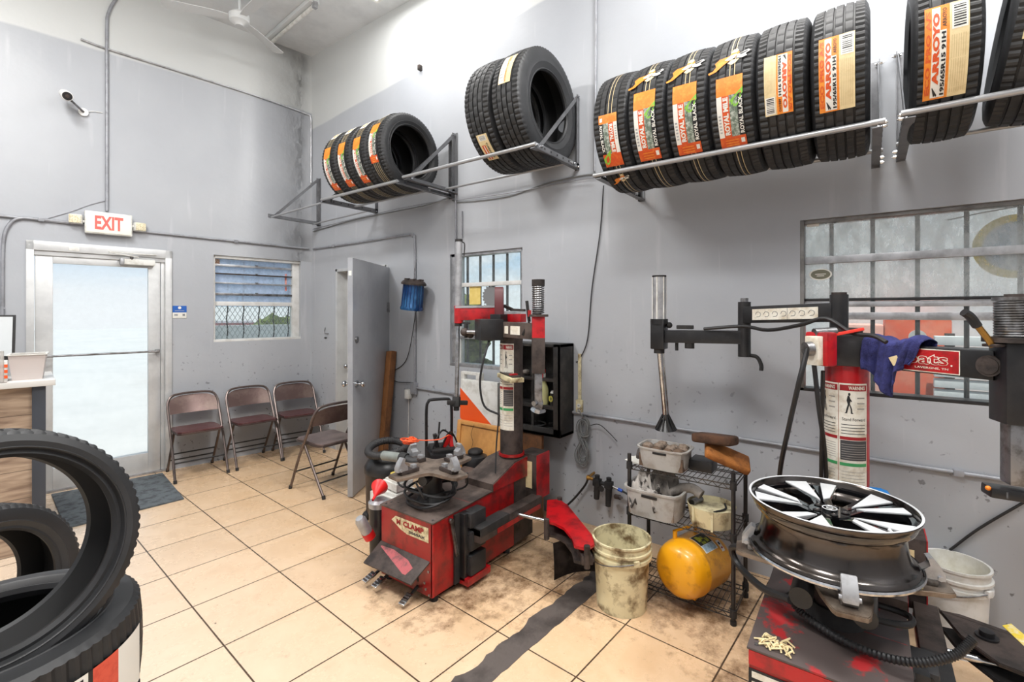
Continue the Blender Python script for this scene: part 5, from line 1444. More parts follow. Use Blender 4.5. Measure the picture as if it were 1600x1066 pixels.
# breaker arm at the right
mb = MB()
pp = [fl(1468, 935, .40), fl(1500, 948, .38), fl(1620, 1010, .33), fl(1700, 1045, .33), fl(1700, 1100, .33), fl(1560, 1045, .33), fl(1500, 1000, .33), fl(1466, 955, .33)]
pp = [(p.x - ox2, p.y - oy2) for p in pp]
mb.prism(pp, .335, .35, m_grime, bev=.003); mb.prism(pp, .27, .285, m_blackm, bev=.003)
c = fl(1542, 988, .37) - Vector((ox2, oy2, 0)); mb.cyl((c.x, c.y, .26), (c.x, c.y, .375), .022, m_black); mb.cyl((c.x, c.y, .35), (c.x, c.y, .357), .034, m_black)
P('breaker_arm', mb, 'dark brown swinging arm')
mb = MB(); cc = [fl(q[0], q[1], .351) - Vector((ox2, oy2, 0)) for q in ((1566, 978), (1580, 975), (1612, 1002), (1600, 1010))]
mb.prism([(p.x, p.y) for p in cc], .3505, .352, mat('yellow_warning', (222, 196, 60), .5, dirt=(226, 222, 206), dscale=30, damt=.9)); P('warning_sticker', mb, 'yellow warning sticker')

# ---------- wheel on machine 2
m_rim = mat('gloss_dark_rim', (88, 84, 82), .18, 1, dirt=(66, 58, 52), dscale=3, damt=.6)
m_rblk = mat('gloss_black_rim', (16, 16, 18), .12, coat=1)
m_rsil = mat('machined_silver', (222, 224, 226), .42, .35, dirt=(196, 198, 202), dscale=8, damt=.4)
WC = Vector((ox2 + tc2[0] - .008, oy2 + tc2[1] + .016, 0)); WR = .315
wh = root('wheel_rim', 'large gloss black and silver alloy wheel clamped flat on the right tire changer', 'wheel', (WC.x, WC.y, .672))
HT = .195
wh.scale = (.865, .865, 1.04)
mb = MB()
prof = [(.296, .0), (.305, .0), (WR - .002, .008), (WR, .016), (.303, .020), (.298, .030), (.292, .036), (.280, .042), (.270, .060), (.262, .10), (.258, .14), (.264, .165), (.268, .170), (.268, .178), (.282, .196), (.296, .206), (.301, .213), (.306, .224), (WR - .006, .232), (WR - .009, .235), (.298, .235), (.293, .228), (.286, .205), (.262, .185), (.250, .16), (.248, .12), (.255, .06), (.272, .035), (.284, .026), (.288, .008)]
prof = [(a_, b_ * HT / .235) for a_, b_ in prof]
mb.lathe(prof, m_rim, seg=96, closed=True)
part('barrel', mb, wh)
mb = MB(); mb.lathe([(WR - .010, HT - .002), (WR - .006, HT + .001), (WR - .014, HT + .002), (.297, HT - .004)], m_rsil, seg=96, closed=True); mb.lathe([(WR + .0005, .006), (WR + .0015, .012), (WR - .002, .018), (WR - .006, .012)], m_chrome, seg=96, closed=True); part('outer_lip', mb, wh, label='polished outer lip')
mb = MB()
zt_ = HT - .018
def pol(r_, a_, z_): return Vector((r_ * math.cos(a_), r_ * math.sin(a_), z_))
NS = 5
for k in range(NS):
    a = 2 * PI * k / NS + .35
    # spoke body: a flaring pair of blades with a V groove
    for sg in (1, -1):
        V = [pol(.055, a + sg * .10, HT - .045), pol(.055, a + sg * .62, HT - .05), pol(.12, a + sg * .34, HT - .03), pol(.288, a + sg * .40, zt_), pol(.288, a + sg * .03, zt_), pol(.12, a + sg * .02, HT - .03)]
        W = [v - Vector((0, 0, .03 if i < 3 else .022)) for i, v in enumerate(V)]
        n_ = 6
        mb.faces(V + W, [list(range(n_)), list(range(2 * n_ - 1, n_ - 1, -1))] + [(i, (i + 1) % n_, n_ + (i + 1) % n_, n_ + i) for i in range(n_)], m_rblk)
        # windmill shaped machined face, wide at the rim
mb.cyl((0, 0, HT - .085), (0, 0, HT - .036), .075, m_rblk, seg=40)
mb.lathe([(.286, HT - .045), (.292, HT - .035), (.292, zt_ - .002), (.27, zt_ - .006), (.268, zt_ - .02)], m_rblk, seg=96)
sp_ = part('spokes', mb, wh, label='gloss black spokes')
mb = MB()
for k in range(NS):
    a = 2 * PI * k / NS + .35
    for sg in (1, -1):
        o_ = .0016
        if sg == 1: V = [pol(.10, a + .06, HT - .033 + .002), pol(.285, a + .045, zt_ + o_), pol(.285, a + .385, zt_ + o_)]
        else: V = [pol(.13, a - .30, HT - .028), pol(.285, a - .385, zt_ + o_), pol(.285, a - .16, zt_ + o_), pol(.11, a - .08, HT - .0305)]
        n_ = len(V); W = [v - Vector((0, 0, .004)) for v in V]
        mb.faces([v + Vector((0, 0, .002)) for v in V] + W, [list(range(n_)), list(range(2 * n_ - 1, n_ - 1, -1))] + [(i, (i + 1) % n_, n_ + (i + 1) % n_, n_ + i) for i in range(n_)], m_rsil)
part('machined_facet', mb, sp_, label='silver machined blade faces')
mb = MB(); mb.cyl((0, 0, HT - .04), (0, 0, HT - .028), .03, m_rblk, seg=32); mb.lathe([(.028, HT - .027), (.026, HT - .026), (.024, HT - .027)], m_rsil, seg=32, closed=True)
mb.lathe([(.013, HT - .0275), (.010, HT - .0265), (.010, HT - .028)], m_rsil, seg=20, closed=True, fn=lambda j, k, r_: r_ * (1 + .3 * math.cos(2 * PI * k / 20)))
part('centre_cap', mb, wh)
mb = MB()
for k in range(5):
    a = 2 * PI * k / 5 + .95; p = pol(.055, a, 0); mb.lathe([(.013, HT - .036), (.016, HT - .034), (.013, HT - .033), (.010, HT - .036)], m_rim, c=(p.x, p.y, 0), seg=16, closed=True); mb.cyl((p.x, p.y, HT - .0365), (p.x, p.y, HT - .0345), .010, m_ink, seg=12)
part('bolt_hole', mb, wh)
mb = MB(); v = pol(.285, -2.25, HT - .035); v2 = pol(.25, -2.25, HT - .012); mb.cyl(v, v2, .006, m_rsil, seg=10); part('valve_stem', mb, wh)

# ---------- towel on the arm
m_tow = mat('navy_towel', (52, 55, 112), .95, dirt=(32, 33, 74), dscale=30, damt=.7, bump=.6, bscale=220)
base = s0_ + Vector((ox2, oy2, 0))
def twp(px, py, d): return at(px, py, d)
mb = MB()
prof_t = [(0, 0), (.18, 0), (.35, .0), (.5, 0), (.65, 0), (.8, 0), (1, 0)]
A_ = onarm(1362, 1.44, 0) + Vector((ox2, oy2, 0)); B_ = onarm(1452, 1.44, 0) + Vector((ox2, oy2, 0))
dt = (B_ - A_)
def tw(u, v):
    # v: 0 back hem ... 1 front hem, draped over the arm
    hw = .048
    lf = .12 + .10 * math.exp(-((u - .45) / .27) ** 2) - .035 * u      # length of the front fall
    lb_ = .07
    top_z = 1.452 + .010 * math.sin(u * 9) + .004 * math.sin(23 * u)
    L1 = lb_; L2 = 2 * hw; L3 = lf; t = v * (L1 + L2 + L3)
    if t < L1: off, z_ = -hw, top_z - (L1 - t)
    elif t < L1 + L2:
        f = (t - L1) / L2; off = -hw + 2 * hw * f; z_ = top_z + .012 * math.sin(PI * f)
    else: off, z_ = hw, top_z - (t - L1 - L2)
    w_ = (t - L1 - L2) / L3 if t > L1 + L2 else 0
    rip = (.012 * math.sin(u * 17 + w_ * 2) + .007 * math.sin(u * 41 + 3 * w_)) * (.3 + w_)
    conv = (u - .5) * (1 - .32 * w_ * (1 if u > .5 else .2)) + .5
    p = A_ + dt * conv + nn * (off + rip + .004 + (.01 * w_))
    return Vector((p.x, p.y, z_ + rip * .4))
mb.grid(tw, 48, 36, m_tow)
to = solo('towel', mb, 'dark blue terry towel draped over the black arm of the right tire changer', 'towel', tuple(A_), world=True, sharp=80)
md = to.modifiers.new('thick', 'SOLIDIFY'); md.thickness = .004; md.offset = 1
mb = MB(); q = tw(.52, .60) + nn * .014; t2 = Vector((dt.x, dt.y, 0)).normalized(); mb.quad(q, q + t2 * .03 + Vector((0, 0, .012)), q + t2 * .045 + Vector((0, 0, -.018)), q + t2 * .018 + Vector((0, 0, -.032)), m_creamp)
part('care_tag', mb, to, world=True, label='cream care tag')
# ================================================================== WIRE SHELF
sx0, sx1, sy0, sy1 = 2.59, 2.885, .545, 1.095
r = root('wire_shelf', 'black wire shelf unit between the cream bucket and the right tire changer', 'shelf', ((sx0 + sx1) / 2, (sy0 + sy1) / 2, 0))
for x in (sx0, sx1):
    for y in (sy0, sy1):
        mb = MB(); mb.cyl((x, y, .012), (x, y, .765), .011, m_black, seg=14); mb.cyl((x, y, 0), (x, y, .02), .015, m_blackm, seg=12)
        for z in (.70, .44, .06): mb.cyl((x, y, z - .022), (x, y, z + .018), .0165, m_blackm, seg=14)
        part('post', mb, r, world=True)
m_wire = mat('black_wire', (44, 42, 40), .45, .3, dirt=(92, 80, 66), dscale=12, damt=.5)
SH = (.70, .44, .055)
for z in SH:
    mb = MB()
    for zz_, rr in ((z, .0035), (z - .022, .003)):
        mb.cyl((sx0, sy0, zz_), (sx0, sy1, zz_), rr, m_wire, seg=8); mb.cyl((sx1, sy0, zz_), (sx1, sy1, zz_), rr, m_wire, seg=8)
        mb.cyl((sx0, sy0, zz_), (sx1, sy0, zz_), rr, m_wire, seg=8); mb.cyl((sx0, sy1, zz_), (sx1, sy1, zz_), rr, m_wire, seg=8)
    n = 22
    for i in range(1, n):
        y = sy0 + (sy1 - sy0) * i / n; mb.cyl((sx0, y, z + .003), (sx1, y, z + .003), .0018, m_wire, seg=6)
    for x in (sx0 + .1, sx0 + .2): mb.cyl((x, sy0, z - .001), (x, sy1, z - .001), .0028, m_wire, seg=6)
    k = 0; y = sy0
    while y < sy1 - .01:
        mb.cyl((sx0, y, z if k % 2 == 0 else z - .022), (sx0, min(y + .025, sy1), z - .022 if k % 2 == 0 else z), .0018, m_wire, seg=5); y += .025; k += 1
    part('wire_deck', mb, r, world=True)
zs1 = SH[0] + .006; zs2 = SH[1] + .006; zs3 = SH[2] + .006

def bin_(name, label, c, sx, sy, h, z0, rotz, taper=.88, m=None, handle=True):
    m = m or m_translu
    r = root(name, label, 'bin', (c[0], c[1], z0), rotz)
    mb = MB(); t = .003
    def ring(kx, ky, z): 
        out = []
        for i in range(32):
            a = 2 * PI * i / 32; e = 5.
            ca, sa = math.cos(a), math.sin(a); q = (abs(ca) ** e + abs(sa) ** e) ** (-1 / e)
            out.append(Vector((kx * ca * q, ky * sa * q, z)))
        return out
    R = [ring(sx / 2 * taper - t, sy / 2 * taper - t, t), ring(sx / 2 * taper, sy / 2 * taper, 0), ring(sx / 2 * .96, sy / 2 * .96, h * .75), ring(sx / 2 * .97, sy / 2 * .97, h * .9), ring(sx / 2 * 1.04, sy / 2 * 1.04, h * .93), ring(sx / 2 * 1.05, sy / 2 * 1.05, h), ring(sx / 2 * .96, sy / 2 * .96, h), ring(sx / 2 * .94, sy / 2 * .94, h * .75), ring(sx / 2 * taper - t, sy / 2 * taper - t, t)]
    V = [v for q in R for v in q]; F = [[i for i in range(31, -1, -1)]]
    for j in range(1, len(R) - 1):
        for k in range(32): F.append((j * 32 + k, j * 32 + (k + 1) % 32, (j + 1) * 32 + (k + 1) % 32, (j + 1) * 32 + k))
    F2 = [list(range(32, 64))[::-1]] + F[1:] + [list(range((len(R) - 1) * 32, len(R) * 32))]
    mb.faces(V, F2, m)
    part('tub', mb, r)
    if handle:
        mb = MB(); mb.box((-sx / 2 * .975, 0, h * .8), (.004, sy * .28, h * .10), m_ink, bev=.0015); part('handle_slot', mb, r)
    return r
def lump(name, label, cat, c, rad, sc, m, group=None, noise=.18, seed=1, rot=(0, 0, 0)):
    random.seed(seed); mb = MB(); mb.sphere((0, 0, 0), rad, m, sc=sc, seg=14, rings=9, noise=noise, rot=rot)
    return solo(name, mb, label, cat, c, 0, group, sharp=60)
b1c = (2.665, .915)
bin_('storage_bin', 'translucent plastic bin on the top of the wire shelf, filled with stones', b1c, .20, .27, .115, zs1, 0)
random.seed(5)
m_stone = mat('grey_brown_stone', (128, 112, 98), .8, dirt=(62, 52, 46), dscale=20, damt=.8)
m_stone2 = mat('brown_stone', (98, 78, 62), .8, dirt=(50, 40, 34), dscale=20, damt=.8)
for i in range(11):
    x = b1c[0] - .055 + (i % 3) * .05 + random.uniform(-.006, .006); y = b1c[1] - .095 + (i // 3) * .062 + random.uniform(-.008, .008)
    z = zs1 + .095 + random.uniform(-.004, .012)
    lump('stone', 'dusty grey brown stone in the bin on the top of the wire shelf', 'stone', (x, y, z), .027, (1.1, 1.2, .8), m_stone if i % 3 else m_stone2, 'stones in the top bin', .16, 20 + i)
mb = MB(); mb.bb(-.08, .08, -.12, .12, 0, .07, m_stone2); solo('rubble', mb, 'dark rubble filling the bin on the top of the wire shelf', 'rubble', (b1c[0], b1c[1], zs1 + .006), kind='stuff')
# foam pads
def pad(label, c, sz, m, rot):
    mb = MB(); mb.box((0, 0, 0), sz, m, bev=.018, seg=3)
    o = solo('foam_pad', mb, label, 'pad', c); o.rotation_euler = rot; return o
m_pad1 = mat('dark_brown_foam', (84, 56, 38), .9, dirt=(48, 34, 26), dscale=9, damt=.8, bump=.4, bscale=120)
m_pad2 = mat('rust_brown_foam', (172, 108, 50), .9, dirt=(110, 66, 32), dscale=7, damt=.9, bump=.4, bscale=120)
pad('rust brown foam pad leaning on the right end of the wire shelf top', tuple(at(1136, 714, 2.56)), (.125, .235, .045), m_pad2, (.42, -.42, .25))
pad('dark brown foam pad lying on top of the rust brown pad', tuple(at(1117, 686, 2.58)), (.13, .21, .05), m_pad1, (-.06, .12, -.15))
mb = MB(); mb.box((0, 0, .03), (.12, .12, .06), m_black, bev=.006); solo('black_box', mb, 'small black box under the foam pads on the wire shelf', 'box', (2.74, .73, zs1))
mb = MB(); mb.prism([(-.09, 0), (.09, 0), (.09, .04), (.05, .075), (-.06, .06), (-.09, .03)], -.09, .09, m_grime, Matrix.Rotation(PI / 2, 4, 'X'), bev=.006); solo('air_tool_case', mb, 'dark grey case beneath the ribbed cone at the left end of the wire shelf', 'case', (2.77, 1.01, zs1), .1)
mb = MB()
for k, (x, y, a) in enumerate(((0, 0, .1), (.01, .01, .35), (-.005, .0, -.2))): mb.box((x, y, .003 + k * .003), (.12, .16, .0025), m_paper, rot=(0, 0, a))
solo('papers', mb, 'loose white papers at the left end of the wire shelf top', 'papers', (2.665, 1.0 + .045, zs1 + .0))
# middle shelf: tub with rags, cut down bucket
b2c = (2.64, .955)
bin_('storage_bin', 'large clear bin of grey rags on the middle deck of the wire shelf', b2c, .24, .31, .15, zs2, 0)
def rag(label, c, sx, sy, h, seed, m=None, lean=(0, 0)):
    rnd = random.Random(seed); ph = [rnd.uniform(0, 6) for _ in range(6)]
    mb = MB()
    def f(u, v):
        x = (u - .5) * sx; y = (v - .5) * sy
        z = h * (1 - (2 * u - 1) ** 2) ** .7 * (1 - (2 * v - 1) ** 2) ** .7
        z += .25 * h * math.sin(14 * u + ph[0] + 3 * v) * math.cos(11 * v + ph[1]) + .12 * h * math.sin(31 * v + ph[2] + 9 * u)
        return Vector((x + .1 * sx * math.sin(9 * v + ph[3]) + lean[0] * z, y + .1 * sy * math.sin(8 * u + ph[4]) + lean[1] * z, z))
    mb.grid(f, 30, 30, m or m_rag)
    o = solo('rag', mb, label, 'rag', c, sharp=80, group=None); md = o.modifiers.new('thick', 'SOLIDIFY'); md.thickness = .003
    return o
rag('pale and dark grey rag heaped in the left of the large clear bin', (b2c[0] - .03, b2c[1] + .05, zs2 + .075), .15, .16, .13, 3, mat('pale_grey_rag', (170, 164, 158), .9, dirt=(48, 44, 42), dscale=12, damt=.95, dpos=(.47, .53)))
rag('dark grey rag standing at the back of the large clear bin', (b2c[0] + .045, b2c[1] - .02, zs2 + .08), .12, .16, .17, 9)
mb = MB(); mb.tube([(0, 0, 0), (.01, -.06, .035), (0, -.12, .05), (-.01, -.17, .03)], .026, m_rag, seg=12); o = solo('rag', mb, 'rolled dark rag poking out of the right side of the large clear bin', 'rag', (b2c[0] + .02, b2c[1] - .07, zs2 + .12), sharp=80)
mb = MB(); mb.box((0, 0, .03), (.19, .25, .06), m_stone); solo('rubble', mb, 'brown odds and ends in the bottom of the large clear bin', 'rubble', (b2c[0], b2c[1], zs2 + .006), kind='stuff')
r = root('cut_down_bucket', 'shallow cream cut down bucket of tools on the middle deck of the wire shelf', 'bucket', (2.69, .675, zs2))
mb = MB(); mb.lathe([(.001, .0), (.105, .0), (.122, .10), (.118, .10), (.102, .006), (.001, .006)], m_cream, seg=44)
for k, a in enumerate((2.6, 3.4)): mb.box((.118 * math.cos(a), .118 * math.sin(a), .05), (.016, .012, .10), m_cream, rot=(0, 0, a))
part('tub', mb, r)
mb = MB(); mb.cyl((-.02, .095, .09), (.06, .07, .09), .017, m_steel, seg=16); mb.cyl((-.022, .0955, .09), (-.018, .095, .09), .0135, m_ink, seg=16)
part('pipe_end', mb, r, label='grey pipe laid across the rim')
mb = MB(); mb.cyl((0, 0, .078), (0, 0, .08), .108, m_cream); mb.tube([(-.07, -.03, .085), (0, -.07, .088), (.08, -.05, .085)], .005, m_blackm); part('contents', mb, r)
# air tank
ta = Vector((2.57, .79, .062 + .150)); td = Vector((1, -.30, 0)).normalized()
m_yel = mat('yellow_tank_paint', (228, 160, 20), .35, dirt=(140, 84, 22), dscale=11, damt=.8, dpos=(.52, .72), coat=.3)
r = root('air_tank', 'yellow round air tank lying on the bottom deck of the wire shelf', 'tank', tuple(ta), math.atan2(td.y, td.x))
mb = MB(); R_ = .146
prof = [(.001, -.085), (.05, -.083), (.10, -.072), (.125, -.055), (.138, -.03), (.144, -.005), (R_, .02), (R_ + .002, .024), (R_ + .002, .036), (R_, .04), (R_, .22), (.14, .24), (.12, .262), (.08, .275), (.001, .28)]
mb.lathe(prof, m_yel, axis='x', seg=56); part('shell', mb, r)
mb = MB(); mb.cyl((.02, .06, R_ * .9), (.02, .06, R_ + .03), .012, m_yel); mb.tube([(.16, .03, R_ - .005), (.16, .03, R_ + .03), (.02, .06, R_ + .028)], .008, m_yel); part('handle', mb, r)
mb = MB()
def tp(x, a, l=.002): return Vector((x, (R_ + l) * math.sin(a), (R_ + l) * math.cos(a)))
def tpat(x0, x1, a0, a1, m, l): mb.grid(lambda u, v: tp(x0 + (x1 - x0) * u, a0 + (a1 - a0) * v, l), 2, 10, m)
tpat(.055, .165, -.02, -.78, m_paper, .0015); tpat(.058, .162, -.04, -.50, m_ink, .002)
tpat(.062, .158, -.51, -.76, mat('pale_blue_print', (160, 184, 200), .5, dirt=(110, 130, 140), dscale=50, damt=.8), .002)
for k, (x0, x1, a0, a1) in enumerate(((.075, .10, -.1, -.36), (.10, .125, -.16, -.30), (.085, .115, -.38, -.48), (.125, .15, -.28, -.46))): tpat(x0, x1, a0, a1, mat('lime_print', (170, 176, 50), .5, dirt=(60, 66, 30), dscale=40, damt=.7), .0026)
part('photo_label', mb, r, label='black and lime picture label')
mb = MB(); tpat(.18, .205, -.55, -.95, m_paper, .002); tpat(.186, .199, -.62, -.72, m_ink, .0026); tpat(.186, .199, -.8, -.86, m_labr, .0026); part('warning_sticker', mb, r)
mb = MB()
for x in (.03, .19): mb.box((x, 0, -.143), (.02, .12, .012), m_yel, bev=.003)
part('cradle_foot', mb, r)

# ================================================================== BUCKETS
def bucket(label, c, R0, R1, h, m, hm=None):
    r = root('bucket', label, 'bucket', c)
    mb = MB()
    P_ = [(.001, .0), (R0, .0), (R0 + (R1 - R0) * .72, h * .74), (R1 * .985 + .010, h * .745), (R1 * .985 + .010, h * .79), (R1 * .985, h * .795), (R1 * .985, h * .85), (R1 + .009, h * .855), (R1 + .009, h * .885), (R1, h * .89), (R1, h * .97), (R1 + .006, h * .975), (R1 + .006, h), (R1 - .004, h), (R1 - .006, h * .9), (R0 - .004, .004), (.001, .004)]
    mb.lathe(P_, m, seg=56); part('pail', mb, r)
    mb = MB(); pts = [((R1 + .012) * math.cos(a), (R1 + .012) * math.sin(a), h * .80 - .10 * h * math.sin(a - .9) ** 2) for a in [.9 + PI * i / 14 for i in range(15)]]
    mb.tube(pts, .003, hm or m_steel, n=3)
    for a in (.9, .9 + PI): mb.box(((R1 + .008) * math.cos(a), (R1 + .008) * math.sin(a), h * .80), (.018, .03, .03), m, rot=(0, 0, a), bev=.003)
    part('handle', mb, r)
    return r
bucket('tall dirty cream bucket on the floor, left of the wire shelf', (2.42, 1.068, 0), .131, .150, .365, m_cream)
m_wb = mat('white_bucket', (222, 222, 220), .4, dirt=(150, 140, 110), dscale=5, damt=.4)
rb_ = bucket('white bucket with yellow grease inside, behind the right tire changer', (3.045, -.325, 0), .105, .122, .40, m_wb)
mb = MB(); mb.cyl((0, 0, .30), (0, 0, .31), .112, mat('yellow_grease', (196, 186, 130), .4, dirt=(120, 104, 60), dscale=16, damt=.9)); part('grease', mb, rb_)
mb = MB()
for k in range(6): mb.box((-.113 + .0005 * k, .0, .13 + k * .009), (.001, .03 - (k % 3) * .006, .004), m_labd, rot=(0, 0, -.3))
part('print', mb, rb_)

# ================================================================== WALL CABINET
r = root('wall_cabinet', 'black open cubby cabinet fixed to the wall behind the left tire changer', 'cabinet', (XR, 2.05, .655))
X0, X1, Y0_, Y1_, Z0, Z1 = 2.985, XR - .003, 1.79, 2.31, .655, 1.335
m_cab = mat('scuffed_black_board', (34, 33, 33), .6, dirt=(70, 66, 62), dscale=7, damt=.7)
mb = MB(); t = .022
mb.bb(X0, X1, Y0_, Y0_ + t, Z0, Z1, m_cab, .002); mb.bb(X0, X1, Y1_ - t, Y1_, Z0, Z1, m_cab, .002); mb.bb(X0, X1, Y0_, Y1_, Z1 - t, Z1, m_cab, .002); mb.bb(X0, X1, Y0_, Y1_, Z0, Z0 + t, m_cab, .002); mb.bb(X1 - .012, X1, Y0_, Y1_, Z0, Z1, m_cab)
mb.bb(X0, X0 + .02, Y0_, Y0_ + .06, Z0, Z1, m_cab, .002); mb.bb(X0, X0 + .02, Y1_ - .06, Y1_, Z0, Z1, m_cab, .002); mb.bb(X0, X0 + .02, Y0_, Y1_, Z0, Z0 + .06, m_cab, .002)
part('case', mb, r, world=True)
mb = MB(); mb.bb(X0 + .01, X1 - .012, 2.03, 2.05, Z0 + t, Z1 - t, m_cab); part('divider', mb, r, world=True)
for z in (.87, 1.07):
    mb = MB(); mb.bb(X0, X1 - .012, Y0_ + t, Y1_ - t, z - .012, z + .012, m_cab, .002); part('shelf', mb, r, world=True)
# bottles
m_spray = mat('pale_yellow_liquid', (204, 206, 150), .3)
r = root('spray_bottle', 'pale yellow spray bottle with a red nozzle, in the black wall cabinet', 'bottle', (3.02, 1.955, .882), .3)
mb = MB(); mb.lathe([(.001, 0), (.036, 0), (.038, .01), (.038, .10), (.034, .13), (.018, .165), (.014, .20), (.014, .215), (.001, .215)], m_spray, seg=24); part('bottle_body', mb, r)
mb = MB(); mb.cyl((0, 0, .205), (0, 0, .23), .016, m_white); mb.cyl((0, 0, .16), (0, 0, .21), .017, m_white, r2=.015); part('neck', mb, r)
mr = mat('bright_red_plastic', (222, 34, 34), .4)
mb = MB(); mb.box((-.012, 0, .245), (.075, .022, .028), mr, bev=.006); mb.box((-.05, 0, .245), (.012, .012, .014), m_white, bev=.003); mb.bar((-.03, 0, .235), (-.028, 0, .195), .008, .01, mr); part('trigger', mb, r, label='red trigger nozzle')
r = root('round_tin', 'round black tin with a yellow emblem label, in the black wall cabinet', 'tin', (3.03, 1.865, .882))
mb = MB(); mb.cyl((0, 0, 0), (0, 0, .09), .036, m_black, seg=28); part('can', mb, r)
mb = MB(); mb.cyl((0, 0, .09), (0, 0, .105), .033, m_white, r2=.025, seg=24); part('lid', mb, r)
mb = MB(); mb.cyl((-.035, .01, .05), (-.0385, .011, .05), .022, mat('yellow_label', (200, 196, 90), .5), seg=20); mb.cyl((-.038, .01, .05), (-.0395, .011, .05), .012, m_labd, seg=20); part('emblem', mb, r)
lump('rag', 'crumpled grey rag on the cabinet shelf left of the sliding bar', 'rag', (3.03, 2.12, 1.107), .026, (1, 1.3, .8), m_rag, None, .2, 8)
for k, (y, z, lab) in enumerate(((1.87, .69, 'right'), (2.0, .69, 'left'))):
    mb = MB(); mb.tube([(.035 * math.cos(a), .045 * math.sin(a), .01 + .004 * i) for i, a in enumerate([j * .8 for j in range(12)])], .006, m_blackm, n=3)
    solo('coiled_strap', mb, 'coiled black strap in the bottom of the wall cabinet, ' + lab + ' one', 'strap', (3.04, y, z - .0))
# outlet with cord and hose coil
r = root('power_outlet', 'dirty cream power outlet on the wall right of the black cabinet', 'outlet', (XR - .012, 1.735, .86))
mb = MB(); mb.box((0, 0, 0), (.022, .055, .11), m_cream, bev=.006); mb.bb(-.004, .01, -.012, .012, .05, .40, m_cream, bev=.003); part('box', mb, r)
mb = MB()
for z in (-.03, .012): mb.cyl((-.011, 0, z), (-.014, 0, z), .015, m_white, seg=16); mb.bb(-.0155, -.013, -.006, -.003, z - .004, z + .006, m_ink); mb.bb(-.0155, -.013, .003, .006, z - .004, z + .006, m_ink)
part('socket', mb, r)
r = root('hose_coil', 'coil of thin grey hose hanging on the wall right of the black cabinet', 'hose', (XR - .03, 1.68, .76))
mb = MB(); random.seed(11)
for k in range(8):
    oy = random.uniform(-.018, .018); w_ = random.uniform(.045, .065); h_ = random.uniform(.30, .345); tw_ = random.uniform(-.5, .5)
    pts = []
    for i in range(25):
        a = 2 * PI * i / 24; v = (1 - math.cos(a)) / 2
        y = oy + w_ * math.sin(a) * (1.0 if v < .5 else 1.05) * math.cos(PI * v * 1.02) * 1.0
        pts.append((-.008 - .006 * k * .6 + .004 * math.sin(3 * a), y + .012 * v, .04 - h_ * v - .02 * (k % 3)))
    mb.tube(pts, .0042, m_hose, seg=7, n=3)
mb.tube([(-.03, .03, -.09), (-.045, -.01, -.10), (-.03, -.05, -.085), (-.012, 0, -.08), (-.03, .03, -.09)], .0042, m_hose, seg=7)
part('loops', mb, r)
mb = MB(); mb.tube([(-.01, .05, .09), (-.02, .02, .06), (-.02, .0, .03)], .004, m_hose); mb.tube([(-.01, -.04, -.02), (-.012, -.12, -.0), (-.01, -.20, -.05), (-.012, -.26, -.10)], .003, m_cable); mb.cyl((.02, 0, .04), (-.04, 0, .045), .006, m_steel); part('tail', mb, r)
# air regulator
r = root('air_regulator', 'black twin bowl air regulator on the wall above the cream bucket', 'air regulator', (XR - .09, 1.52, .36))
mb = MB(); mb.cyl((.09, .10, .03), (.0, .10, .02), .009, m_brass); mb.cyl((0, .10, .02), (0, .05, .01), .011, m_brass); mb.cyl((0, .11, .02), (0, .085, .018), .016, m_brass, seg=6); part('brass_elbow', mb, r)
mb = MB()
for y, h_ in ((.03, .12), (-.06, .15)):
    mb.box((0, y, .0), (.05, .055, .05), m_blackm, bev=.008); mb.cyl((0, y, -.02), (0, y + .006, -h_), .024, m_blackm, r2=.019, seg=18); mb.cyl((0, y, .02), (0, y, .05), .018, m_blackm, seg=14)
mb.cyl((0, .05, .0), (0, -.08, -.0), .014, m_blackm); mb.cyl((-.03, -.015, -.03), (-.024, -.015, -.03), .02, m_blackm)
part('filter_bowl', mb, r)
mb = MB(); mb.cyl((0, -.09, -.005), (0, -.13, -.015), .009, m_chrome); mb.cyl((0, -.13, -.015), (0, -.16, -.022), .011, m_bluepl); part('blue_fitting', mb, r, label='blue and chrome hose fitting')
mb = MB(); mb.cyl((0, -.11, -.07), (-.02, -.15, -.06), .017, m_grime, seg=8); mb.cyl((-.02, -.15, -.06), (-.03, -.17, -.055), .009, m_steel); part('plug', mb, r)
mb = MB(); mb.tube([(0, -.16, -.022), (0, -.22, -.04), (-.01, -.30, -.055), (.0, -.42, -.05), (.03, -.6, -.04)], .007, m_cable); mb.tube([(.02, .11, .02), (.03, .14, -.05), (.02, .22, -.16), (.0, .30, -.25)], .008, m_cable); part('hose', mb, r)

# ================================================================== BEHIND THE LEFT MACHINE
r = root('barricade_board', 'white plastic barricade panel with orange diagonal stripes against the wall', 'barricade', (3.07, 2.64, 0))
mb = MB(); mb.bb(3.05, 3.10, 2.42, 2.83, .0, .995, m_white, bev=.01)
mb.bb(3.055, 3.095, 2.79, 2.83, .99, 1.045, m_white, bev=.006); mb.bb(3.055, 3.095, 2.60, 2.66, .99, 1.045, m_white, bev=.006); mb.bb(3.055, 3.095, 2.60, 2.83, 1.035, 1.06, m_white, bev=.006)
part('panel', mb, r, world=True)
m_brt = mat('reflective_orange', (236, 90, 34), .4)
mb = MB()
for z0_ in (.50, .98):
    V = [(3.048, 2.83, z0_ - .02), (3.048, 2.83, z0_ - .17), (3.048, 2.45, z0_ - .50), (3.048, 2.45, z0_ - .36)]
    V = [(a, b, min(c, .92)) for a, b, c in V]
    mb.faces([Vector(v) for v in V], [(0, 1, 2, 3)], m_brt)
V = [(3.048, 2.83, .83), (3.048, 2.83, .66), (3.048, 2.45, .33), (3.048, 2.45, .50)]
mb.faces([Vector(v) + Vector((-.001, 0, 0)) for v in V], [(0, 1, 2, 3)], m_brt)
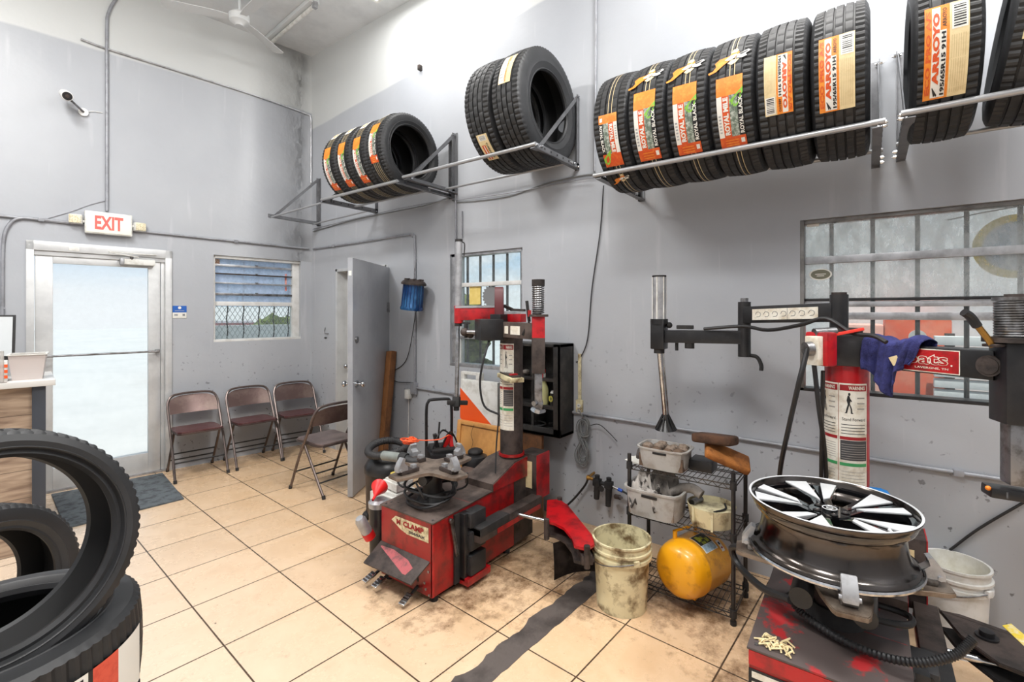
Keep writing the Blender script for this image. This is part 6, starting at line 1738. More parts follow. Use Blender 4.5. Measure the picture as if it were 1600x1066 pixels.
part('stripe', mb, r, world=True, label='orange diagonal stripes')
r = root('wooden_board', 'light pine framed board leaning in front of the striped barricade', 'board', (2.95, 2.6, 0))
mb = MB()
def wbx(y0, y1, z0, z1, x0, x1, m): 
    mb.hexa([Vector(v) for v in ((x0 + (0 - z0) * -.12, y0, z0), (x1 + z0 * .12, y0, z0), (x1 + z0 * .12, y1, z0), (x0 + z0 * .12, y1, z0), (x0 + z1 * .12, y0, z1), (x1 + z1 * .12, y0, z1), (x1 + z1 * .12, y1, z1), (x0 + z1 * .12, y1, z1))], m, bev=.002)
wbx(2.28, 2.80, .0, .645, 2.93, 2.94, m_wood); part('board_panel', mb, r, world=True)
mb = MB(); wbx(2.77, 2.81, 0, .655, 2.915, 2.945, m_wood); wbx(2.28, 2.77, .625, .655, 2.915, 2.945, m_wood); wbx(2.28, 2.32, 0, .625, 2.915, 2.945, m_wood); part('frame', mb, r, world=True)
mb = MB(); mb.tube([(2.99, 2.62, .64), (2.975, 2.64, .56), (2.965, 2.61, .5), (2.955, 2.63, .42), (2.95, 2.625, .34)], .0015, m_cable, seg=5); part('cord', mb, r, world=True)
mb = MB(); mb.bb(3.0, 3.03, 1.96, 2.26, 0, .648, m_brownw, bev=.003); mb.bb(2.985, 3.0, 2.14, 2.17, 0, .648, m_wood, bev=.002); solo('brown_panel', mb, 'dark brown wooden panel standing below the black wall cabinet', 'board', (0, 0, 0))
# plank
mb = MB(); a = fl(594, 744, 0); b = rw(611, 549, .04); a.z = .01
V = []
mb.bar(a + Vector((0, 0, 0)), b, .105, .06, m_brownw, up=(1, 0, 0), bev=.004); mb.bar(a + Vector((-.033, -.01, 0)), b + Vector((-.033, -.01, 0)), .07, .012, mat('lighter_brown_timber', (146, 98, 58), .6, dirt=(100, 64, 36), dscale=6, damt=.7), up=(1, 0, 0), bev=.002)
solo('timber_plank', mb, 'dark brown timber post leaning on the wall beside the open grey door', 'plank', tuple(a), world=True)

# charger trolley
r = root('battery_charger', 'black battery charger trolley with red clamps behind the left tire changer', 'charger', (2.62, 2.62, 0), -.6)
mb = MB(); mb.box((0, 0, .40), (.22, .26, .24), m_black, bev=.012); mb.box((0, 0, .53), (.18, .22, .03), m_blackm, bev=.006); mb.box((0, -.135, .42), (.12, .004, .1), m_grime); part('charger_case', mb, r)
mb = MB(); mb.tube([(-.10, .13, .0), (-.10, .13, .5), (-.10, .13, .80), (-.085, .13, .865), (-.06, .13, .88), (.06, .13, .88), (.085, .13, .865), (.10, .13, .80), (.10, .13, .5), (.10, .13, .0)], .012, m_black, n=6)
mb.bar((-.1, .13, .28), (.1, .13, .28), .03, .02, m_black); mb.bar((-.1, .13, .28), (-.1, -.1, .28), .03, .02, m_black); mb.bar((.1, .13, .28), (.1, -.1, .28), .03, .02, m_black)
part('handle', mb, r)
for x in (-.14, .14):
    mb = MB(); mb.cyl((x - .02, .13, .1), (x + .02, .13, .1), .1, m_rub, seg=24); mb.cyl((x - .022, .13, .1), (x + .022, .13, .1), .04, m_grime); part('wheel', mb, r)
mb = MB(); mb.box((.03, -.03, .59), (.035, .03, .10), mr, rot=(.2, .3, .3), bev=.006); mb.box((.065, -.02, .575), (.03, .03, .09), mr, rot=(-.2, -.1, 0), bev=.006); mb.bar((.03, -.03, .55), (.045, -.04, .53), .02, .03, m_steel); part('red_clamp', mb, r, label='red battery clamps')
mb = MB(); mb.box((-.05, -.02, .59), (.03, .03, .12), m_blackm, rot=(.1, -.2, 0), bev=.005); mb.cyl((-.03, .0, .6), (-.02, .0, .73), .007, m_blackm); part('black_clamp', mb, r)
mb = MB(); mb.tube([(-.09, -.05, .52), (-.05, -.05, .62), (.0, -.02, .67), (.05, -.02, .64), (.07, -.02, .60)], .007, m_cable); mb.tube([(-.02, -.05, .54), (.04, -.04, .65), (.09, .02, .62), (.12, .0, .54), (.08, -.05, .52)], .007, m_cable); part('lead', mb, r)
mb = MB(); mb.lathe([(.001, 0), (.10, 0), (.105, .02), (.105, .42), (.09, .46), (.05, .48), (.001, .48)], m_black, seg=32); mb.sphere((0, 0, .49), .06, m_blackm, sc=(1, 1, .5))
solo('black_drum', mb, 'black drum standing between the charger trolley and the pine board', 'drum', (2.80, 2.44, 0))
# shop vacuum with hose
r = root('shop_vacuum', 'grey and black shop vacuum with a looped black hose behind the left tire changer', 'vacuum', (2.36, 2.93, 0))
mb = MB(); mb.lathe([(.001, .06), (.15, .06), (.165, .1), (.17, .36), (.175, .37), (.001, .37)], m_grime, seg=36); part('drum', mb, r)
mb = MB(); mb.lathe([(.178, .37), (.178, .41), (.15, .46), (.09, .50), (.001, .51)], m_black, seg=36); part('motor_head', mb, r)
for k in range(4):
    a = PI / 4 + k * PI / 2; mb = MB(); mb.sphere((.16 * math.cos(a), .16 * math.sin(a), .035), .034, m_blackm); mb.cyl((.16 * math.cos(a), .16 * math.sin(a), .04), (.15 * math.cos(a), .15 * math.sin(a), .09), .015, m_blackm); part('caster', mb, r)
mb = MB(); pts = [(-.02 + .15 * math.cos(a), -.03 + .15 * math.sin(a), .545 + .02 * math.sin(a * 1.5)) for a in [i * .5 - .5 for i in range(13)]]
sp = smooth_path([(.16, 0, .3), (.2, .02, .45)] + pts, 10); mb.loft(sp, [.026 + .003 * (i % 2) for i in range(len(sp))], m_rub, seg=12); part('vacuum_hose', mb, r, label='ribbed black hose loop')
mb = MB(); a = at(596, 713, 3.2) - Vector((2.36, 2.93, 0)); 
m_grn = mat('grey_green_plastic', (126, 132, 128), .5, dirt=(90, 92, 90), dscale=8, damt=.6)
r2 = root('vacuum_nozzle', 'grey tube nozzle resting across the white jug left of the left tire changer', 'nozzle', tuple(at(617, 713, 3.05)))
Mz = at(617, 713, 3.05)
mb = MB(); mb.cyl(at(600, 712, 3.1), at(628, 716, 3.0), .030, m_grn, seg=24); mb.cyl(at(626, 715, 3.0), at(636, 717, 2.98), .034, m_blackm, seg=24); mb.cyl(at(598.5, 711.8, 3.1), at(600, 712, 3.1), .025, m_ink, seg=24); part('tube', mb, r2, world=True)
mb = MB(); mb.tube([at(634, 717, 2.98), at(645, 722, 2.95), at(660, 718, 2.97)], .026, m_rub, seg=12); part('elbow', mb, r2, world=True)
# orange cord coil
mb = MB(); c = at(640, 690, 3.38)
m_ocord = mat('orange_cord', (232, 92, 44), .5)
for k in range(6):
    R_ = .030 + .007 * k; mb.tube([c + Vector((R_ * math.cos(a), R_ * math.sin(a) * .9, .002 * k + .012 * math.sin(a + k))) for a in [i * PI / 5 for i in range(11)]], .0045, m_ocord, seg=6, n=3)
for k in range(3): mb.tube([c + Vector((-.05 + .02 * k, -.05, .012)), c + Vector((.0 + .01 * k, 0, .028)), c + Vector((.05, .04 - .02 * k, .012))], .0045, m_ocord, seg=6)
mb.tube([c + Vector((.06, -.02, 0)), c + Vector((.12, -.05, -.01)), c + Vector((.17, -.13, .0)), c + Vector((.24, -.15, .02))], .0045, m_ocord, seg=6)
solo('extension_cord', mb, 'coiled bright orange cord on top of the black vacuum hose', 'cord', tuple(c), world=True)
# white jug, red funnel, spray can left of machine
r = root('white_jug', 'white and yellow plastic jug standing left of the left tire changer', 'jug', (2.09, 2.53, 0))
mb = MB(); mb.prism([(-.10, -.13), (.10, -.13), (.10, .13), (-.10, .13)], 0, .40, m_white, bev=.02); mb.prism([(-.07, -.10), (.07, -.10), (.05, .06), (-.05, .06)], .40, .47, m_white, bev=.012); part('jug_body', mb, r)
mb = MB(); mb.cyl((0, 0, .465), (0, 0, .50), .03, mat('yellow_cap', (214, 190, 90), .5)); part('cap', mb, r)
mb = MB(); mb.box((-.1005, 0, .2), (.004, .18, .2), mat('yellowed_label', (216, 196, 130), .6)); part('front_label', mb, r)
r = root('grease_tub', 'small black tub left of the left tire changer cabinet', 'tub', (1.90, 2.45, 0))
mb = MB(); mb.lathe([(.001, 0), (.055, 0), (.062, .30), (.062, .36), (.001, .36)], m_black, seg=28); part('tub_body', mb, r)
mb = MB(); mb.lathe([(.064, .36), (.066, .39), (.045, .405), (.001, .405)], m_galv, seg=28); part('lid', mb, r)
mb = MB(); mb.lathe([(.006, -.10), (.010, -.04), (.048, .05), (.052, .055), (.047, .05), (.004, -.06)], mr, seg=28, M=Matrix.Rotation(-1.3, 4, 'X') @ Matrix.Rotation(.9, 4, 'Y'))
solo('red_funnel', mb, 'bright red funnel lying on the small black tub', 'funnel', (1.87, 2.43, .465))
r = root('spray_can', 'white and red can hanging at the left side of the left tire changer', 'can', (1.795, 2.40, .22))
mb = MB(); mb.lathe([(.001, 0), (.032, 0), (.033, .01), (.033, .14), (.022, .16), (.001, .16)], m_galv, seg=24, M=Matrix.Rotation(-.5, 4, 'Y')); part('can_body', mb, r)
mb = MB(); mb.lathe([(.0345, .0), (.0345, .05)], mr, seg=24, M=Matrix.Rotation(-.5, 4, 'Y')); part('red_band', mb, r, label='red band')

# ================================================================== BUG ZAPPER, CONDUITS
r = root('bug_zapper', 'blue lantern bug zapper hanging from the conduit beside the open grey door', 'bug zapper', tuple(rw(645, 462, .16)))
z0 = rw(645, 462, .16)
Mt = Matrix.Rotation(.12, 4, 'X')
m_zb = mat('blue_zapper_mesh', (18, 58, 110), .25, .4, dirt=(70, 130, 180), dscale=5, damt=.6)
mb = MB(); mb.lathe([(.098, -.13), (.104, -.12), (.098, -.11), (.092, .10)], m_zb, seg=40, M=Mt); mb.lathe([(.001, -.128), (.098, -.128)], m_black, seg=40, M=Mt); part('blue_cage', mb, r)
mb = MB()
for k in range(20): a = 2 * PI * k / 20; mb.cyl(Mt @ Vector((.099 * math.cos(a), .099 * math.sin(a), -.125)), Mt @ Vector((.094 * math.cos(a), .094 * math.sin(a), .10)), .003, mat('dark_blue_bar', (16, 44, 90), .3), seg=6)
mb.lathe([(.104, -.135), (.108, -.12), (.104, -.105), (.098, -.12)], m_zb, seg=40, M=Mt, closed=True); part('cage_rib', mb, r)
mb = MB(); mb.lathe([(.115, .10), (.117, .115), (.10, .135), (.06, .15), (.001, .155)], m_grime, seg=40, M=Mt); mb.lathe([(.115, .10), (.001, .10)], m_black, seg=40, M=Mt)
for k in range(8): a = 2 * PI * k / 8; mb.box(Mt @ Vector((.075 * math.cos(a), .075 * math.sin(a), .148)), (.02, .02, .015), m_grime)
part('top_cap', mb, r)
hk = rw(651, 405, .02) - z0
mb = MB(); mb.tube([Mt @ Vector((0, 0, .155)), hk * .5 + Vector((0, 0, .09)), hk], .003, m_steel, seg=6); part('hanging_wire', mb, r)
mb = MB(); mb.tube([(.02, -.03, -.12), rw(636, 560, .02) - z0, rw(612, 583, .02) - z0, rw(618, 596, .02) - z0, rw(645, 598, .02) - z0], .004, m_cable, n=8); part('power_cord', mb, r)
ZR = 2.328
def conduit(label, pts, r_=.0115, m=None, clips=(), cat='conduit', name='wall_conduit', n=5, smooth=True):
    r = root(name, label, cat, tuple(pts[0]))
    mb = MB(); mb.tube(pts, r_, m or m_condp, seg=12, n=n, smooth=smooth); part('tube', mb, r, world=True)
    if clips:
        mb = MB()
        for p, nrm, ax in clips: mb.box(p, (.008 + abs(ax[0]) * .03 + abs(nrm[0]) * .03, .008 + abs(ax[1]) * .03 + abs(nrm[1]) * .03, .03 if not ax[2] else .012), m_condp, bev=.002); mb.cyl(Vector(p) + Vector(nrm) * .0, Vector(p) + Vector(nrm) * .018, .006, m_steel, seg=6)
        part('clip', mb, r, world=True)
    return r
X_ = XR - .014
conduit('thin grey conduit running over the side door and down the right wall', [(X_, 5.33, ZR), (X_, 4.5, ZR), (X_, 3.66, ZR + .006), (X_, 3.58, ZR - .015), (X_, 3.545, ZR - .08), (X_, 3.542, 1.6), (X_, 3.542, .86)], clips=[((X_, 4.9, ZR), (-1, 0, 0), (0, 1, 0)), ((X_, 3.542, 1.33), (-1, 0, 0), (0, 0, 1))])
conduit('low grey conduit running along the right wall behind the machines', [(X_, 3.52, .835), (X_, 2.6, .825), (X_, 1.7, .815), (X_, .6, .80), (X_, -.5, .785), (X_, -2.4, .78)], clips=[((X_, 3.0, .83), (-1, 0, 0), (0, 1, 0)), ((X_, .1, .795), (-1, 0, 0), (0, 1, 0)), ((X_, -.35, .787), (-1, 0, 0), (0, 1, 0))])
r = root('junction_box', 'grey junction box with a white plug, low on the wall right of the open door', 'junction box', (XR - .02, 3.545, .80))
mb = MB(); mb.box((0, 0, .03), (.045, .07, .11), m_condp, bev=.004); part('box', mb, r)
mb = MB(); mb.box((-.015, .07, -.03), (.05, .055, .09), m_white, bev=.006); part('plug_adapter', mb, r, label='white plug in adapter'); mb = MB(); mb.tube([(.0, .08, -.08), (.0, .085, -.3), (.005, .09, -.75)], .003, m_white, seg=6); part('cord', mb, r)
conduit('grey conduit running along the back wall above the entrance door', [bw(-1.6, 2.36, .014), bw(-1.0, 2.36, .014), bw(-.3, 2.345, .014), bw(.6, 2.335, .014), bw(1.34, 2.33, .014)], clips=[(bw(-.95, 2.36, .014), (0, -1, 0), (1, 0, 0)), (bw(.55, 2.335, .014), (0, -1, 0), (1, 0, 0))])
pz = bwp(40, 348, .02)
def bs(px, py, off=.014):
    p = bwp(px, py, off); return p
conduit('grey conduit bending down left of the entrance door', [bs(130, 350), bs(60, 343), bs(32, 341), bs(15, 350), bs(6, 372), bs(4, 420), bs(4, 520), bs(4, 640)], r_=.013, clips=[(bs(4, 424), (0, -1, 0), (0, 0, 1)), (bs(6, 482), (0, -1, 0), (0, 0, 1))])
conduit('upright grey conduit rising from the exit sign to the ceiling', [bs(167, 330), bs(167, 240), bs(167, 130), bs(167, 45), bs(169, 22), bs(180, 0), bs(200, -26)], r_=.013, clips=[(bs(167, 176), (0, -1, 0), (0, 0, 1))])
conduit('thin pale conduit along the paint line at the top of the back wall', [bs(126, 61), bs(172, 78), bs(300, 118), bs(400, 150), bs(476, 177), bs(485, 184), bs(486, 200), bs(486, 286)], r_=.009, m=m_alum, n=3)
conduit('thin upright conduit at the top of the right wall left of the striped tires', [rw(931, -60, .012), rw(931, 60, .012), rw(929, 268, .012)], r_=.008, cat='conduit')
conduit('twin grey cables sagging under the racks on the right wall', [rw(489, 362, .008), rw(560, 342, .008), rw(660, 322, .008), rw(700, 310, .008), rw(716, 316, .008), rw(790, 308, .008), rw(850, 288, .008), rw(905, 275, .008), rw(932, 272, .008)], r_=.006, m=m_hose, name='wall_cable', cat='cable')
conduit('second grey cable beside the sagging one under the racks', [rw(489, 358, .02), rw(600, 331, .02), rw(700, 312, .02), rw(716, 312, .02), rw(800, 301, .02), rw(905, 281, .02), rw(932, 279, .02)], r_=.004, m=m_condp, name='wall_cable', cat='cable')
conduit('thin black cable hanging down the right wall to the power outlet', [rw(943, 290, .01), rw(938, 360, .01), rw(925, 450, .01), rw(918, 530, .01), rw(905, 562, .01), rw(900, 566, .01)], r_=.004, m=m_cable, name='wall_cable', cat='cable')
conduit('thin upright grey cable between the left and middle racks', [rw(722, 330, .01), rw(722, 372, .01)], r_=.006, name='wall_cable', cat='cable')
conduit('upright grey pipe under the left and middle rack brackets', [rw(712, 305, .012), rw(712, 400, .012), rw(712, 500, .012)], r_=.010)
mb = MB(); 
conduit('thin rising wire above the exit sign on the back wall', [bs(75, 341, .006), bs(110, 331, .006), bs(140, 320, .006), bs(164, 314, .006)], r_=.003, m=m_condp, name='wall_cable', cat='cable')
conduit('grey air pipe slanting down the wall at the lower right', [rw(1484, 860, .012), rw(1530, 826, .012), rw(1600, 785, .012), rw(1660, 750, .012)], r_=.006, m=m_cable, name='wall_cable', cat='cable')
# door latch hook near the side door
mb = MB(); c = rw(512, 520, .004); mb.tube([c + Vector((0, .05, .06)), c + Vector((-.01, .05, .0)), c + Vector((-.01, 0, -.01)), c + Vector((0, -.02, -.01))], .004, m_steel); mb.cyl(c + Vector((0, .03, -.06)), c + Vector((-.02, .03, -.06)), .01, m_steel)
solo('door_hook', mb, 'small steel hook latch on the wall left of the side door', 'hook', tuple(c), world=True)

# ================================================================== BACK WALL FITTINGS
# exit sign
r = root('exit_sign', 'white exit sign with red letters and two lamp heads above the entrance door', 'exit sign', tuple(bw(-.505, 2.38, .0)), BANG)
m_ex = mat('exit_face', (236, 230, 214), .4, emit=.12)
mb = MB(); mb.box((0, -.035, 0), (.335, .06, .20), m_white, bev=.008); mb.box((0, -.067, 0), (.315, .006, .18), m_ex, bev=.003); part('housing', mb, r)
mb = MB(); mb.text('EXIT', (-.10, -.0715, -.062), (.20, 0, 0), (0, 0, .125), mat('exit_red', (226, 92, 84), .4, emit=.25), .035); part('letters', mb, r, label='red letters')
for sg in (-1, 1):
    mb = MB(); Mx_ = Matrix.Translation((sg * .225, -.04, .0 if sg > 0 else .015)) @ Matrix.Rotation(sg * .25, 4, 'Z')
    mb.box((0, 0, 0), (.095, .05, .085), m_white, bev=.014, M=Mx_); mb.box((0, -.027, 0), (.080, .004, .07), mat('lamp_lens', (232, 224, 196), .2, dirt=(176, 160, 120), dscale=90, damt=.8), bev=.003, M=Mx_); mb.cyl((sg * .16, -.04, 0), (sg * .2, -.04, 0), .012, m_white)
    part('lamp_head', mb, r)
# small notice
r = root('wall_notice', 'small blue and white notice on the back wall right of the entrance door', 'notice', tuple(bw(.045, 1.573, .002)), BANG)
mb = MB(); mb.box((0, -.002, 0), (.118, .004, .122), m_paper, bev=.001); part('card', mb, r)
mb = MB(); mb.box((0, -.0045, .028), (.118, .002, .066), mat('notice_blue', (30, 92, 176), .4)); part('blue_header', mb, r, label='blue upper half')
mb = MB(); mb.cyl((0, -.0055, .042), (0, -.0065, .042), .014, m_paper, seg=18); mb.box((0, -.006, .012), (.08, .001, .006), m_galv); mb.box((-.03, -.0045, -.03), (.03, .001, .018), m_galv); mb.box((.035, -.0045, -.03), (.02, .001, .02), m_pic); part('emblem', mb, r)
# camera
c = bwp(130, 176, .0)
c = c + BN * .003
r = root('security_camera', 'white bullet security camera high on the back wall', 'camera', tuple(c))
m_cam = mat('camera_white', (226, 226, 224), .3)
mb = MB(); mb.cyl((0, 0, 0), Vector((0, 0, 0)) + BN * .02, .035, m_cam, seg=20); e0 = BN * .02; e1_ = bwp(112, 158, .13) - c; mb.cyl(e0, e1_, .009, m_steel); part('bracket_arm', mb, r)
mb = MB(); h0 = bwp(105, 150, .24) - c; h1 = bwp(100, 146, .10) - c; ax_ = (h0 - h1).normalized(); mb.loft([h1, h1 + ax_ * .01, h0, h0 + ax_ * .004], [.02, .036, .04, .038], m_cam, seg=24); part('camera_body', mb, r)
mb = MB(); mb.cyl(h0 + ax_ * .004, h0 + ax_ * .008, .033, m_ink, seg=24); mb.cyl(h0 + ax_ * .008, h0 + ax_ * .010, .014, m_grime, seg=16); part('lens', mb, r, label='dark lens')
mb = MB(); mb.tube([BN * .01, bwp(145, 174, .01) - c, bwp(160, 176, .01) - c], .003, m_cam, seg=6); part('cable', mb, r)

# ceiling fan and strip fixture
fc = at(395, 2, 4.0); 
def ceil_pt(px, py, z): 
    d = (z - CAM_H) * FPX / (YH - py); return at(px, py, d)
hub = ceil_pt(374, 41, 4.30)
r = root('ceiling_fan', 'white ceiling fan at the top left of the room', 'fan', (hub.x, hub.y, 4.30))
m_fan = mat('white_fan', (204, 206, 206), .5)
mb = MB(); mb.lathe([(.001, 0), (.035, .002), (.045, .02), (.085, .04), (.09, .10), (.06, .13), (.001, .13)], m_fan, seg=36); part('motor_housing', mb, r)
mb = MB(); mb.cyl((0, 0, .13), (0, 0, CEIL - 4.30), .012, m_fan); mb.cyl((0, 0, CEIL - 4.30 - .05), (0, 0, CEIL - 4.30), .05, m_fan); part('down_rod', mb, r)
for k in range(3):
    a = .5 + k * 2 * PI / 3; mb = MB(); Mx_ = Matrix.Rotation(a, 4, 'Z') @ Matrix.Translation((.35, 0, .075)) @ Matrix.Rotation(.16, 4, 'X')
    mb.prism([(-.27, -.03), (-.15, -.05), (.25, -.06), (.27, -.03), (.27, .03), (.25, .06), (-.15, .05), (-.27, .03)], -.003, .003, m_fan, Mx_); part('blade', mb, r)
p0 = ceil_pt(408, 80, CEIL - .07); p1 = ceil_pt(492, 8, CEIL - .07)
r = root('strip_light', 'unlit white strip fixture slanting across the ceiling', 'ceiling light', (p0.x, p0.y, CEIL))
dd_ = (p1 - p0); p1 = p0 + dd_.normalized() * min(dd_.length, 2.4)
mb = MB(); mb.bar(p0 + Vector((0, 0, .045)), p1 + Vector((0, 0, .045)), .10, .045, m_fan, bev=.004); part('housing', mb, r, world=True)
mb = MB(); mb.cyl(p0, p1, .018, m_white, seg=16); part('tube', mb, r, world=True)
mb = MB(); mb.box(p0, (.04, .04, .06), m_galv); mb.box(p1, (.04, .04, .06), m_galv); part('lamp_holder', mb, r, world=True)
mb = MB(); c = rw(656, 106, .02); mb.box(c, (.04, .03, .05), m_grime, bev=.004); solo('small_hook', mb, 'small dark hook high on the right wall', 'hook', tuple(c), world=True)

# ================================================================== CHAIRS
m_cf = mat('chair_tube_brown', (112, 100, 96), .3, .7, dirt=(80, 70, 66), dscale=8, damt=.6)
m_cs = mat('chair_seat_maroon', (92, 46, 48), .3, .1, dirt=(120, 92, 90), dscale=5, damt=.7, coat=.3)
m_cb = mat('chair_back_metal', (104, 84, 80), .25, .5, dirt=(140, 122, 114), dscale=4, damt=.7)
m_cs2 = mat('chair_seat_grey_brown', (120, 104, 100), .35, .3, dirt=(84, 70, 68), dscale=6, damt=.7)
def chair(name, label, group, loc, rz, seat_m):
    r = root(name, label, 'chair', loc, rz, group)
    for sx in (-1, 1):
        mb = MB(); x = sx * .215
        mb.tube([(x, -.235, .008), (x, -.10, .30), (x * 1.0, -.02, .44)], .0115, m_cf, n=4); mb.cyl((x, -.237, 0), (x, -.230, .03), .015, m_rub, seg=12); part('front_leg', mb, r)
        mb = MB(); x = sx * .192; mb.tube([(x, -.06, .425), (x, .06, .25), (x, .23, .008)], .0115, m_cf, n=4); mb.cyl((x, .232, 0), (x, .224, .03), .015, m_rub, seg=12); part('rear_leg', mb, r)
    mb = MB(); pts = [(-.215, -.02, .44), (-.215, .06, .58), (-.212, .11, .68), (-.18, .135, .745), (-.12, .145, .765), (0, .148, .77), (.12, .145, .765), (.18, .135, .745), (.212, .11, .68), (.215, .06, .58), (.215, -.02, .44)]
    mb.tube(pts, .0115, m_cf, n=6); part('back_frame', mb, r)
    mb = MB()
    def bk(u, v):
        x = (u - .5) * .405; z = .585 + .165 * v - (.05 * (abs(2 * u - 1) ** 4)) * v
        y = .062 + (z - .585) * .50 + .018 * math.sin(PI * u)
        return Vector((x, y, z))
    mb.grid(bk, 16, 8, m_cb); part('backrest', mb, r, sharp=80)
    mb = MB()
    poly = [(-.16, -.22), (.16, -.22), (.19, -.19), (.195, .10), (.165, .17), (-.165, .17), (-.195, .10), (-.19, -.19)]
    mb.prism(poly, .432, .448, seat_m, Matrix.Translation((0, 0, 0)) @ Matrix.Rotation(-.03, 4, 'X'), bev=.006)
    part('seat', mb, r)
    mb = MB(); mb.prism(poly, .420, .434, m_cf, Matrix.Scale(1.02, 4, (1, 0, 0)) @ Matrix.Scale(1.02, 4, (0, 1, 0)) @ Matrix.Rotation(-.03, 4, 'X'), bev=.004); part('seat_rim', mb, r)
    mb = MB()
    for y, z, xx in ((.165, .12, .192), (.11, .19, .192)): mb.cyl((-xx, y, z), (xx, y, z), .007, m_blackm, seg=8)
    mb.cyl((-.215, -.16, .165), (.215, -.16, .165), .007, m_blackm, seg=8)
    part('crossbar', mb, r)
    return r
GC = 'folding chairs in a row under the small window'
cpos = [(-.005 + .105 + .0, ), ]
ch1 = chair('folding_chair', 'brown metal folding chair with a maroon seat, nearest the entrance door', GC, tuple(bw(.13, 0, .27)), BANG, m_cs)
for s_, off, rz, lab in ((.625, .265, BANG + .02, 'brown metal folding chair, middle one of the row under the small window'), (1.09, .27, BANG - .07, 'brown metal folding chair with a maroon seat, in the corner of the room')):
    p = bw(s_ + .01, 0, off); dup(ch1, tuple(p), rz, label=lab)
ch4 = chair('folding_chair', 'grey brown folding chair facing the back wall, partly behind the open grey door', None, (2.46, 3.90, 0), PI + .03, m_cs2)

# door mat
m_mat = mat('grey_door_mat', (98, 104, 108), .95, dirt=(64, 68, 72), dscale=16, damt=.9, bump=.8, bscale=160)
mb = MB(); mb.prism([(.845, 4.655), (1.575, 4.60), (1.70, 5.50), (.93, 5.62)], .0, .012, m_mat, bev=.003); solo('door_mat', mb, 'dark grey door mat in front of the entrance door', 'mat', (0, 0, 0))

# ================================================================== COUNTER
CA = BANG
r = root('reception_counter', 'wood fronted reception counter with a white top at the left', 'counter', (.685, 4.356, 0), CA)
m_cw = mat('grey_oak_laminate', (158, 136, 116), .45, dirt=(122, 102, 86), dscale=1, damt=.0)
def woodmat():
    m = bpy.data.materials.new('grey_oak_planks'); m.use_nodes = True; n = m.node_tree; b = n.nodes['Principled BSDF']; L = n.links
    t = n.nodes.new('ShaderNodeTexCoord'); mp_ = n.nodes.new('ShaderNodeMapping'); mp_.inputs['Scale'].default_value = (1.2, 1.2, 9); L.new(t.outputs['Object'], mp_.inputs[0])
    z = n.nodes.new('ShaderNodeTexNoise'); z.inputs['Scale'].default_value = 3; z.inputs['Detail'].default_value = 8; z.inputs['Distortion'].default_value = .6; L.new(mp_.outputs[0], z.inputs['Vector'])
    rr = n.nodes.new('ShaderNodeValToRGB'); rr.color_ramp.elements[0].position = .35; rr.color_ramp.elements[0].color = lin((126, 104, 88)); rr.color_ramp.elements[1].position = .65; rr.color_ramp.elements[1].color = lin((180, 158, 136)); L.new(z.outputs['Fac'], rr.inputs[0])
    s = n.nodes.new('ShaderNodeSeparateXYZ'); L.new(t.outputs['Object'], s.inputs[0])
    d = n.nodes.new('ShaderNodeMath'); d.operation = 'MULTIPLY'; d.inputs[1].default_value = 1 / .18; L.new(s.outputs['Z'], d.inputs[0])
    f = n.nodes.new('ShaderNodeMath'); f.operation = 'FRACT'; L.new(d.outputs[0], f.inputs[0])
    g = n.nodes.new('ShaderNodeMath'); g.operation = 'LESS_THAN'; g.inputs[1].default_value = .02; L.new(f.outputs[0], g.inputs[0])
    x = n.nodes.new('ShaderNodeMix'); x.data_type = 'RGBA'; x.inputs['B'].default_value = lin((90, 76, 66)); L.new(g.outputs[0], x.inputs['Factor']); L.new(rr.outputs[0], x.inputs['A']); L.new(x.outputs['Result'], b.inputs['Base Color'])
    b.inputs['Roughness'].default_value = .4
    return m
mb = MB(); mb.bb(-2.2, -.05, .03, .55, 0, 1.085, woodmat()); part('front_panel', mb, r)
mb = MB(); mb.bb(-.055, .01, .0, .56, 0, 1.085, mat('dark_slate_trim', (58, 62, 70), .4), bev=.002); part('end_post', mb, r, label='dark slate end post')
m_ctop = mat('pale_counter_top', (206, 204, 200), .3)
mb = MB(); mb.bb(-2.2, .055, -.04, .60, 1.087, 1.125, m_ctop, bev=.004); part('counter_top', mb, r, label='pale grey top')
CT = 1.125
def cpt(px, py, d): return at(px, py, d)
def cl(x, y): return Vector((.685, 4.356, 0)) + Vector((math.cos(CA), math.sin(CA), 0)) * x + Vector((-math.sin(CA), math.cos(CA), 0)) * y
r = root('plastic_bin', 'cream open bin at the right end of the counter', 'bin', tuple(cl(-.07, .14) + Vector((0, 0, CT))), CA - .08)
mb = MB(); a0, a1_ = .07, .088
m_pb = mat('pale_pink_plastic', (196, 186, 182), .4)
for (x0, y0, x1, y1) in ((-1, -1, 1, -1), (1, -1, 1, 1), (1, 1, -1, 1), (-1, 1, -1, -1)):
    mb.hexa([Vector((x0 * a0, y0 * a0, 0)), Vector((x1 * a0, y1 * a0, 0)), Vector((x1 * a0 * .97, y1 * a0 * .97, 0)), Vector((x0 * a0 * .97, y0 * a0 * .97, 0)), Vector((x0 * a1_, y0 * a1_, .165)), Vector((x1 * a1_, y1 * a1_, .165)), Vector((x1 * a1_ * .97, y1 * a1_ * .97, .165)), Vector((x0 * a1_ * .97, y0 * a1_ * .97, .165))], m_pb)
mb.bb(-a0, a0, -a0, a0, 0, .003, m_pb); part('tub', mb, r)
mb = MB()
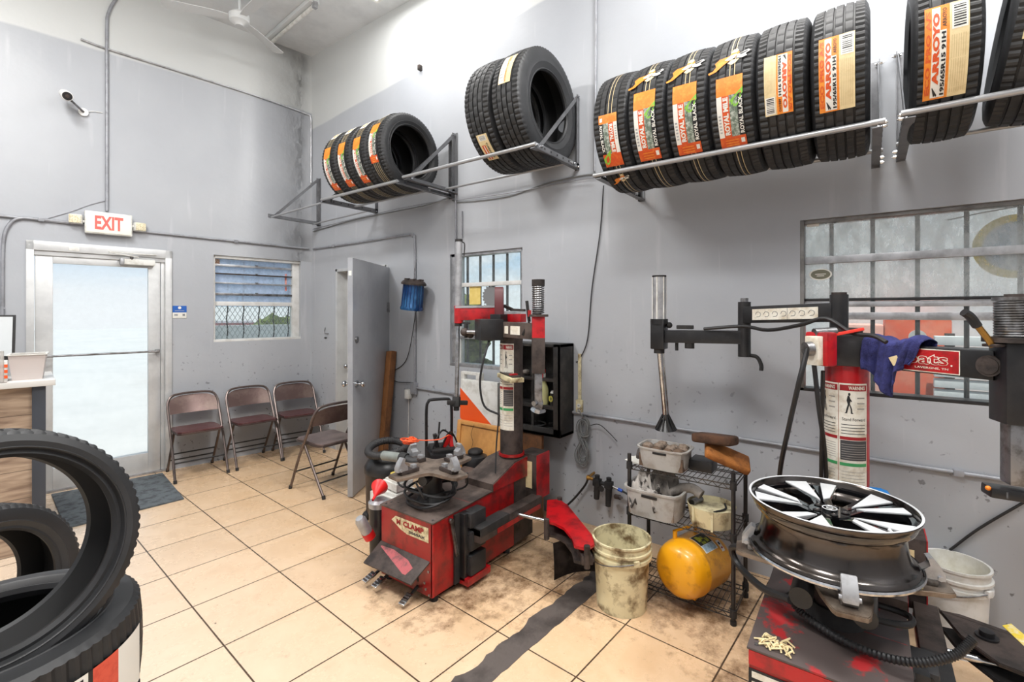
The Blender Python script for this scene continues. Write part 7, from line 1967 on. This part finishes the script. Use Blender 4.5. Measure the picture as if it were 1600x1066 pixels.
for (x0, y0, x1, y1) in ((-1, -1, 1, -1), (1, -1, 1, 1), (1, 1, -1, 1), (-1, 1, -1, -1)): mb.bar((x0 * .089, y0 * .089, .167), (x1 * .089, y1 * .089, .167), .012, .008, m_white)
part('rim', mb, r, label='white rim')
r = root('monitor', 'thin computer monitor seen edge on at the left of the counter', 'monitor', tuple(cl(-.19, .40) + Vector((0, 0, CT))), CA)
mb = MB(); mb.box((-.19, 0, .27), (.50, .02, .31), m_white, rot=(-.16, 0, -.12), bev=.006); part('rear_shell', mb, r)
mb = MB(); mb.box((-.19, -.012, .27), (.50, .008, .315), m_blackm, rot=(-.16, 0, -.12), bev=.003); part('screen_bezel', mb, r)
mb = MB(); mb.box((-.19, -.02, .28), (.47, .003, .27), mat('screen_pale', (196, 200, 202), .2), rot=(-.16, 0, -.12)); part('screen', mb, r)
mb = MB(); mb.cyl((-.19, .03, 0), (-.19, .03, .2), .018, m_blackm); mb.box((-.19, .02, .006), (.22, .16, .012), m_blackm, bev=.004); part('stand', mb, r)
r = root('striped_box', 'white box with orange red stripes at the left edge of the counter', 'box', tuple(cl(-.235, .12) + Vector((0, 0, CT))), CA)
mb = MB(); mb.box((-.05, 0, .065), (.24, .12, .13), m_white, bev=.003); part('carton', mb, r)
mb = MB()
for k in range(3): mb.box((-.05, -.0615, .03 + k * .035), (.24, .002, .02), m_brt)
part('stripe', mb, r, label='orange red stripes')
mb = MB(); mb.cyl((0, 0, 0), (0, 0, .20), .011, m_translu, seg=16); mb.cyl((0, 0, 0), (0, 0, .006), .025, m_translu, seg=16)
solo('clear_tube', mb, 'clear upright tube standing on the counter between the box and the bin', 'tube', tuple(cl(-.19, -.01) + Vector((0, 0, CT))))
# blue glove scrap on the wall side of the wheel
mb = MB(); mb.sphere((0, 0, 0), .05, mat('bright_blue_cloth', (30, 130, 210), .7), sc=(1.2, 1, .35), noise=.12, seg=14, rings=8)
solo('blue_cloth', mb, 'bright blue cloth lying behind the clamped wheel', 'cloth', tuple(at(1370, 770, 2.22)), sharp=70)
